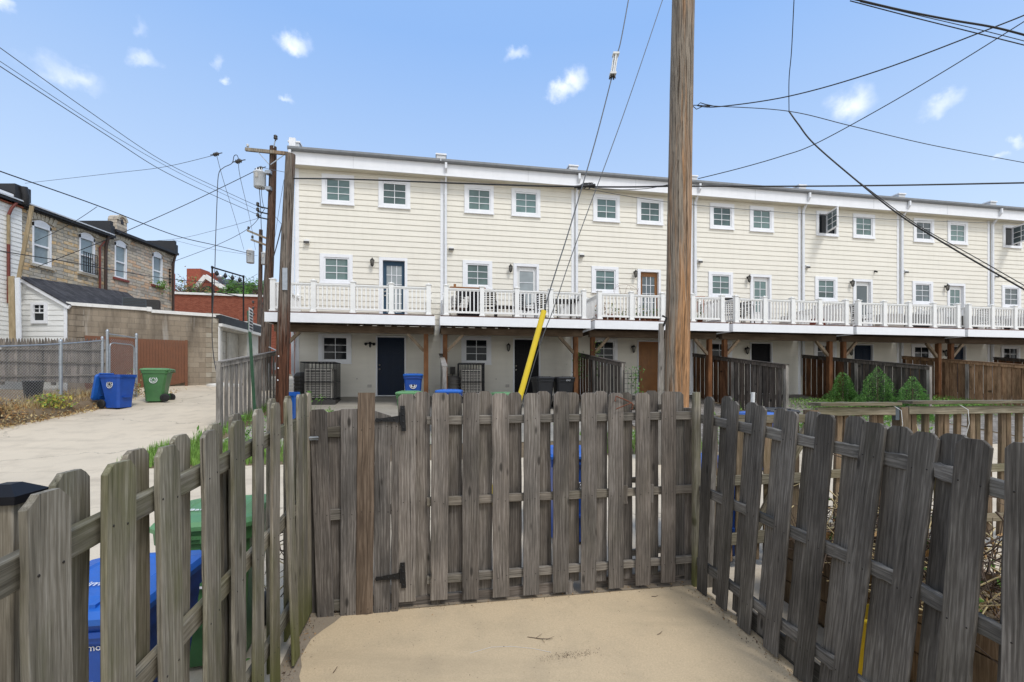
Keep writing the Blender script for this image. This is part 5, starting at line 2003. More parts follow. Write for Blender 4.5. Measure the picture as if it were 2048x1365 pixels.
r = random.Random(77)
sf = thing('stockade_fence', 'grey pointed stockade fence behind the chain-link', 'fence', (-15.2, 15.0, bank(-15.2, 15)), 0)
mb = MB()
x = -17.0
while x < -13.35:
    w = .098
    zt_ = 3.36 + r.uniform(-.025, .02) + (x + 15) * -.01
    zb_ = bank(x, 15) + .05
    y = 15.0 + r.uniform(-.006, .006)
    pts = [(x + .003, y, zb_), (x + w - .003, y, zb_), (x + w - .003, y, zt_ - .20), (x + w * .74, y, zt_ - .06), (x + w * .5, y, zt_), (x + w * .26, y, zt_ - .06), (x + .003, y, zt_ - .20)]
    mb.prism(pts, (0, .018, 0))
    x += w
mb.build('pale_panel', M['w_stockade'], sf)
for z0, sag in ((3.02, .06), (2.62, .1), (2.12, -.02)):
    rail(sf, (-17.0, 14.97, z0 - .03), (-13.4, 14.97, z0 - sag), M['w_rail'], .03, .05, int(z0 * 10))
for x in (-16.9, -15.2, -13.5):
    stand(board(.09, .09, 1.5, int(-x * 10), 0, .002), 'post', M['w_stockade'], sf, (x, 15.08, bank(x, 15) - .05), (x, 15.08, 4), Vector((1, 0, 0)))
for nm, p, s, mt, lab, cat in (('bucket', (-13.05, 12.4), .36, 'black_pl', 'black tub standing behind the chain-link fence', 'tub'),):
    X, Y = p
    mb = MB()
    g = bank(X, Y)
    mb.lathe([(.0, 0), (.17, 0), (.21, .46), (.225, .46), (.225, .5), (.2, .5), (.17, .04), (.0, .04)], (X, Y, g - .02), 18)
    solid(nm, mb, M[mt], lab, cat)
mb = MB()
mb.tube([(-13.25, 11.45, bank(-13.25, 11.45)), (-13.28, 11.5, bank(-13, 11.5) + .85)], .03, 8)
solid('marker_post', mb, M['yellow'], 'short yellow marker post behind the chain-link at the far left', 'post')
mb = MB()
mb.beam((-13.0, 10.9, 2.75), (-12.5, 11.15, 2.73), .05, .05)
mb.tube([(-12.75, 11.0, bank(-12.75, 11)), (-12.75, 11.02, 2.75)], .02, 6)
solid('folding_rack', mb, M['hvac'], 'small grey rack just above the chain-link at the left edge', 'rack')
# dry brush and weeds on the bank
for k, (X, Y, s, n, mt, lab) in enumerate(((-11.95, 10.62, .5, 420, ('dry', 'straw'), 'tan dried bush at the left edge on the soil bank'), (-12.0, 11.85, .42, 420, ('yellowbush', 'leaf_lime'), 'yellow-green bush at the foot of the chain-link'), (-12.15, 9.95, .5, 260, ('dry', 'leaf'), 'brown and green bush at the far left edge'))):
    r = random.Random(800 + k)
    lv, tw = MB(), MB()
    g = bank(X, Y) - .05
    o = thing('dry_bush', lab, 'bush', (X, Y, g), 0, 'bushes on the bank')
    for j in range(26):
        d = rdir(r, .9)
        tw.tube([(X, Y, g), Vector((X, Y, g)) + d * s * .55, Vector((X, Y, g)) + d * s + Vector((r.uniform(-.1, .1), r.uniform(-.1, .1), -.05))], [.005, .004, .002], 4)
    for j in range(n):
        d = rdir(r, .5)
        d.z = abs(d.z)
        q = Vector((X, Y, g)) + Vector((d.x * s * 1.15, d.y * s * 1.15, d.z * s)) * r.uniform(.35, 1.05)
        leaf_at(lv, q, rdir(r, -.1), r.uniform(.05, .11), r, int(r.random() < .35))
    tw.build('twigs', M['twig'], o)
    lv.build('foliage', [M[mt[0]], M[mt[1]]], o)
r = random.Random(6)
gp_ = []
for k in range(3200):
    y = r.uniform(8.8, 13.6)
    x = -11.95 - abs(r.gauss(0, .55))
    gp_.append((x, y, bank(x, y) - .02))
grass('dry_grass', gp_, .2, ('straw', 'dry'), 61, .8)
lv = MB()
for k in range(1500):
    y = r.uniform(9.0, 14.8)
    x = -11.72 + r.gauss(0, .12) - max(0, y - 13) * .25
    leaf_at(lv, (x, y, gz(x, y) + .01 + (max(0, -11.72 - x) * .9) + .03 * r.random()), rdir(r, .1), r.uniform(.04, .1), r, int(r.random() < .4))
for k in range(260):
    x, y = r.uniform(-13.2, -11.6), r.uniform(14.6, 16.4)
    leaf_at(lv, (x, y, gz(x, y) + .02 + .05 * r.random()), rdir(r, .1), r.uniform(.05, .12), r, int(r.random() < .5))
o = lv.build('leaf_litter', [M['dry'], M['straw']])
o['kind'] = 'stuff'


# ---------------------------------------------------------------- left side: buildings
def cutwall(mb, a0, a1, z0, z1, opens, place, mi=0, depth=.13):
    """upright wall from a0 to a1 with openings and their reveals; place(a, y, z) gives the point, y into the wall"""
    az = sorted({z0, z1} | {z for o in opens for z in o[2:]})
    for za, zb in zip(az, az[1:]):
        xs = [(a0, a1)]
        for (a, b, c, d) in opens:
            if c < (za + zb) / 2 < d:
                nx = []
                for p, q in xs:
                    if b <= p or a >= q:
                        nx.append((p, q))
                    else:
                        if a > p:
                            nx.append((p, a))
                        if b < q:
                            nx.append((b, q))
                xs = nx
        for p, q in xs:
            mb.add([place(p, 0, za), place(q, 0, za), place(q, 0, zb), place(p, 0, zb)], [(0, 1, 2, 3)], mi)
    for (a, b, c, d) in opens:
        P = [place(a, 0, c), place(b, 0, c), place(b, 0, d), place(a, 0, d)]
        Q = [place(a, depth, c), place(b, depth, c), place(b, depth, d), place(a, depth, d)]
        mb.add(P + Q, [(0, 4, 5, 1), (1, 5, 6, 2), (2, 6, 7, 3), (3, 7, 4, 0)], mi)


def boxp(mb, place, a0, a1, y0, y1, z0, z1, mi=0):
    ps = [place(a, y, z) for z in (z0, z1) for a, y in ((a0, y0), (a1, y0), (a1, y1), (a0, y1))]
    mb.add(ps, [(3, 2, 1, 0), (4, 5, 6, 7), (0, 1, 5, 4), (1, 2, 6, 5), (2, 3, 7, 6), (3, 0, 4, 7)], mi)


FAC = -17.3
pf = lambda a, y, z: (FAC - y, a, z)


def oldwin(parent, a0, a1, z0, z1, place, sill='keystone', glass='glass_teal', bars=False):
    """double-hung window under a shallow cast-stone arch"""
    m = MB()
    t = .06
    boxp(m, place, a0, a0 + t, -.02, .12, z0, z1)
    boxp(m, place, a1 - t, a1, -.02, .12, z0, z1)
    boxp(m, place, a0 + t, a1 - t, -.02, .12, z0, z0 + .07)
    n = 8
    for k in range(n):
        f0, f1 = k / n, (k + 1) / n
        arc = lambda f: z1 - .04 + .16 * (1 - (2 * f - 1) ** 2)
        xa, xb = a0 + (a1 - a0) * f0, a0 + (a1 - a0) * f1
        ps = [place(xa, -.02, z1 - .16), place(xb, -.02, z1 - .16), place(xb, -.02, arc(f1)), place(xa, -.02, arc(f0))]
        m.prism(ps, Vector(place(0, .06, 0)) - Vector(place(0, 0, 0)))
    w = m.build('window', M['trim'], parent)
    m = MB()
    zm = (z0 + z1 - .1) / 2
    boxp(m, place, a0 + t, a1 - t, .03, .07, zm - .03, zm + .03)
    m.build('meeting_rail', M['trim'], w)
    for za, zb, y in ((z0 + .07, zm - .03, .075), (zm + .03, z1 - .10, .05)):
        m = MB()
        boxp(m, place, a0 + t - .002, a1 - t + .002, y, y + .008, za - .002, zb + .002)
        m.build('pane', M[glass], w)
    m = MB()
    nv = 7
    for k in range(nv):
        f = k / (nv - 1)
        an = math.radians(-24 + 48 * f)
        cx = (a0 + a1) / 2
        R0 = .5 * (a1 - a0) / math.sin(math.radians(24)) * 1.12
        zc = z1 + .13 - R0
        p0 = (cx + R0 * math.sin(an), zc + R0 * math.cos(an))
        p1 = (cx + (R0 + .3) * math.sin(an), zc + (R0 + .3) * math.cos(an))
        m.beam(place(p0[0], -.012 - .004 * (k % 2), p0[1]), place(p1[0], -.012 - .004 * (k % 2), p1[1]), .118, .07, 0, Vector(place(0, -1, 0)) - Vector(place(0, 0, 0)))
    m.build('stone_arch', M['keystone'], w)
    m = MB()
    boxp(m, place, a0 - .08, a1 + .08, -.07, .1, z0 - .10, z0 - .001)
    m.build('sill', M[sill], w)
    if bars:
        m = MB()
        for k in range(7):
            a = a0 + .05 + (a1 - a0 - .1) * k / 6
            boxp(m, place, a - .012, a + .012, -.16, -.14, z0 + .02, z0 + .8)
        for z in (z0 + .02, z0 + .4, z0 + .8):
            boxp(m, place, a0 + .02, a1 - .02, -.165, -.135, z - .012, z + .012)
        m.build('window_guard', M['iron'], w)
    return w


LW = [('first', 14.2, 19.6, 8.15, 'formstone', 'tan and grey formstone rowhouse with the guarded window', [(16.40, 17.08, 6.20, 7.72, 'keystone', False), (18.18, 18.86, 6.33, 7.86, 'keystone', True)], 6.5),
      ('second', 19.6, 23.3, 8.45, 'redstone', 'pinkish formstone rowhouse with a plant at its upper window', [(19.80, 20.42, 6.48, 8.04, 'sill_red', False), (21.88, 22.50, 6.62, 8.14, 'sill_red', False)], 6.5)]
for nm, y0, y1, zt_, mt, lab, ws, dep in LW:
    o = thing('rowhouse', lab, 'house', (FAC, (y0 + y1) / 2, 1.6), 0, 'formstone rowhouses on the left')
    mb = MB()
    cutwall(mb, y0, y1, 1.0, zt_, [(a, b, c, d - .05) for a, b, c, d, _, _ in ws], pf)
    mb.add([pf(y0, 0, 1), pf(y0, dep, 1), pf(y0, dep, zt_), pf(y0, 0, zt_)], [(0, 1, 2, 3)])
    mb.add([pf(y1, 0, 1), pf(y1, dep, 1), pf(y1, dep, zt_), pf(y1, 0, zt_)], [(3, 2, 1, 0)])
    mb.add([pf(y0, dep, 1), pf(y1, dep, 1), pf(y1, dep, zt_), pf(y0, dep, zt_)], [(3, 2, 1, 0)])
    mb.add([pf(y0, .14, 1), pf(y1, .14, 1), pf(y1, .14, zt_), pf(y0, .14, zt_)], [(0, 1, 2, 3)], 1)
    mb.build('wall', [M[mt], M['glass_dark']], o)
    for a, b, c, d, sl, br in ws:
        oldwin(o, a, b, c, d, pf, sl, 'glass_pale', br)
    mb = MB()
    e = .003 if nm == 'first' else 0
    ps = [pf(y0 + .002, -.16, zt_ + .02), pf(y1 - .002, -.16, zt_ + .02), pf(y1 - .002, dep, zt_ + .55), pf(y0 + .002, dep, zt_ + .55)]
    mb.prism(ps, (0, 0, .05))
    mb.build('roof', M['tar'], o)
    mb = MB()
    boxp(mb, pf, y0 + .01, y1 - .01, -.26, -.163, zt_ - .06, zt_ + .05)
    boxp(mb, pf, y0 + .01, y1 - .01, -.16, -.002, zt_ - .10, zt_ + .015)
    mb.build('gutter', M['membrane'], o)
    if nm == 'first':
        mb = MB()
        boxp(mb, pf, y0 + .3, y1 - .12, -.30, -.262, zt_ + .03, zt_ + .075)
        mb.build('drip_edge', M['alu'], o)
    mb = MB()
    boxp(mb, pf, y1 - .15, y1 - .003, -.12, dep, zt_ + .07, zt_ + .66)
    boxp(mb, pf, y1 - .2, y1 - .003, -.2, -.12, zt_ - .05, zt_ + .45)
    mb.build('parapet', M['membrane'], o)
    mb = MB()
    yy = y1 - .30 if nm == 'first' else y1 - .16
    mb.tube([pf(yy, -.2, zt_ - .05), pf(yy, -.09, zt_ - .45), pf(yy, -.07, zt_ - .9), pf(yy, -.07, 4.2 if nm == 'first' else 3.0)], .055, 8)
    mb.build('downspout', M['brown_pipe'], o)
    if nm == 'first':
        mb = MB()
        mb.tube([pf(19.05, -.05, zt_ - .6), pf(19.05, -.05, 4.3)], .04, 8)
        mb.tube([pf(19.05, -.05, zt_ - .6), pf(19.2, -.12, zt_ - .3)], .03, 8)
        mb.build('vent_pipe', M['rust_pipe'], o)
        mb = MB()
        boxp(mb, pf, 16.9, 17.9, .9, 1.6, zt_ + .1, zt_ + .36, 0)
        boxp(mb, pf, 17.9, 18.25, .9, 1.6, zt_ + .1, zt_ + .38, 1)
        mb.build('roof_hatch', [M['alu'], M['membrane']], o)
    else:
        mb = MB()
        prof = [(20.22, 8.3), (20.74, 8.3), (20.74, 9.15)] + [(20.48 + .26 * math.cos(math.radians(a)), 9.15 + .26 * math.sin(math.radians(a))) for a in range(15, 180, 15)] + [(20.22, 9.15)]
        mb.prism([pf(a, .25, z) for a, z in prof], Vector((-.42, 0, 0)))
        mb.prism([pf(a, .245, z) for a, z in [(20.40, 9.0), (20.56, 9.0), (20.56, 9.14), (20.48, 9.24), (20.40, 9.14)]], Vector((.003, 0, 0)), 1)
        for k in range(9):
            a = math.radians(10 + 20 * k)
            mb.beam(pf(20.48 + .17 * math.cos(a), .225, 9.15 + .17 * math.sin(a)), pf(20.48 + .28 * math.cos(a), .225, 9.15 + .28 * math.sin(a)), .08, .05, 2, Vector((1, 0, 0)))
        mb.build('chimney', [M['redstone'], M['ink'], M['keystone']], o)
        lv = MB()
        r = random.Random(3)
        for j in range(120):
            q = pf(22.25 + r.gauss(0, .2), -.12 - abs(r.gauss(0, .1)), 6.62 + r.gauss(.02, .13))
            leaf_at(lv, q, rdir(r, -.2), r.uniform(.08, .16), r, int(r.random() < .5))
        lv = solid('window_plant', lv, [M['leaf'], M['leaf_lime']], 'green plant spilling over a red sill of the pinkish rowhouse', 'plant')
        mb = MB()
        for k in range(5):
            boxp(mb, pf, 22.9, 22.97, -.1, -.02, 7.55 - .16 * k, 7.61 - .16 * k)
        mb.tube([pf(22.93, -.05, 7.6), pf(22.95, -.05, 6.0)], .012, 5)
        mb.build('service_bracket', M['iron'], o)
        mb = MB()
        boxp(mb, pf, 19.75, 22.0, -1.3, -.005, 4.42, 4.52)
        boxp(mb, pf, 22.05, 22.6, -.9, -.005, 4.2, 4.3)
        boxp(mb, pf, 21.4, 22.4, -.9, -.2, 1.5, 4.2)
        mb.build('porch_roof', M['membrane'], o)

# far left white-sided house
wh_ = thing('sided_house', 'white clapboard house with a red rain pipe at the far left edge', 'house', (FAC + .05, 13.5, 1.4), 0)
mb = MB()
k = 0
z = 1.2
while z < 8.0:
    z1_ = min(z + .155, 8.0)
    X = FAC + .08
    mb.add([(X + .018, 11, z), (X + .018, 15.98, z), (X + .003, 15.98, z1_), (X + .003, 11, z1_)], [(0, 1, 2, 3)])
    mb.add([(X + .018, 11, z), (X + .018, 15.98, z), (X, 15.98, z), (X, 11, z)], [(3, 2, 1, 0)])
    z = z1_
mb.add([(FAC + .08, 11, 1), (FAC - 5, 11, 1), (FAC - 5, 11, 8.5), (FAC + .08, 11, 8.5)], [(0, 1, 2, 3)])
mb.add([(FAC + .08, 15.98, 1), (FAC - 5, 15.98, 1), (FAC - 5, 15.98, 8.5), (FAC + .08, 15.98, 8.5)], [(3, 2, 1, 0)])
mb.build('wall', M['white_siding'], wh_)
mb = MB()
mb.bx(FAC + .085, FAC + .16, 11, 15.97, 8.0, 8.22, 0)
mb.bx(FAC - .1, FAC + .22, 11, 15.97, 8.221, 8.34, 1)
mb.build('cornice', [M['redbrick'], M['trim']], wh_)
mb = MB()
mb.bx(FAC - 5, FAC + .18, 11, 15.6, 8.345, 8.40)
mb.bx(FAC - 5, FAC + .26, 15.6, 16.12, 8.2, 8.72)
mb.tube([(FAC + .27, 15.85, 8.70), (FAC + .3, 15.9, 8.4), (FAC + .22, 15.95, 8.15)], .12, 8)
mb.build('roof', M['membrane'], wh_)
mb = MB()
mb.tube([(FAC + .22, 15.75, 8.2), (FAC + .2, 15.55, 7.85), (FAC + .15, 15.5, 7.6)], .045, 8, 0)
mb.tube([(FAC + .15, 15.5, 7.6), (FAC + .15, 15.5, 6.6)], .045, 8, 1)
mb.tube([(FAC + .15, 15.5, 6.6), (FAC + .15, 15.5, 4.6)], .045, 8, 0)
mb.build('rain_pipe', [M['rust_pipe'], M['w_tan']], wh_)
mb = MB()
a, b = at(64, 412, 15.6), at(37, 560, 15.6)
mb.beam(a, b, .13, .04, 0, Vector((0, 1, 0)))
solid('loose_board', mb, M['w_tan'], 'long pale tan board leaning high against the rowhouse corner', 'board')
for k, (xa, xb, ya_, yb_, Y, mt, lab) in enumerate(((17, 28, 553, 672, 15.45, 'w_tan', 'wide tan plank standing upright by the white shed'), (30, 40, 556, 670, 15.35, 'spout', 'grey metal length leaning beside the tan plank'))):
    mb = MB()
    p, q = at((xa + xb) / 2, ya_, Y), at((xa + xb) / 2 + 4, yb_ + 60, Y - .05)
    mb.beam(p, q, .2 if k == 0 else .15, .04, 0, Vector((0, 1, 0)))
    solid('leaning_plank', mb, M[mt], lab, 'plank', 'planks leaning by the shed')

# lean-to shed
sh = thing('lean_to_shed', 'small white-sided lean-to shed with grey shingle roof and a tiny window', 'shed', (-16.4, 16, 1.6), 0)
zr = lambda x: 5.52 - (x + 17.25) * .535
mb = MB()
z = 1.3
SX0, SX1 = -17.25, -15.62
wx0, wx1, wz0, wz1 = -16.82, -16.34, 4.02, 4.66
while z < 5.5:
    z1_ = z + .185
    xr = lambda zz: min(SX1, -17.25 + (5.50 - zz) / .535)
    segs = [(SX0, None)]
    if z < wz1 and z1_ > wz0:
        segs = [(SX0, wx0), (wx1, None)]
    for (p, q) in segs:
        q0, q1 = (xr(z), xr(z1_)) if q is None else (q, q)
        q1 = max(q1, p)
        if q0 > p:
            mb.add([(p, 15.978, z), (q0, 15.978, z), (q1, 15.995, z1_), (p, 15.995, z1_)], [(0, 1, 2, 3)])
            mb.add([(p, 15.978, z), (q0, 15.978, z), (q0, 16.0, z), (p, 16.0, z)], [(3, 2, 1, 0)])
    z = z1_
mb.add([(wx0 - .1, 15.999, 3.7), (wx1 + .1, 15.999, 3.7), (wx1 + .1, 15.999, 4.85), (wx0 - .1, 15.999, 4.85)], [(0, 1, 2, 3)])
mb.add([(SX1, 16, 1.3), (SX1, 20.2, 1.3), (SX1, 20.2, 4.62), (SX1, 16, 4.62)], [(0, 1, 2, 3)])
mb.build('wall', M['white_siding'], sh)
mb = MB()
mb.prism([(SX0, 15.88, zr(SX0) + .06), (SX0, 20.4, zr(SX0) + .36), (SX1 + .12, 20.4, zr(SX1 + .12) - .06), (SX1 + .12, 15.88, zr(SX1 + .12))], (0, 0, .05))
mb.build('roof', M['shingle'], sh)
mb = MB()
mb.beam((SX0, 15.93, zr(SX0)), (SX1 + .14, 15.93, zr(SX1 + .14) - .06), .06, .12, 0, Vector((0, 0, 1)))
mb.bx(SX1 - .10, SX1 + .01, 15.955, 15.976, 1.3, 4.55)
mb.build('trim', M['trim'], sh)
mb = MB()
ring(mb, wx0 - .04, wx1 + .04, wz0 - .06, wz1 + .04, wx0 + .06, wx1 - .06, wz0 + .05, wz1 - .05, 15.93, 16.03)
w = mb.build('window', M['trim'], sh)
mb = MB()
mb.bx(wx0 + .06, wx1 - .06, 15.985, 15.995, wz0 + .05, wz1 - .05)
mb.build('pane', M['glass_dark'], w)
mb = MB()
xm, zm = (wx0 + wx1) / 2, (wz0 + wz1) / 2
mb.bx(wx0 + .06, wx1 - .06, 15.955, 15.98, zm - .02, zm + .02)
mb.bx(xm - .012, xm + .012, 15.96, 15.979, zm + .02, wz1 - .05)
mb.bx(wx0 + .06, wx1 - .06, 15.962, 15.978, zm + .13, zm + .15)
mb.build('sash', M['trim'], w)
mb = MB()
mb.tube([(-17.2, 19.6, 5.2), (-16.6, 20.0, 5.0), (-15.7, 20.3, 4.7)], .06, 6)
mb.bx(-16.9, -16.3, 19.2, 19.9, 5.0, 5.2)
mb.build('roof_flashing', M['membrane'], sh)

# block garage, turned to the alley
P1, P2 = Vector((-15.6, 16.0, 0)), Vector((-11.93, 18.5, 0))
GA = math.atan2(P2.y - P1.y, P2.x - P1.x)
GL = (P2 - P1).length
ga = thing('block_garage', 'stained cinder-block garage wall with white coping behind the brown gate', 'garage', (P1.x, P1.y, 1.3), GA)
lz = lambda z: z - 1.3
mb = MB()
mb.bx(0.0, GL, 0, 4.2, 0, lz(4.60), 0)
mb.build('wall', M['block'], ga, True)
mb, mb2 = MB(), MB()
for j in range(17):
    z0 = .2 * j + .003
    for side in (0, 1):
        lo = (.0 if j % 2 else .0)
        wq = .42 if (j + side) % 2 else .22
        if side == 0:
            mb.bx(-.012, wq, -.014 - .006 * (j % 2), .3, z0, z0 + .188)
        else:
            mb2.bx(GL - wq, GL + .012, -.014 - .006 * (j % 2), .3, z0, z0 + .188)
mb.build('quoin', M['block'], ga, True)
mb2.build('quoin', M['quoin'], ga, True)
mb = MB()
mb.bx(-.05, 2.22, -.06, .3, lz(4.602), lz(4.72))
mb.bx(2.16, 2.30, -.075, .24, lz(4.58), lz(4.75))
mb.bx(2.302, GL + .05, -.06, .3, lz(4.54), lz(4.66))
mb.build('coping', M['coping'], ga, True)
mb = MB()
mb.bx(.2, GL - .1, .31, 4.1, lz(4.602), lz(4.64))
mb.build('roof', M['tar'], ga, True)

gw = thing('garage_front', 'white-painted block garage front with black roof edge facing the alley', 'garage', (P2.x, P2.y, 1.5), 0)
pg = lambda a, y, z: (P2.x + .03 - y - (a - 18.5) * .13, a, z)
mb = MB()
cutwall(mb, 18.46, 22.2, 1.4, 4.5, [(18.75, 21.0, 1.5, 4.12)], pg, 0, .55)
mb.build('wall', M['block_white'], gw)
mb = MB()
boxp(mb, pg, 18.78, 19.95, .45, .5, 1.5, 4.1)
for z in (2.1, 2.62, 3.14, 3.66):
    boxp(mb, pg, 18.78, 19.95, .435, .449, z, z + .03, 1)
boxp(mb, pg, 19.955, 20.98, .40, .5, 1.5, 4.1)
boxp(mb, pg, 20.02, 20.06, .39, .399, 1.6, 3.9, 1)
mb.build('door', [M['block_white'], M['hvac']], gw)
mb = MB()
boxp(mb, pg, 18.4, 22.3, -.14, -.02, 4.28, 4.62)
boxp(mb, pg, 18.4, 22.3, -.02, 3.0, 4.505, 4.61)
mb.build('roof_edge', M['membrane'], gw)
mb = MB()
boxp(mb, pg, 18.38, 22.3, -.19, -.03, 4.16, 4.275)
boxp(mb, pg, 18.38, 20.0, -.08, .15, 4.622, 4.66, 0)
boxp(mb, pg, 20.9, 22.3, -.10, .2, 4.622, 4.70, 0)
boxp(mb, pg, 18.40, 18.52, -.06, -.005, 1.4, 4.15)
mb.build('trim', M['coping'], gw)

bgt = thing('board_gate', 'reddish brown painted vertical-board gate against the block garage', 'gate', (-13.6, 17.3, 1.5), 0)
mb = MB()
r = random.Random(4)
d0 = Vector((math.cos(GA), math.sin(GA), 0))
x = 0.0
Gs = Vector((-14.2, 16.85, 0))
while x < 1.72:
    w = .088
    p = Gs + d0 * (x + w / 2)
    g = max(1.45, min(1.9, 1.50 + .24 * x))
    mb.box((p.x, p.y, (g + 3.53) / 2), (w - .005, .03, 3.53 - g), rotz(GA))
    x += w
mb.build('boards', M['w_brown_gate'], bgt)
for x in (-.02, 1.74):
    p = Gs + d0 * x
    m = MB()
    m.box((p.x, p.y, 2.5), (.09, .09, 2.1), rotz(GA))
    m.build('post', M['w_brown_gate'], bgt)
mb = MB()
p, q = Gs - d0 * 1.2, Gs - d0 * .05
mb.beam((p.x, p.y, 3.52), (q.x, q.y, 3.5), .03, .09)
for k in range(12):
    c = p.lerp(q, (k + .5) / 12)
    mb.box((c.x, c.y, 2.55), (.09, .028, 1.95), rotz(GA))
mb.build('side_boards', M['w_brown_gate'], bgt)
mb = MB()
r = random.Random(9)
pts = []
for k in range(14):
    a = 2 * PI * k / 14
    pts.append(Vector((-11.3 + .75 * math.cos(a) * r.uniform(.8, 1.1), 17.9 + .28 * math.sin(a), 0)))
g = gz(-11.3, 17.9)
top = [p + Z * (gz(p.x, p.y) + r.uniform(.04, .1)) for p in pts]
bot = [p * 1.0 + Z * (gz(p.x, p.y) + .0) for p in pts]
cc = Vector((-11.3, 17.9, g + .16))
mb.add(top + bot + [cc], [(k, (k + 1) % 14, 28) for k in range(14)] + [(14 + k, 14 + (k + 1) % 14, (k + 1) % 14, k) for k in range(14)])
solid('tarpaulin', mb, M['cushion'], 'crumpled off-white sheet on the ground by the block garage corner', 'sheet')
for k, (u_, v_, z_, s_, lab) in enumerate((((-15.4, 18.6), 0, 4.72, .75, 'slate grey condenser on the garage roof'), ((-14.95, 18.95), 0, 4.72, .45, 'black-fronted condenser on the garage roof'))):
    X, Y = u_
    o = thing('roof_condenser', lab, 'air conditioner', (X, Y, z_), GA, 'air conditioners on the garage roof')
    m = MB()
    m.bx(-.5 * s_, .5 * s_, -.3, .3, 0, .58)
    m.build('case', M['hvac_blue' if k == 0 else 'hvac_dark'], o, True)
    m = MB()
    for j in range(9):
        z = .06 + .06 * j
        m.bx(-.47 * s_, .47 * s_, -.318, -.302, z, z + .022)
        m.bx(.5 * s_ + .002, .5 * s_ + .016, -.28, .28, z, z + .022)
    m.build('louvres', M['hvac_dark'], o, True)
fl = thing('string_light_frame', 'thin black pipe frame hung with bulbs above the garage roof', 'frame', (-13.1, 20.0, 4.7), 0)
pa, pb = at(424.5, 535, 20.2), at(487, 553.5, 21.75)
mb = MB()
mb.tube([(pa.x, pa.y, 4.5), pa], .035, 8)
mb.tube([(pb.x, pb.y, 4.5), pb], .035, 8)
mb.tube([pa, pb], .035, 8)
for q in (pa, pb):
    mb.lathe([(.0, -.06), (.05, -.05), (.05, .05), (.0, .06)], q, 8)
q0 = Vector((pa.x, pa.y, pa.z - 1.05))
mb.tube([q0, Vector((pb.x, pb.y, q0.z))], .02, 6)
mb.build('pipe_frame', M['iron'], fl)
for f in (.14, .40, .63, .87):
    q = pa.lerp(pb, f)
    m = MB()
    m.tube([q, q - Z * .12], .01, 5)
    m.lathe([(.0, -.34), (.07, -.27), (.09, -.22), (.05, -.14), (.035, -.1), (.0, -.1)], q, 10)
    m.build('bulb', M['ink'], fl)

# brick block and gabled brick hall further away
bk = thing('brick_building', 'long red brick building with white coping behind the garage', 'building', (-20, 37, 2.4), 0)
a, b = Vector((-31, 35.6, 0)), Vector((-13.6, 39.2, 0))
d = (b - a).normalized()
nrm_ = Vector((-d.y, d.x, 0))
ang = math.atan2(d.y, d.x)
L = (b - a).length
bk.rotation_euler = (0, 0, ang)
bk.location = (a.x, a.y, 2.0)
mb = MB()
mb.bx(0, L, 0, 9, 0, 6.95)
mb.build('wall', M['redbrick'], bk, True)
mb = MB()
mb.bx(-.1, L + .1, -.12, 9.1, 6.955, 7.13)
mb.build('coping', M['coping'], bk, True)
mb = MB()
mb.bx(.0, 3.2, -.05, 2, 7.135, 9.0)
mb.build('stair_head', M['redbrick_far'], bk, True)
gbh = thing('gabled_hall', 'far brick hall with a white-edged gable, fanlight and slate roof', 'building', (-41, 62, 3), 0)
Yg = 62.0
A, B, C = at(384, 590, Yg), at(413, 558, Yg), at(463, 588, Yg)
mb = MB()
mb.prism([(A.x, Yg, 3), (C.x, Yg, 3), C, B, A], (0, 10, 0))
mb.build('wall', M['redbrick_far'], gbh)
mb = MB()
mb.beam(A + Vector((-.4, -.15, -.25)), B + Vector((0, -.15, .3)), .3, .55)
mb.beam(B + Vector((0, -.152, .3)), C + Vector((.5, -.152, -.25)), .3, .55)
mb.build('verge', M['coping'], gbh)
mb = MB()
c = at(415, 587, Yg - .1)
mb.prism([c + Vector((1.0 * math.cos(PI * k / 12), 0, 1.0 * math.sin(PI * k / 12))) for k in range(13)], (0, .05, 0))
mb.build('fanlight', M['glass_dark'], gbh)
mb = MB()
r0, r1, r2, r3 = at(430, 562, 64), at(457, 558, 70), at(524, 573, 70), at(524, 600, 64)
r4, r5 = at(463, 590, 63.5), at(436, 575, 63.5)
mb.add([r0, r1, r2, r3, r4, r5], [(0, 5, 4, 3, 2, 1)])
mb.add([r0 + Vector((0, 8, -2)), r1, r2, r2 + Vector((0, 8, -2))], [(0, 1, 2, 3)])
mb.build('roof', M['farroof'], gbh)
mb = MB()
p = at(397, 541, 66)
mb.bx(p.x - 1.0, p.x + 1.0, 65, 67, 10, p.z)
mb.build('chimney', M['redbrick_far'], gbh)
mb = MB()
p = at(428, 549, 68)
mb.bx(p.x - .55, p.x + .55, 67.2, 68.5, 12, p.z)
mb.build('chimney', M['redbrick_far'], gbh)
mb = MB()
p = at(441, 557, 66)
mb.lathe([(.0, -1.0), (.35, -1.0), (.35, -.1), (.55, .0), (.55, .35), (.0, .5)], p, 14)
mb.build('roof_vent', M['galv'], gbh)


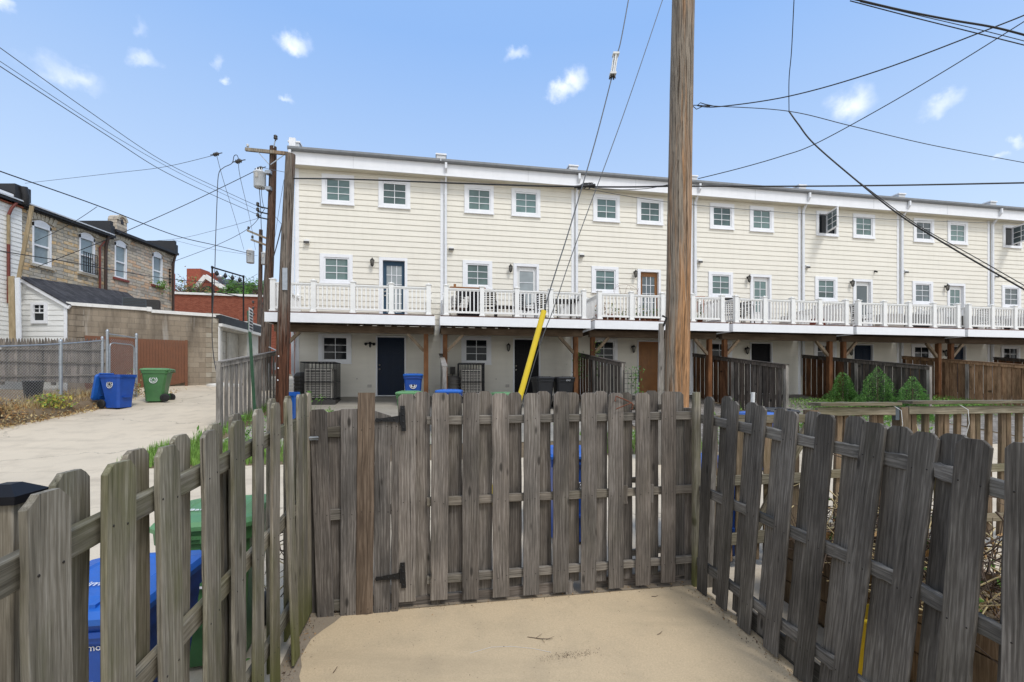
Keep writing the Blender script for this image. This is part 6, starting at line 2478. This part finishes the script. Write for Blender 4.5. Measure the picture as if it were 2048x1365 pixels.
def far_tree(name, label, px, py, Y, wid, hgt, n, mats, seed, bare=False):
    r = random.Random(seed)
    c = at(px, py, Y)
    g = gz(c.x, c.y)
    o = thing(name, label, 'tree', (c.x, c.y, g), 0, 'trees behind the brick building')
    t = MB()
    t.tube([(c.x, c.y, g), (c.x + .1, c.y, (g + c.z) / 2), (c.x, c.y, c.z)], [.2, .14, .06], 8)
    br = []
    for k in range(26 if bare else 12):
        a = r.uniform(0, 2 * PI)
        e = c + Vector((math.cos(a) * wid * r.uniform(.4, 1), math.sin(a) * wid * .6, r.uniform(-.4, 1.0) * hgt))
        m_ = c.lerp(e, .5) + Vector((0, 0, -.15 * hgt))
        t.tube([c - Z * hgt * r.uniform(.2, .9), m_, e], [.05, .035, .012], 5)
        br.append((m_, e))
        if bare:
            for q in range(5):
                s = m_.lerp(e, r.random())
                t.tube([s, s + rdir(r, .4) * r.uniform(.3, .9)], [.018, .008], 4)
    t.build('trunk', M['twig'], o)
    lv = MB()
    cl = [c + Vector((r.uniform(-1, 1) * wid, r.uniform(-1, 1) * wid * .6, r.uniform(-.8, 1) * hgt)) for _ in range(14)]
    for k in range(n):
        b = r.choice(cl)
        q = b + rdir(r) * abs(r.gauss(0, .32)) * wid * .8
        leaf_at(lv, q, rdir(r, .2), r.uniform(.16, .32), r, int(r.random() < .4))
    lv.build('crown', [M[mats[0]], M[mats[1]]], o)


far_tree('broadleaf_tree', 'green tree showing above the brick wall, left of the thin far pole', 488, 578, 46, 1.7, .8, 1500, ('treeleaf', 'leaf'), 1)
far_tree('broadleaf_tree', 'low green tree in front of the slate roof', 458, 583, 47, 1.2, .5, 900, ('treeleaf', 'leaf'), 2)
far_tree('broadleaf_tree', 'darker tree top directly left of the two tall poles', 512, 582, 45, .9, .7, 800, ('treeleaf', 'leaf'), 5)
far_tree('bare_tree', 'thin nearly leafless tree against the sky by the pinkish rowhouse', 368, 582, 44, 1.8, .95, 260, ('treeleaf', 'dry'), 3, True)
far_tree('bare_tree', 'sparse reddish-leaved tree in front of the fanlight', 398, 585, 43, 1.4, .45, 420, ('treeleaf', 'dry'), 4, True)

# ---------------------------------------------------------------- poles


def pole(name, label, p, q, r0, r1, mat, n=18, wob=.012, seed=0):
    """round timber from p up to q, a little crooked"""
    r = random.Random(seed)
    p, q = Vector(p), Vector(q)
    o = thing(name, label, 'utility pole', p, 0, 'wooden utility poles')
    m = MB()
    k = 14
    pts, rs = [], []
    ph = r.uniform(0, 6)
    for i in range(k + 1):
        f = i / k
        c = p.lerp(q, f) + Vector((math.sin(f * 5 + ph), math.cos(f * 4 + ph), 0)) * wob * (1 if 0 < i < k else .5)
        pts.append(c - p)
        rs.append((r0 + (r1 - r0) * f) * (1 + r.uniform(-.012, .012)))
    m.tube(pts, rs, n)
    po = m.build('shaft', M[mat], o, True)
    return o


mp = pole('utility_pole', 'big weathered brown pole standing right behind the back fence', (3.06, 8.6, hd(7.95) - .3), (3.30, 8.6, 11.5), .232, .196, 'pole_main', 28, .015, 3)
m = MB()
q0, q1 = Vector((2.755, 8.53, .2)), Vector((2.80, 8.53, 3.0))
m.beam(q0, q1, .085, .06, 0, Vector((0, 1, 0)))
m.build('cable_moulding', M['w_far_grey'], mp)
m = MB()
zb = Vector((2.80, 8.5, 3.0))
m.tube([zb + Vector((.03, 0, -.05)), zb + Vector((.08, -.02, .1)), zb + Vector((.0, -.02, .14))], .02, 6)
m.build('clamp', M['iron'], mp)
da = pole('utility_pole', 'dark creosoted pole in front of the leftmost deck corner', (-5.86, 11.5, .55), (-5.60, 11.5, 7.66), .165, .115, 'pole_dark', 18, .015, 4)
m = MB()
c = Vector((-5.66, 11.36, 4.6))
m.bx(c.x - .06, c.x + .06, c.y - .03, c.y - .012, 4.2, 4.75)
m.build('metal_patch', M['galv'], da)
for z_ in (2.55, 2.25, 1.95):
    m = MB()
    x_ = -5.86 + .26 * (z_ - .55) / 7.1
    m.lathe([(.0, 0), (.022, .0), (.018, .012), (.0, .016)], (x_ - .03, 11.5 - .148, z_), 8, 0, (0, -1, 0))
    m.build('tag', M['print'], da)
pb2 = pole('utility_pole', 'tall pole with a crossarm and one transformer, left of the row', (-9.25, 17.0, 1.2), (-8.93, 17.0, 10.7), .19, .12, 'pole_b', 16, .02, 5)
m = MB()
m.beam((-9.86, 16.84, 10.52), (-8.0, 16.84, 10.33), .09, .115)
m.build('crossarm', M['arm_wood'], pb2)
m = MB()
m.beam((-9.4, 16.83, 10.42), (-8.98, 16.83, 9.95), .02, .03)
m.beam((-8.45, 16.83, 10.3), (-8.93, 16.83, 9.95), .02, .03)
m.build('arm_brace', M['galv'], pb2)


def insulator(par, p, s=1.0, mat='insul'):
    m = MB()
    m.lathe([(.0, 0), (.012, 0), (.012, .05), (.045, .05), (.05, .075), (.03, .09), (.045, .1), (.048, .125), (.02, .15), (.0, .155)], p, 10)
    m.v = [tuple(Vector(p) + (Vector(v) - Vector(p)) * s) for v in m.v]
    m.build('insulator', M[mat], par)


for x_, z_ in ((-9.78, 10.57), (-8.1, 10.4)):
    insulator(pb2, (x_, 16.84, z_), 1.0, 'fibre')
m = MB()
m.tube([(-8.86, 16.9, 10.6), (-8.78, 16.88, 10.9)], .02, 6)
m.build('pin', M['galv'], pb2)
insulator(pb2, (-8.77, 16.88, 10.85), 1.5)
for k, z_ in enumerate((8.35, 8.15, 7.95)):
    m = MB()
    m.tube([(-9.05, 16.9, z_), (-9.35, 16.75, z_ + .03)], .025, 6)
    m.build('rack_arm', M['iron'], pb2)
    insulator(pb2, (-9.36, 16.75, z_), 1.2)


def transformer(par, p, r_, h):
    m = MB()
    m.lathe([(.0, 0), (r_ * .92, .0), (r_, .03), (r_, h - .04), (r_ * 1.06, h - .03), (r_ * 1.06, h), (r_ * .6, h + .07), (.0, h + .09)], p, 20)
    t_ = m.build('transformer', M['trafo'], par)
    for dx in (-.4, .1, .5):
        q = Vector(p) + Vector((dx * r_, -r_ * .3, h + .03))
        m = MB()
        m.lathe([(.0, 0), (.02, 0), (.032, .03), (.018, .045), (.03, .07), (.014, .09), (.01, .13), (.0, .13)], q, 8)
        m.build('bushing', M['fibre'], t_)
    m = MB()
    m.bx(p[0] - .05, p[0] + .05, p[1] - r_ - .03, p[1] - r_ + .02, p[2] + h * .55, p[2] + h * .85)
    m.build('terminal', M['hvac'], t_)


transformer(pb2, (-9.30, 16.78, 9.07), .205, .56)
m = MB()
m.bx(-9.1, -8.9, 16.75, 16.95, 9.0, 9.12)
m.bx(-9.1, -8.9, 16.75, 16.95, 9.6, 9.72)
m.build('bracket', M['galv'], pb2)
m = MB()
m.tube([(-9.02, 16.76, 1.6), (-9.0, 16.76, 2.6)], .05, 8)
m.bx(-8.75, -8.35, 16.6, 16.8, 2.35, 2.62)
m.tube([(-8.95, 16.75, 3.2), (-8.5, 16.7, 3.0), (-8.3, 16.7, 2.7), (-8.4, 16.7, 2.6)], .02, 6)
m.build('meter_conduit', M['galv'], pb2)
pc3 = pole('utility_pole', 'thin far pole with two crossarms and two transformers', (-16.75, 30, 2.0), (-16.55, 30, 11.95), .16, .11, 'pole_b', 12, .02, 6)
for (z_, x0_, x1_, dz_) in ((11.55, -17.35, -15.75, -.35), (10.95, -17.1, -15.7, -.2)):
    m = MB()
    m.beam((x0_, 29.82, z_ + .3), (x1_, 29.9, z_ + dz_), .1, .12)
    m.build('crossarm', M['arm_wood'], pc3)
    for x_ in (x0_ + .08, x1_ - .08):
        f = (x_ - x0_) / (x1_ - x0_)
        insulator(pc3, (x_, 29.83, z_ + .3 + (dz_ - .3) * f + .06), 1.6)
transformer(pc3, (-17.08, 29.7, 9.68), .235, .8)
transformer(pc3, (-16.18, 29.8, 9.6), .22, .75)
for z_ in (7.0, 6.6, 6.2):
    insulator(pc3, (-16.95, 29.8, z_), 1.6)
    insulator(pc3, (-16.3, 29.8, z_ - .1), 1.6)

# ---------------------------------------------------------------- wires
WIRES = 'overhead wires'


def wire(label, pts, r_=.010, mat='wire', sag=0.0, name='overhead_wire', cat='wire', group=WIRES):
    """smooth line through photo positions, each given with its distance"""
    P = [at(*p) if len(p) == 3 else Vector(p[:3]) for p in pts]
    off = lambda p: len(p) == 3 and not (0 <= p[0] <= 2048 and p[1] >= 0)
    head, tail = [], []
    if off(pts[0]):                # carried on past the edge of the view
        d = (P[0] - P[1]).normalized()
        head = [P[0] + d * (14 if d.z > -.02 else 2)]
    if off(pts[-1]):
        d = (P[-1] - P[-2]).normalized()
        tail = [P[-1] + d * (14 if d.z > -.02 else 2.5)]
    out = []
    n = 8 if len(P) > 2 else 14
    for i in range(len(P) - 1):
        a, b = P[i], P[i + 1]
        pa_, pb_ = P[max(i - 1, 0)], P[min(i + 2, len(P) - 1)]
        for k in range(n):
            t = k / n
            t2, t3 = t * t, t * t * t
            q = (a * 2 + (b - pa_) * t + (pa_ * 2 - a * 5 + b * 4 - pb_) * t2 + (a * 3 - pa_ - b * 3 + pb_) * t3) * .5
            if sag:
                q = q - Z * sag * 4 * t * (1 - t)
            out.append(q)
    out.append(P[-1])
    out = head + out + tail
    m = MB()
    m.tube(out, r_, 5)
    return solid(name, m, M[mat], label, cat, group)


wire('thick black cable sloping from the upper left edge down to the thin far pole', [(-60, 318, 12.5), (0, 343, 13.2), (193, 411, 16), (349, 471, 21), (435, 492, 25), (508, 510, 30)], .019)
wire('uppermost of the three parallel wires from the top left corner to the transformer pole', [(-50, 60, 8), (0, 96, 8.4), (175, 221, 10.3), (325, 322, 13), (450, 383, 15), (527, 418, 16.75)], .008, 'wire_grey')
wire('middle of the three parallel wires from the top left corner to the transformer pole', [(-50, 90, 8), (0, 123, 8.4), (215, 264, 10.8), (350, 342, 13), (450, 390, 15), (525, 425, 16.75)], .006, 'wire_grey')
wire('lowest of the three parallel wires from the top left corner to the transformer pole', [(-50, 98, 8), (0, 133, 8.4), (215, 272, 10.8), (320, 339, 12.6), (420, 388, 14.6), (523, 433, 16.75)], .009, 'wire_grey')
wire('thin wire rising rightward to the leftmost connector in the sky', [(50, 367, 20), (225, 347, 18), (330, 334, 17), (432, 310, 16)], .008, 'wire_grey')
wire('black cable running low across the two formstone rowhouses', [(-40, 488, 13.5), (0, 502, 14), (123, 522, 15.5), (240, 543, 18), (345, 559, 22), (430, 566, 26), (518, 572, 30)], .015)
wire('wire slanting up from the formstone windows to the connector near the transformer', [(60, 540, 16.5), (105, 522, 16.6), (212, 480, 16.6), (360, 415, 16.7), (450, 372, 16.8), (519, 338, 16.8)], .012)
wire('short wire from the rowhouse front up to the thick black cable', [(-20, 518, 16.6), (0, 510, 16.6), (70, 483, 16.5), (140, 449, 16.4), (194, 414, 16.2)], .009)
wire('straight wire rising from the pinkish rowhouse corner to the transformer pole', [(346, 524, 23), (435, 490, 20), (500, 455, 18), (530, 417, 16.75)], .010, 'wire_grey')
wire('thin nearly level wire above the pinkish rowhouse corner', [(180, 489, 19), (345, 479, 22), (430, 461, 19.5), (520, 436, 17)], .007, 'wire_grey')
wire('looping cable dangling past the string-light frame to the silver-grey fence', [(478, 322, 14.5), (474, 311, 14.5), (468, 313, 14.5), (464, 327, 14.4), (447, 336, 14.2), (437, 350, 14), (434, 403, 13.8), (431, 485, 13.5), (429, 560, 13.2), (424, 650, 12.6), (427, 712, 12), (436, 760, 11)], .011)
wire('drop wire from the leftmost sky connector to the far pole', [(433, 310, 16), (447, 362, 19), (472, 444, 25), (488, 500, 29.7)], .009, 'wire_grey')
wire('drop wire from the middle sky connector to the far pole', [(477, 324, 14.5), (481, 358, 17), (500, 440, 24), (511, 500, 29.7)], .009, 'wire_grey')
wire('pair of hanging leads left of the transformer', [(518, 340, 16.8), (519, 380, 16.8), (521, 410, 16.8), (523, 470, 16.8)], .012)
wire('second hanging lead close to the transformer', [(525, 352, 16.7), (523, 385, 16.7), (527, 412, 16.7), (531, 416, 16.7)], .010)
wire('thick cable from the dark pole down to the transformer pole', [(566, 440, 11.6), (556, 482, 13.5), (545, 522, 16.6)], .016)
wire('thin wire between the dark pole and the transformer pole', [(568, 360, 11.5), (558, 420, 13.5), (546, 500, 16.7)], .006, 'wire_grey')
wire('thin wire passing behind the dark pole to the townhouse corner', [(551, 434, 16.8), (572, 460, 16.6), (592, 486, 16.4)], .008, 'wire_grey')
wire('thin wire from the connector to the dark pole top', [(522, 335, 16.8), (545, 340, 14.5), (571, 345, 11.6)], .007, 'wire_grey')
wire('lowest sagging wire crossing the brick building toward the far pole', [(345, 565, 24), (430, 590, 28), (470, 575, 29), (515, 548, 30)], .010, 'wire_grey')
wire('faint wire crossing in front of the gabled hall', [(345, 480, 34), (420, 498, 34), (515, 512, 31)], .010, 'wire_grey')
wire('thick black cable running across the house fronts from the dark pole to the big pole', [(585, 357.5, 11.5), (700, 359, 10.9), (885, 366, 10.1), (1060, 372, 9.4), (1170, 374, 9.1), (1260, 374.5, 8.9), (1336, 373, 8.7)], .017)
wire('thick black cable running right from the big pole across the roof line', [(1384, 373, 8.6), (1600, 373, 8.2), (1800, 371, 7.9), (2060, 366, 7.6)], .014)
wire('thin slack wire under the black cable across the fourth to sixth townhouse', [(1176, 379, 9.1), (1330, 404, 9.6), (1500, 420, 10.5), (1756, 438, 12), (1972, 446, 13), (2060, 447, 14)], .006, 'wire_grey')
wire('thin wire sagging from the cable splice toward the big pole', [(1172, 374, 9.1), (1220, 380, 9), (1290, 378, 8.8), (1336, 370, 8.7)], .007, 'wire_grey')
wire('black wire rising from the big pole to the upper right corner', [(1395, 212, 8.6), (1437, 214, 8.3), (1578, 193, 7.6), (1757, 142, 6.9), (1988, 55, 6.2), (2070, 22, 6)], .0095)
wire('wire falling from the big pole to the right edge below the clouds', [(1392, 211, 8.6), (1437, 213, 8.5), (1578, 223, 8.4), (1701, 252, 8.6), (1860, 290, 9), (2060, 328, 9.6)], .007)
wire('near-vertical wire hanging from the top edge to the wire junction', [(1590, -30, 7.4), (1588, 0, 7.5), (1583, 102, 7.9), (1578, 160, 8.2), (1578, 223, 8.4)], .0075)
wire('heavy twisted cable descending from the wire junction to the right edge', [(1578, 223, 8.4), (1596, 248, 8.3), (1629, 289, 8.2), (1716, 364, 7.9), (1800, 431, 7.6), (1900, 494, 7.3), (2070, 592, 6.9)], .0125)
wire('second strand of the twisted cable, parting from it toward the right edge', [(1720, 366, 7.9), (1830, 447, 7.5), (1950, 515, 7.15), (2070, 584, 6.9)], .007)
wire('wire crossing from the roof line by the big pole to the top right corner', [(1396, 358, 8.7), (1480, 337, 8.4), (1563, 313, 8.1), (1629, 289, 7.9), (1757, 220, 7.4), (1900, 136, 6.9), (2070, 30, 6.4)], .008)
wire('upper cable of the bundle cutting off the top right corner', [(1690, -6, 6.4), (1800, 20, 6.3), (1900, 40, 6.2), (1988, 55, 6.15), (2070, 76, 6.1)], .013)
wire('lower cable of the bundle cutting off the top right corner', [(1700, 2, 6.4), (1830, 36, 6.3), (1950, 66, 6.2), (2070, 96, 6.1)], .007)
wire('thin middle cable of the bundle at the top right corner', [(1720, 4, 6.4), (1840, 32, 6.3), (1960, 60, 6.2), (2070, 88, 6.1)], .005)
gl = 'guy wires of the big pole'
wire('left guy wire with a white insulator, ending in the yellow guard', [(3.2, 8.5, 11.2, 0), (1277, -150, 7.95), (1262, -30, 7.6), (1257, 0, 7.55), (1240, 90, 7.35), (1231, 112, 7.3)], .009, 'steel_wire', 0, 'guy_wire', 'guy wire', gl)
wire('left guy wire from the white insulator down into the yellow guard', [(1225, 150, 7.25), (1190, 285, 7.0), (1140, 455, 6.6), (1087, 625, 6.25), (975, 1030, 5.85)], .009, 'steel_wire', 0, 'guy_wire', 'guy wire', gl)
wire('right guy wire running unguarded beside the yellow guard', [(3.22, 8.5, 11.0, 0), (1352, -110, 8.1), (1334, -30, 7.8), (1325, 0, 7.75), (1245, 235, 7.25), (1150, 492, 6.65), (1110, 610, 6.4), (1072, 715, 6.2), (985, 1025, 5.86)], .007, 'steel_wire', 0, 'guy_wire', 'guy wire', gl)
m = MB()
m.tube([at(1088, 622, 6.24), at(975, 1026, 5.85)], .039, 14)
solid('guy_guard', m, M['yellow'], 'bright yellow plastic guard on the slanting guy wire', 'guy guard')
a, b = at(1232, 106, 7.3), at(1225, 152, 7.25)
m = MB()
dv = (b - a)
for k, (fx, fy) in enumerate(((-.028, 0), (.028, 0), (0, .028), (0, -.028))):
    o_ = Vector((fx, fy, 0))
    m.tube([a + dv * .1 + o_, a + dv * .95 + o_], .013, 8)
for f in (.08, .94):
    m.box(a + dv * f, (.10, .10, .03))
m.box(a + dv * .42, (.03, .03, .09), None, 1)
for k in range(7):
    an = 2 * PI * k / 7
    m.tube([a + dv * .95, a + dv * 1.08 + Vector((.05 * math.cos(an), .05 * math.sin(an), -.01))], .012, 5, 1)
solid('strain_insulator', m, [M['fibre'], M['insul']], 'white caged strain insulator high on the left guy wire', 'insulator')
for k, (px, py, Y, lab) in enumerate(((432, 309, 16, 'leftmost dark connector hanging in the sky'), (477, 323, 14.5, 'middle dark connector by the looping cable'), (520, 337, 16.8, 'dark connector left of the crossarm pole'))):
    c = at(px, py, Y)
    m = MB()
    m.lathe([(.0, -.12), (.03, -.1), (.07, -.06), (.04, -.03), (.075, .0), (.04, .03), (.07, .06), (.03, .1), (.0, .12)], c, 10, 0, (1, 0, .3))
    m.tube([c + Vector((-.2, 0, -.03)), c + Vector((.22, 0, .05))], .015, 6)
    solid('wire_connector', m, M['insul'], lab, 'connector', 'connectors on the wires')
m = MB()
c = at(1170, 374, 9.08)
for k in range(4):
    m.tube([c + Vector((.16 * math.cos(q * .9 + k), -.03, .07 * math.sin(q * 1.1 + k * 1.7))) for q in range(7)], .008, 5)
m.tube([c + Vector((-.22, -.03, -.02)), c + Vector((.2, -.03, .02))], .028, 6)
solid('cable_splice', m, M['wire'], 'tangled black splice on the cable left of the big pole', 'splice')
m = MB()
c = at(1405, 212, 8.57)
m.tube([at(1386, 211, 8.6), at(1395, 211, 8.57), at(1401, 206, 8.57), at(1410, 209, 8.55), at(1425, 212, 8.5)], .008, 5)
m.tube([at(1386, 213, 8.6), at(1393, 219, 8.57), at(1404, 214, 8.57), at(1420, 213, 8.5)], .008, 5)
solid('dead_end_grip', m, M['wire'], 'looped black wire grip on the right flank of the big pole', 'grip')

# ---------------------------------------------------------------- sign on its green post
b0 = at(512, 815, 10.9)
b0.z = gz(b0.x, b0.y)
sg = thing('street_sign', 'narrow white sign seen edge-on atop a leaning green post', 'sign', b0, 0)
t0 = at(497, 622, 10.7)
m = MB()
m.beam(b0 - Z * .1, t0, .06, .035)
m.build('post', M['sign_green'], sg)
nf = Vector((.95, .31, 0)).normalized()
sx = Vector((nf.y, -nf.x, 0))
c = at(499, 641, 10.72)
m = MB()
m.box(c + nf * .03, (.40, .005, .56), Matrix((-sx, -nf, Z)).transposed() if False else Matrix((sx, nf, Z)).transposed())
m.build('panel', M['sign_face'], sg)
m = MB()
rr = random.Random(2)
for k in range(7):
    z_ = .22 - .07 * k
    x_ = -.15
    while x_ < .13:
        w_ = rr.uniform(.018, .04)
        m.box(c + nf * .0345 + sx * (x_ + w_ / 2) + Z * z_, (w_, .003, .042), Matrix((sx, nf, Z)).transposed())
        x_ += w_ + rr.uniform(.008, .02)
m.build('lettering', M['ink'], sg)

# ---------------------------------------------------------------- neighbour's yard on the right
nb = thing('timber_railing', 'tan weathered railing with a flat cap and square balusters behind the right fence', 'railing', tuple(bp(-2.4, -.15, .05)), 0)


def nr(s, off=0.0, z=0.0):
    return bp(-s, off - .15, z)


ztop = 1.675
for k, s in enumerate((1.42, 2.52, 4.6)):
    q = nr(s)
    stand(board(.1, .1, 1.62 + (.02 if k == 1 else 0), 870 + k, 0, .002), 'post', M['w_nbr'], nb, (q.x, q.y, gz(q.x, q.y) - .02), (q.x, q.y, 3), U)
for k, (a, b, dz) in enumerate(((1.46, 2.45, 0), (2.58, 4.6, .01))):
    rail(nb, nr(a, 0, ztop + dz), nr(b, 0, ztop + dz - .006), M['w_nbr_x'], .16, .036, 880 + k)
    rail(nb, nr(a, .028, ztop - .075), nr(b, .028, ztop - .08), M['w_nbr_x'], .036, .085, 883 + k)
    rail(nb, nr(a, .0, .95), nr(b, .0, .94), M['w_nbr_x'], .036, .085, 886 + k)
    rail(nb, nr(a, .0, .40), nr(b, .0, .38), M['w_nbr_x'], .036, .085, 888 + k)
s = 1.60
k = 0
while s < 4.5:
    if abs(s - 2.52) > .09:
        q = nr(s, -.035)
        stand(board(.066, .04, 1.44, 890 + k, 0, .002), 'baluster', M['w_nbr'], nb, (q.x, q.y, .16), (q.x + .03 * math.sin(k * 2.1), q.y, 1.6), U)
    s += .135 if k % 3 else .16
    k += 1
rail(nb, nr(.3, .0, 1.53), nr(1.4, 0, 1.53), M['w_nbr_x'], .036, .085, 930)
rail(nb, nr(.3, .0, .92), nr(1.4, 0, .92), M['w_nbr_x'], .036, .1, 931)
rail(nb, nr(.3, .0, .34), nr(1.4, 0, .34), M['w_nbr_x'], .036, .12, 932)
rail(nb, nr(.75, .04, .45), nr(1.35, .04, 1.45), M['w_nbr_x'], .036, .09, 933)
for k, s in enumerate((.33, .49, .64, .80, .95, 1.10, 1.26)):
    q = nr(s, -.04)
    stand(board(.105, .02, 1.45 - .1 * (k % 2), 940 + k, 0, .003), 'baluster', M['w_nbr'], nb, (q.x, q.y, .1), (q.x, q.y, 1.5), U)
m = MB()
for s, dz in ((2.36, .0), (3.22, .01)):
    m.tube([nr(s, .06, ztop - .02), nr(s + .04, .11, ztop - .07), nr(s + .07, .10, ztop - .22), nr(s + .065, .07, ztop - .36)], .0032, 5)
solid('clothes_line', m, M['fibre'], 'pale cord ends hanging from the tan railing', 'cord')
m = MB()
m.bx(*sum([[nr(2.43, .03)[i] - .02, nr(2.43, .03)[i] + .02] for i in (0, 1)], []), 1.50, 1.64)
solid('hook_bracket', m, M['hvac_blue'], 'small grey plastic bracket beside the railing post', 'bracket')
# planter of cut branches, yellow bucket
pl = thing('timber_planter', 'low timber planter holding cut branches behind the right fence', 'planter', (2.95, 3.3, -.05), TH)
m = MB()
for (x0_, x1_, y0_, y1_) in ((-.42, .42, -.85, -.80), (-.42, .42, .80, .85), (-.42, -.37, -.80, .80), (.37, .42, -.80, .80)):
    for j in range(3):
        m.bx(x0_, x1_, y0_, y1_, .02 + .2 * j, .21 + .2 * j)
m.build('side_boards', M['w_nbr'], pl, True)
m = MB()
m.bx(-.37, .37, -.8, .8, .4, .5)
m.build('earth', M['soil'], pl, True)
tw = MB()
r = random.Random(21)
for k in range(700):
    q = Vector((2.85 + r.gauss(0, .2), r.uniform(2.65, 3.95), .45 + .5 * abs(r.gauss(0, .5))))
    d = rdir(r, .1)
    L_ = r.uniform(.12, .5)
    e = q + d * L_
    tw.tube([q, q.lerp(e, .5) + rdir(r) * .03, e], [.006, .004, .002], 4, int(r.random() < .35))
for k in range(500):
    q = Vector((2.85 + r.gauss(0, .2), r.uniform(2.65, 3.95), .48 + .45 * abs(r.gauss(0, .5))))
    leaf_at(tw, q, rdir(r, -.1), r.uniform(.03, .08), r, 2 if r.random() < .35 else 3)
solid('brush_pile', tw, [M['twig'], M['straw'], M['leaf'], M['dry']], 'heap of cut twigs and dry leaves lying on the timber planter', 'brush pile')
m = MB()
m.lathe([(.0, 0), (.135, 0), (.155, .36), (.165, .36), (.165, .39), (.14, .385), (.125, .02), (.0, .02)], (2.42, 3.15, -.06), 22)
bk_ = solid('bucket', m, M['yellow'], 'yellow plastic bucket behind the leaning right fence', 'bucket')
m = MB()
for k in range(9):
    a = -.4 + .1 * k
    m.tube([(2.12 + .05 * math.sin(k), 3.62, .84 + .02 * k), (2.08 + .02 * k, 3.55 - .02 * k, .78 - .03 * k)], .004, 4, 0)
for k in range(90):
    q = Vector((2.10 + r.gauss(0, .02), 3.55 + r.gauss(0, .05), .76 + r.gauss(0, .05)))
    leaf_at(m, q, rdir(r, -.3), r.uniform(.03, .05), r, 1)
solid('wilted_sprig', m, [M['twig'], M['shrub']], 'wilted green sprig caught on the right fence middle rail', 'sprig')
c = at(1503, 812, 9.6)
m = MB()
m.tube([(c.x, c.y, gz(c.x, c.y)), (c.x + .03, c.y, 1.69)], .04, 10)
solid('pipe_stub', m, M['fibre'], 'white pipe stub standing beyond the right fence', 'pipe')
# twigs and grit on the yard floor
for k, (px, py, L_, a, lab) in enumerate(((1080, 1283, .17, -.4, 'forked dry twig lying in the middle of the yard floor'), (735, 1237, .045, .1, 'tiny twig near the gate foot'), (1310, 1195, .05, -.2, 'tiny twig near the right corner of the yard'), (670, 1352, .07, 1.5, 'short twig at the bottom left of the yard floor'), (1320, 1270, .05, .7, 'curled leaf stalk right of the yard floor middle'))):
    Y = 2.17 / ((py - HOR) / FPX + .065)
    X = (px - 1024) * Y / FPX
    z_ = gz(X, Y) + .012
    m = MB()
    d = Vector((math.cos(a), math.sin(a) * .6, 0))
    q = Vector((X, Y, z_))
    m.tube([q - d * L_ * .6, q, q + d * L_ * .6 + Vector((0, .01, .006))], [.0022, .0026, .0014], 5)
    if k == 0:
        for f, bb in ((-.2, 1.1), (.1, -1.0), (.3, .8)):
            e = Vector((math.cos(a + bb), math.sin(a + bb), 0)) * L_ * .4
            m.tube([q + d * L_ * f, q + d * L_ * f + e + Z * .01], [.002, .001], 4)
    solid('twig', m, M['twig'], lab, 'twig', 'twigs on the yard floor')
m = MB()
q = [(-.3, 3.25), (-.15, 3.32), (.0, 3.33), (.15, 3.31), (.28, 3.27)]
m.tube([(x_, y_, gz(x_, y_) + .010) for x_, y_ in q], .0011, 5)
solid('string', m, M['fibre'], 'thin white string lying on the yard floor', 'string')
r = random.Random(31)
lv = MB()
for k in range(1500):
    f = r.random()
    side = r.random()
    if side < .4:
        p = CORL + WD * (f * 1.3) + U * (abs(r.gauss(.0, .07)))
    elif side < .75:
        p = bp(f * 3.3, abs(r.gauss(0, .05)) - .02)
    else:
        p = CORN + WD * (f * 1.5) - U * abs(r.gauss(0, .06))
    leaf_at(lv, (p.x, p.y, gz(p.x, p.y) + .012), rdir(r, 0), r.uniform(.004, .02) * (1.5 if k < 200 else 1), r, int(r.random() < .5))
for k in range(420):
    q = sd(.95 + .25 * (r.random() + r.random() - 1) * 1.1, 3.12 + r.gauss(0, .022), .010)
    leaf_at(lv, q, rdir(r, 0), r.uniform(.003, .011), r, 1)
for k in range(260):
    q = sd(r.uniform(-.7, 2.3), r.uniform(2.6, 3.9), .010)
    leaf_at(lv, q, rdir(r, 0), r.uniform(.003, .012), r, int(r.random() < .7))
o = lv.build('debris', [M['dry'], M['twig']])
o['kind'] = 'stuff'
tw = MB()
for k in range(45):
    q = Vector((-2.15 + r.gauss(0, .12), 4.25 + r.gauss(0, .25), .1 + .9 * r.random() ** 1.5 * .5))
    d = rdir(r, .2)
    tw.tube([q, q + d * r.uniform(.15, .4)], [.006, .003], 4, int(r.random() < .3))
solid('brush_pile', tw, [M['twig'], M['straw']], 'small heap of bare sticks outside the left corner of the yard', 'brush pile')
lv = MB()
for j in range(70):
    q = bp(2.62 + r.gauss(0, .04), -.12, .6 + 1.0 * r.random())
    leaf_at(lv, q, rdir(r, .2), r.uniform(.02, .04), r, int(r.random() < .5))
solid('creeper', lv, [M['leaf'], M['shrub']], 'thin creeper behind the hinge side of the gate', 'vine')
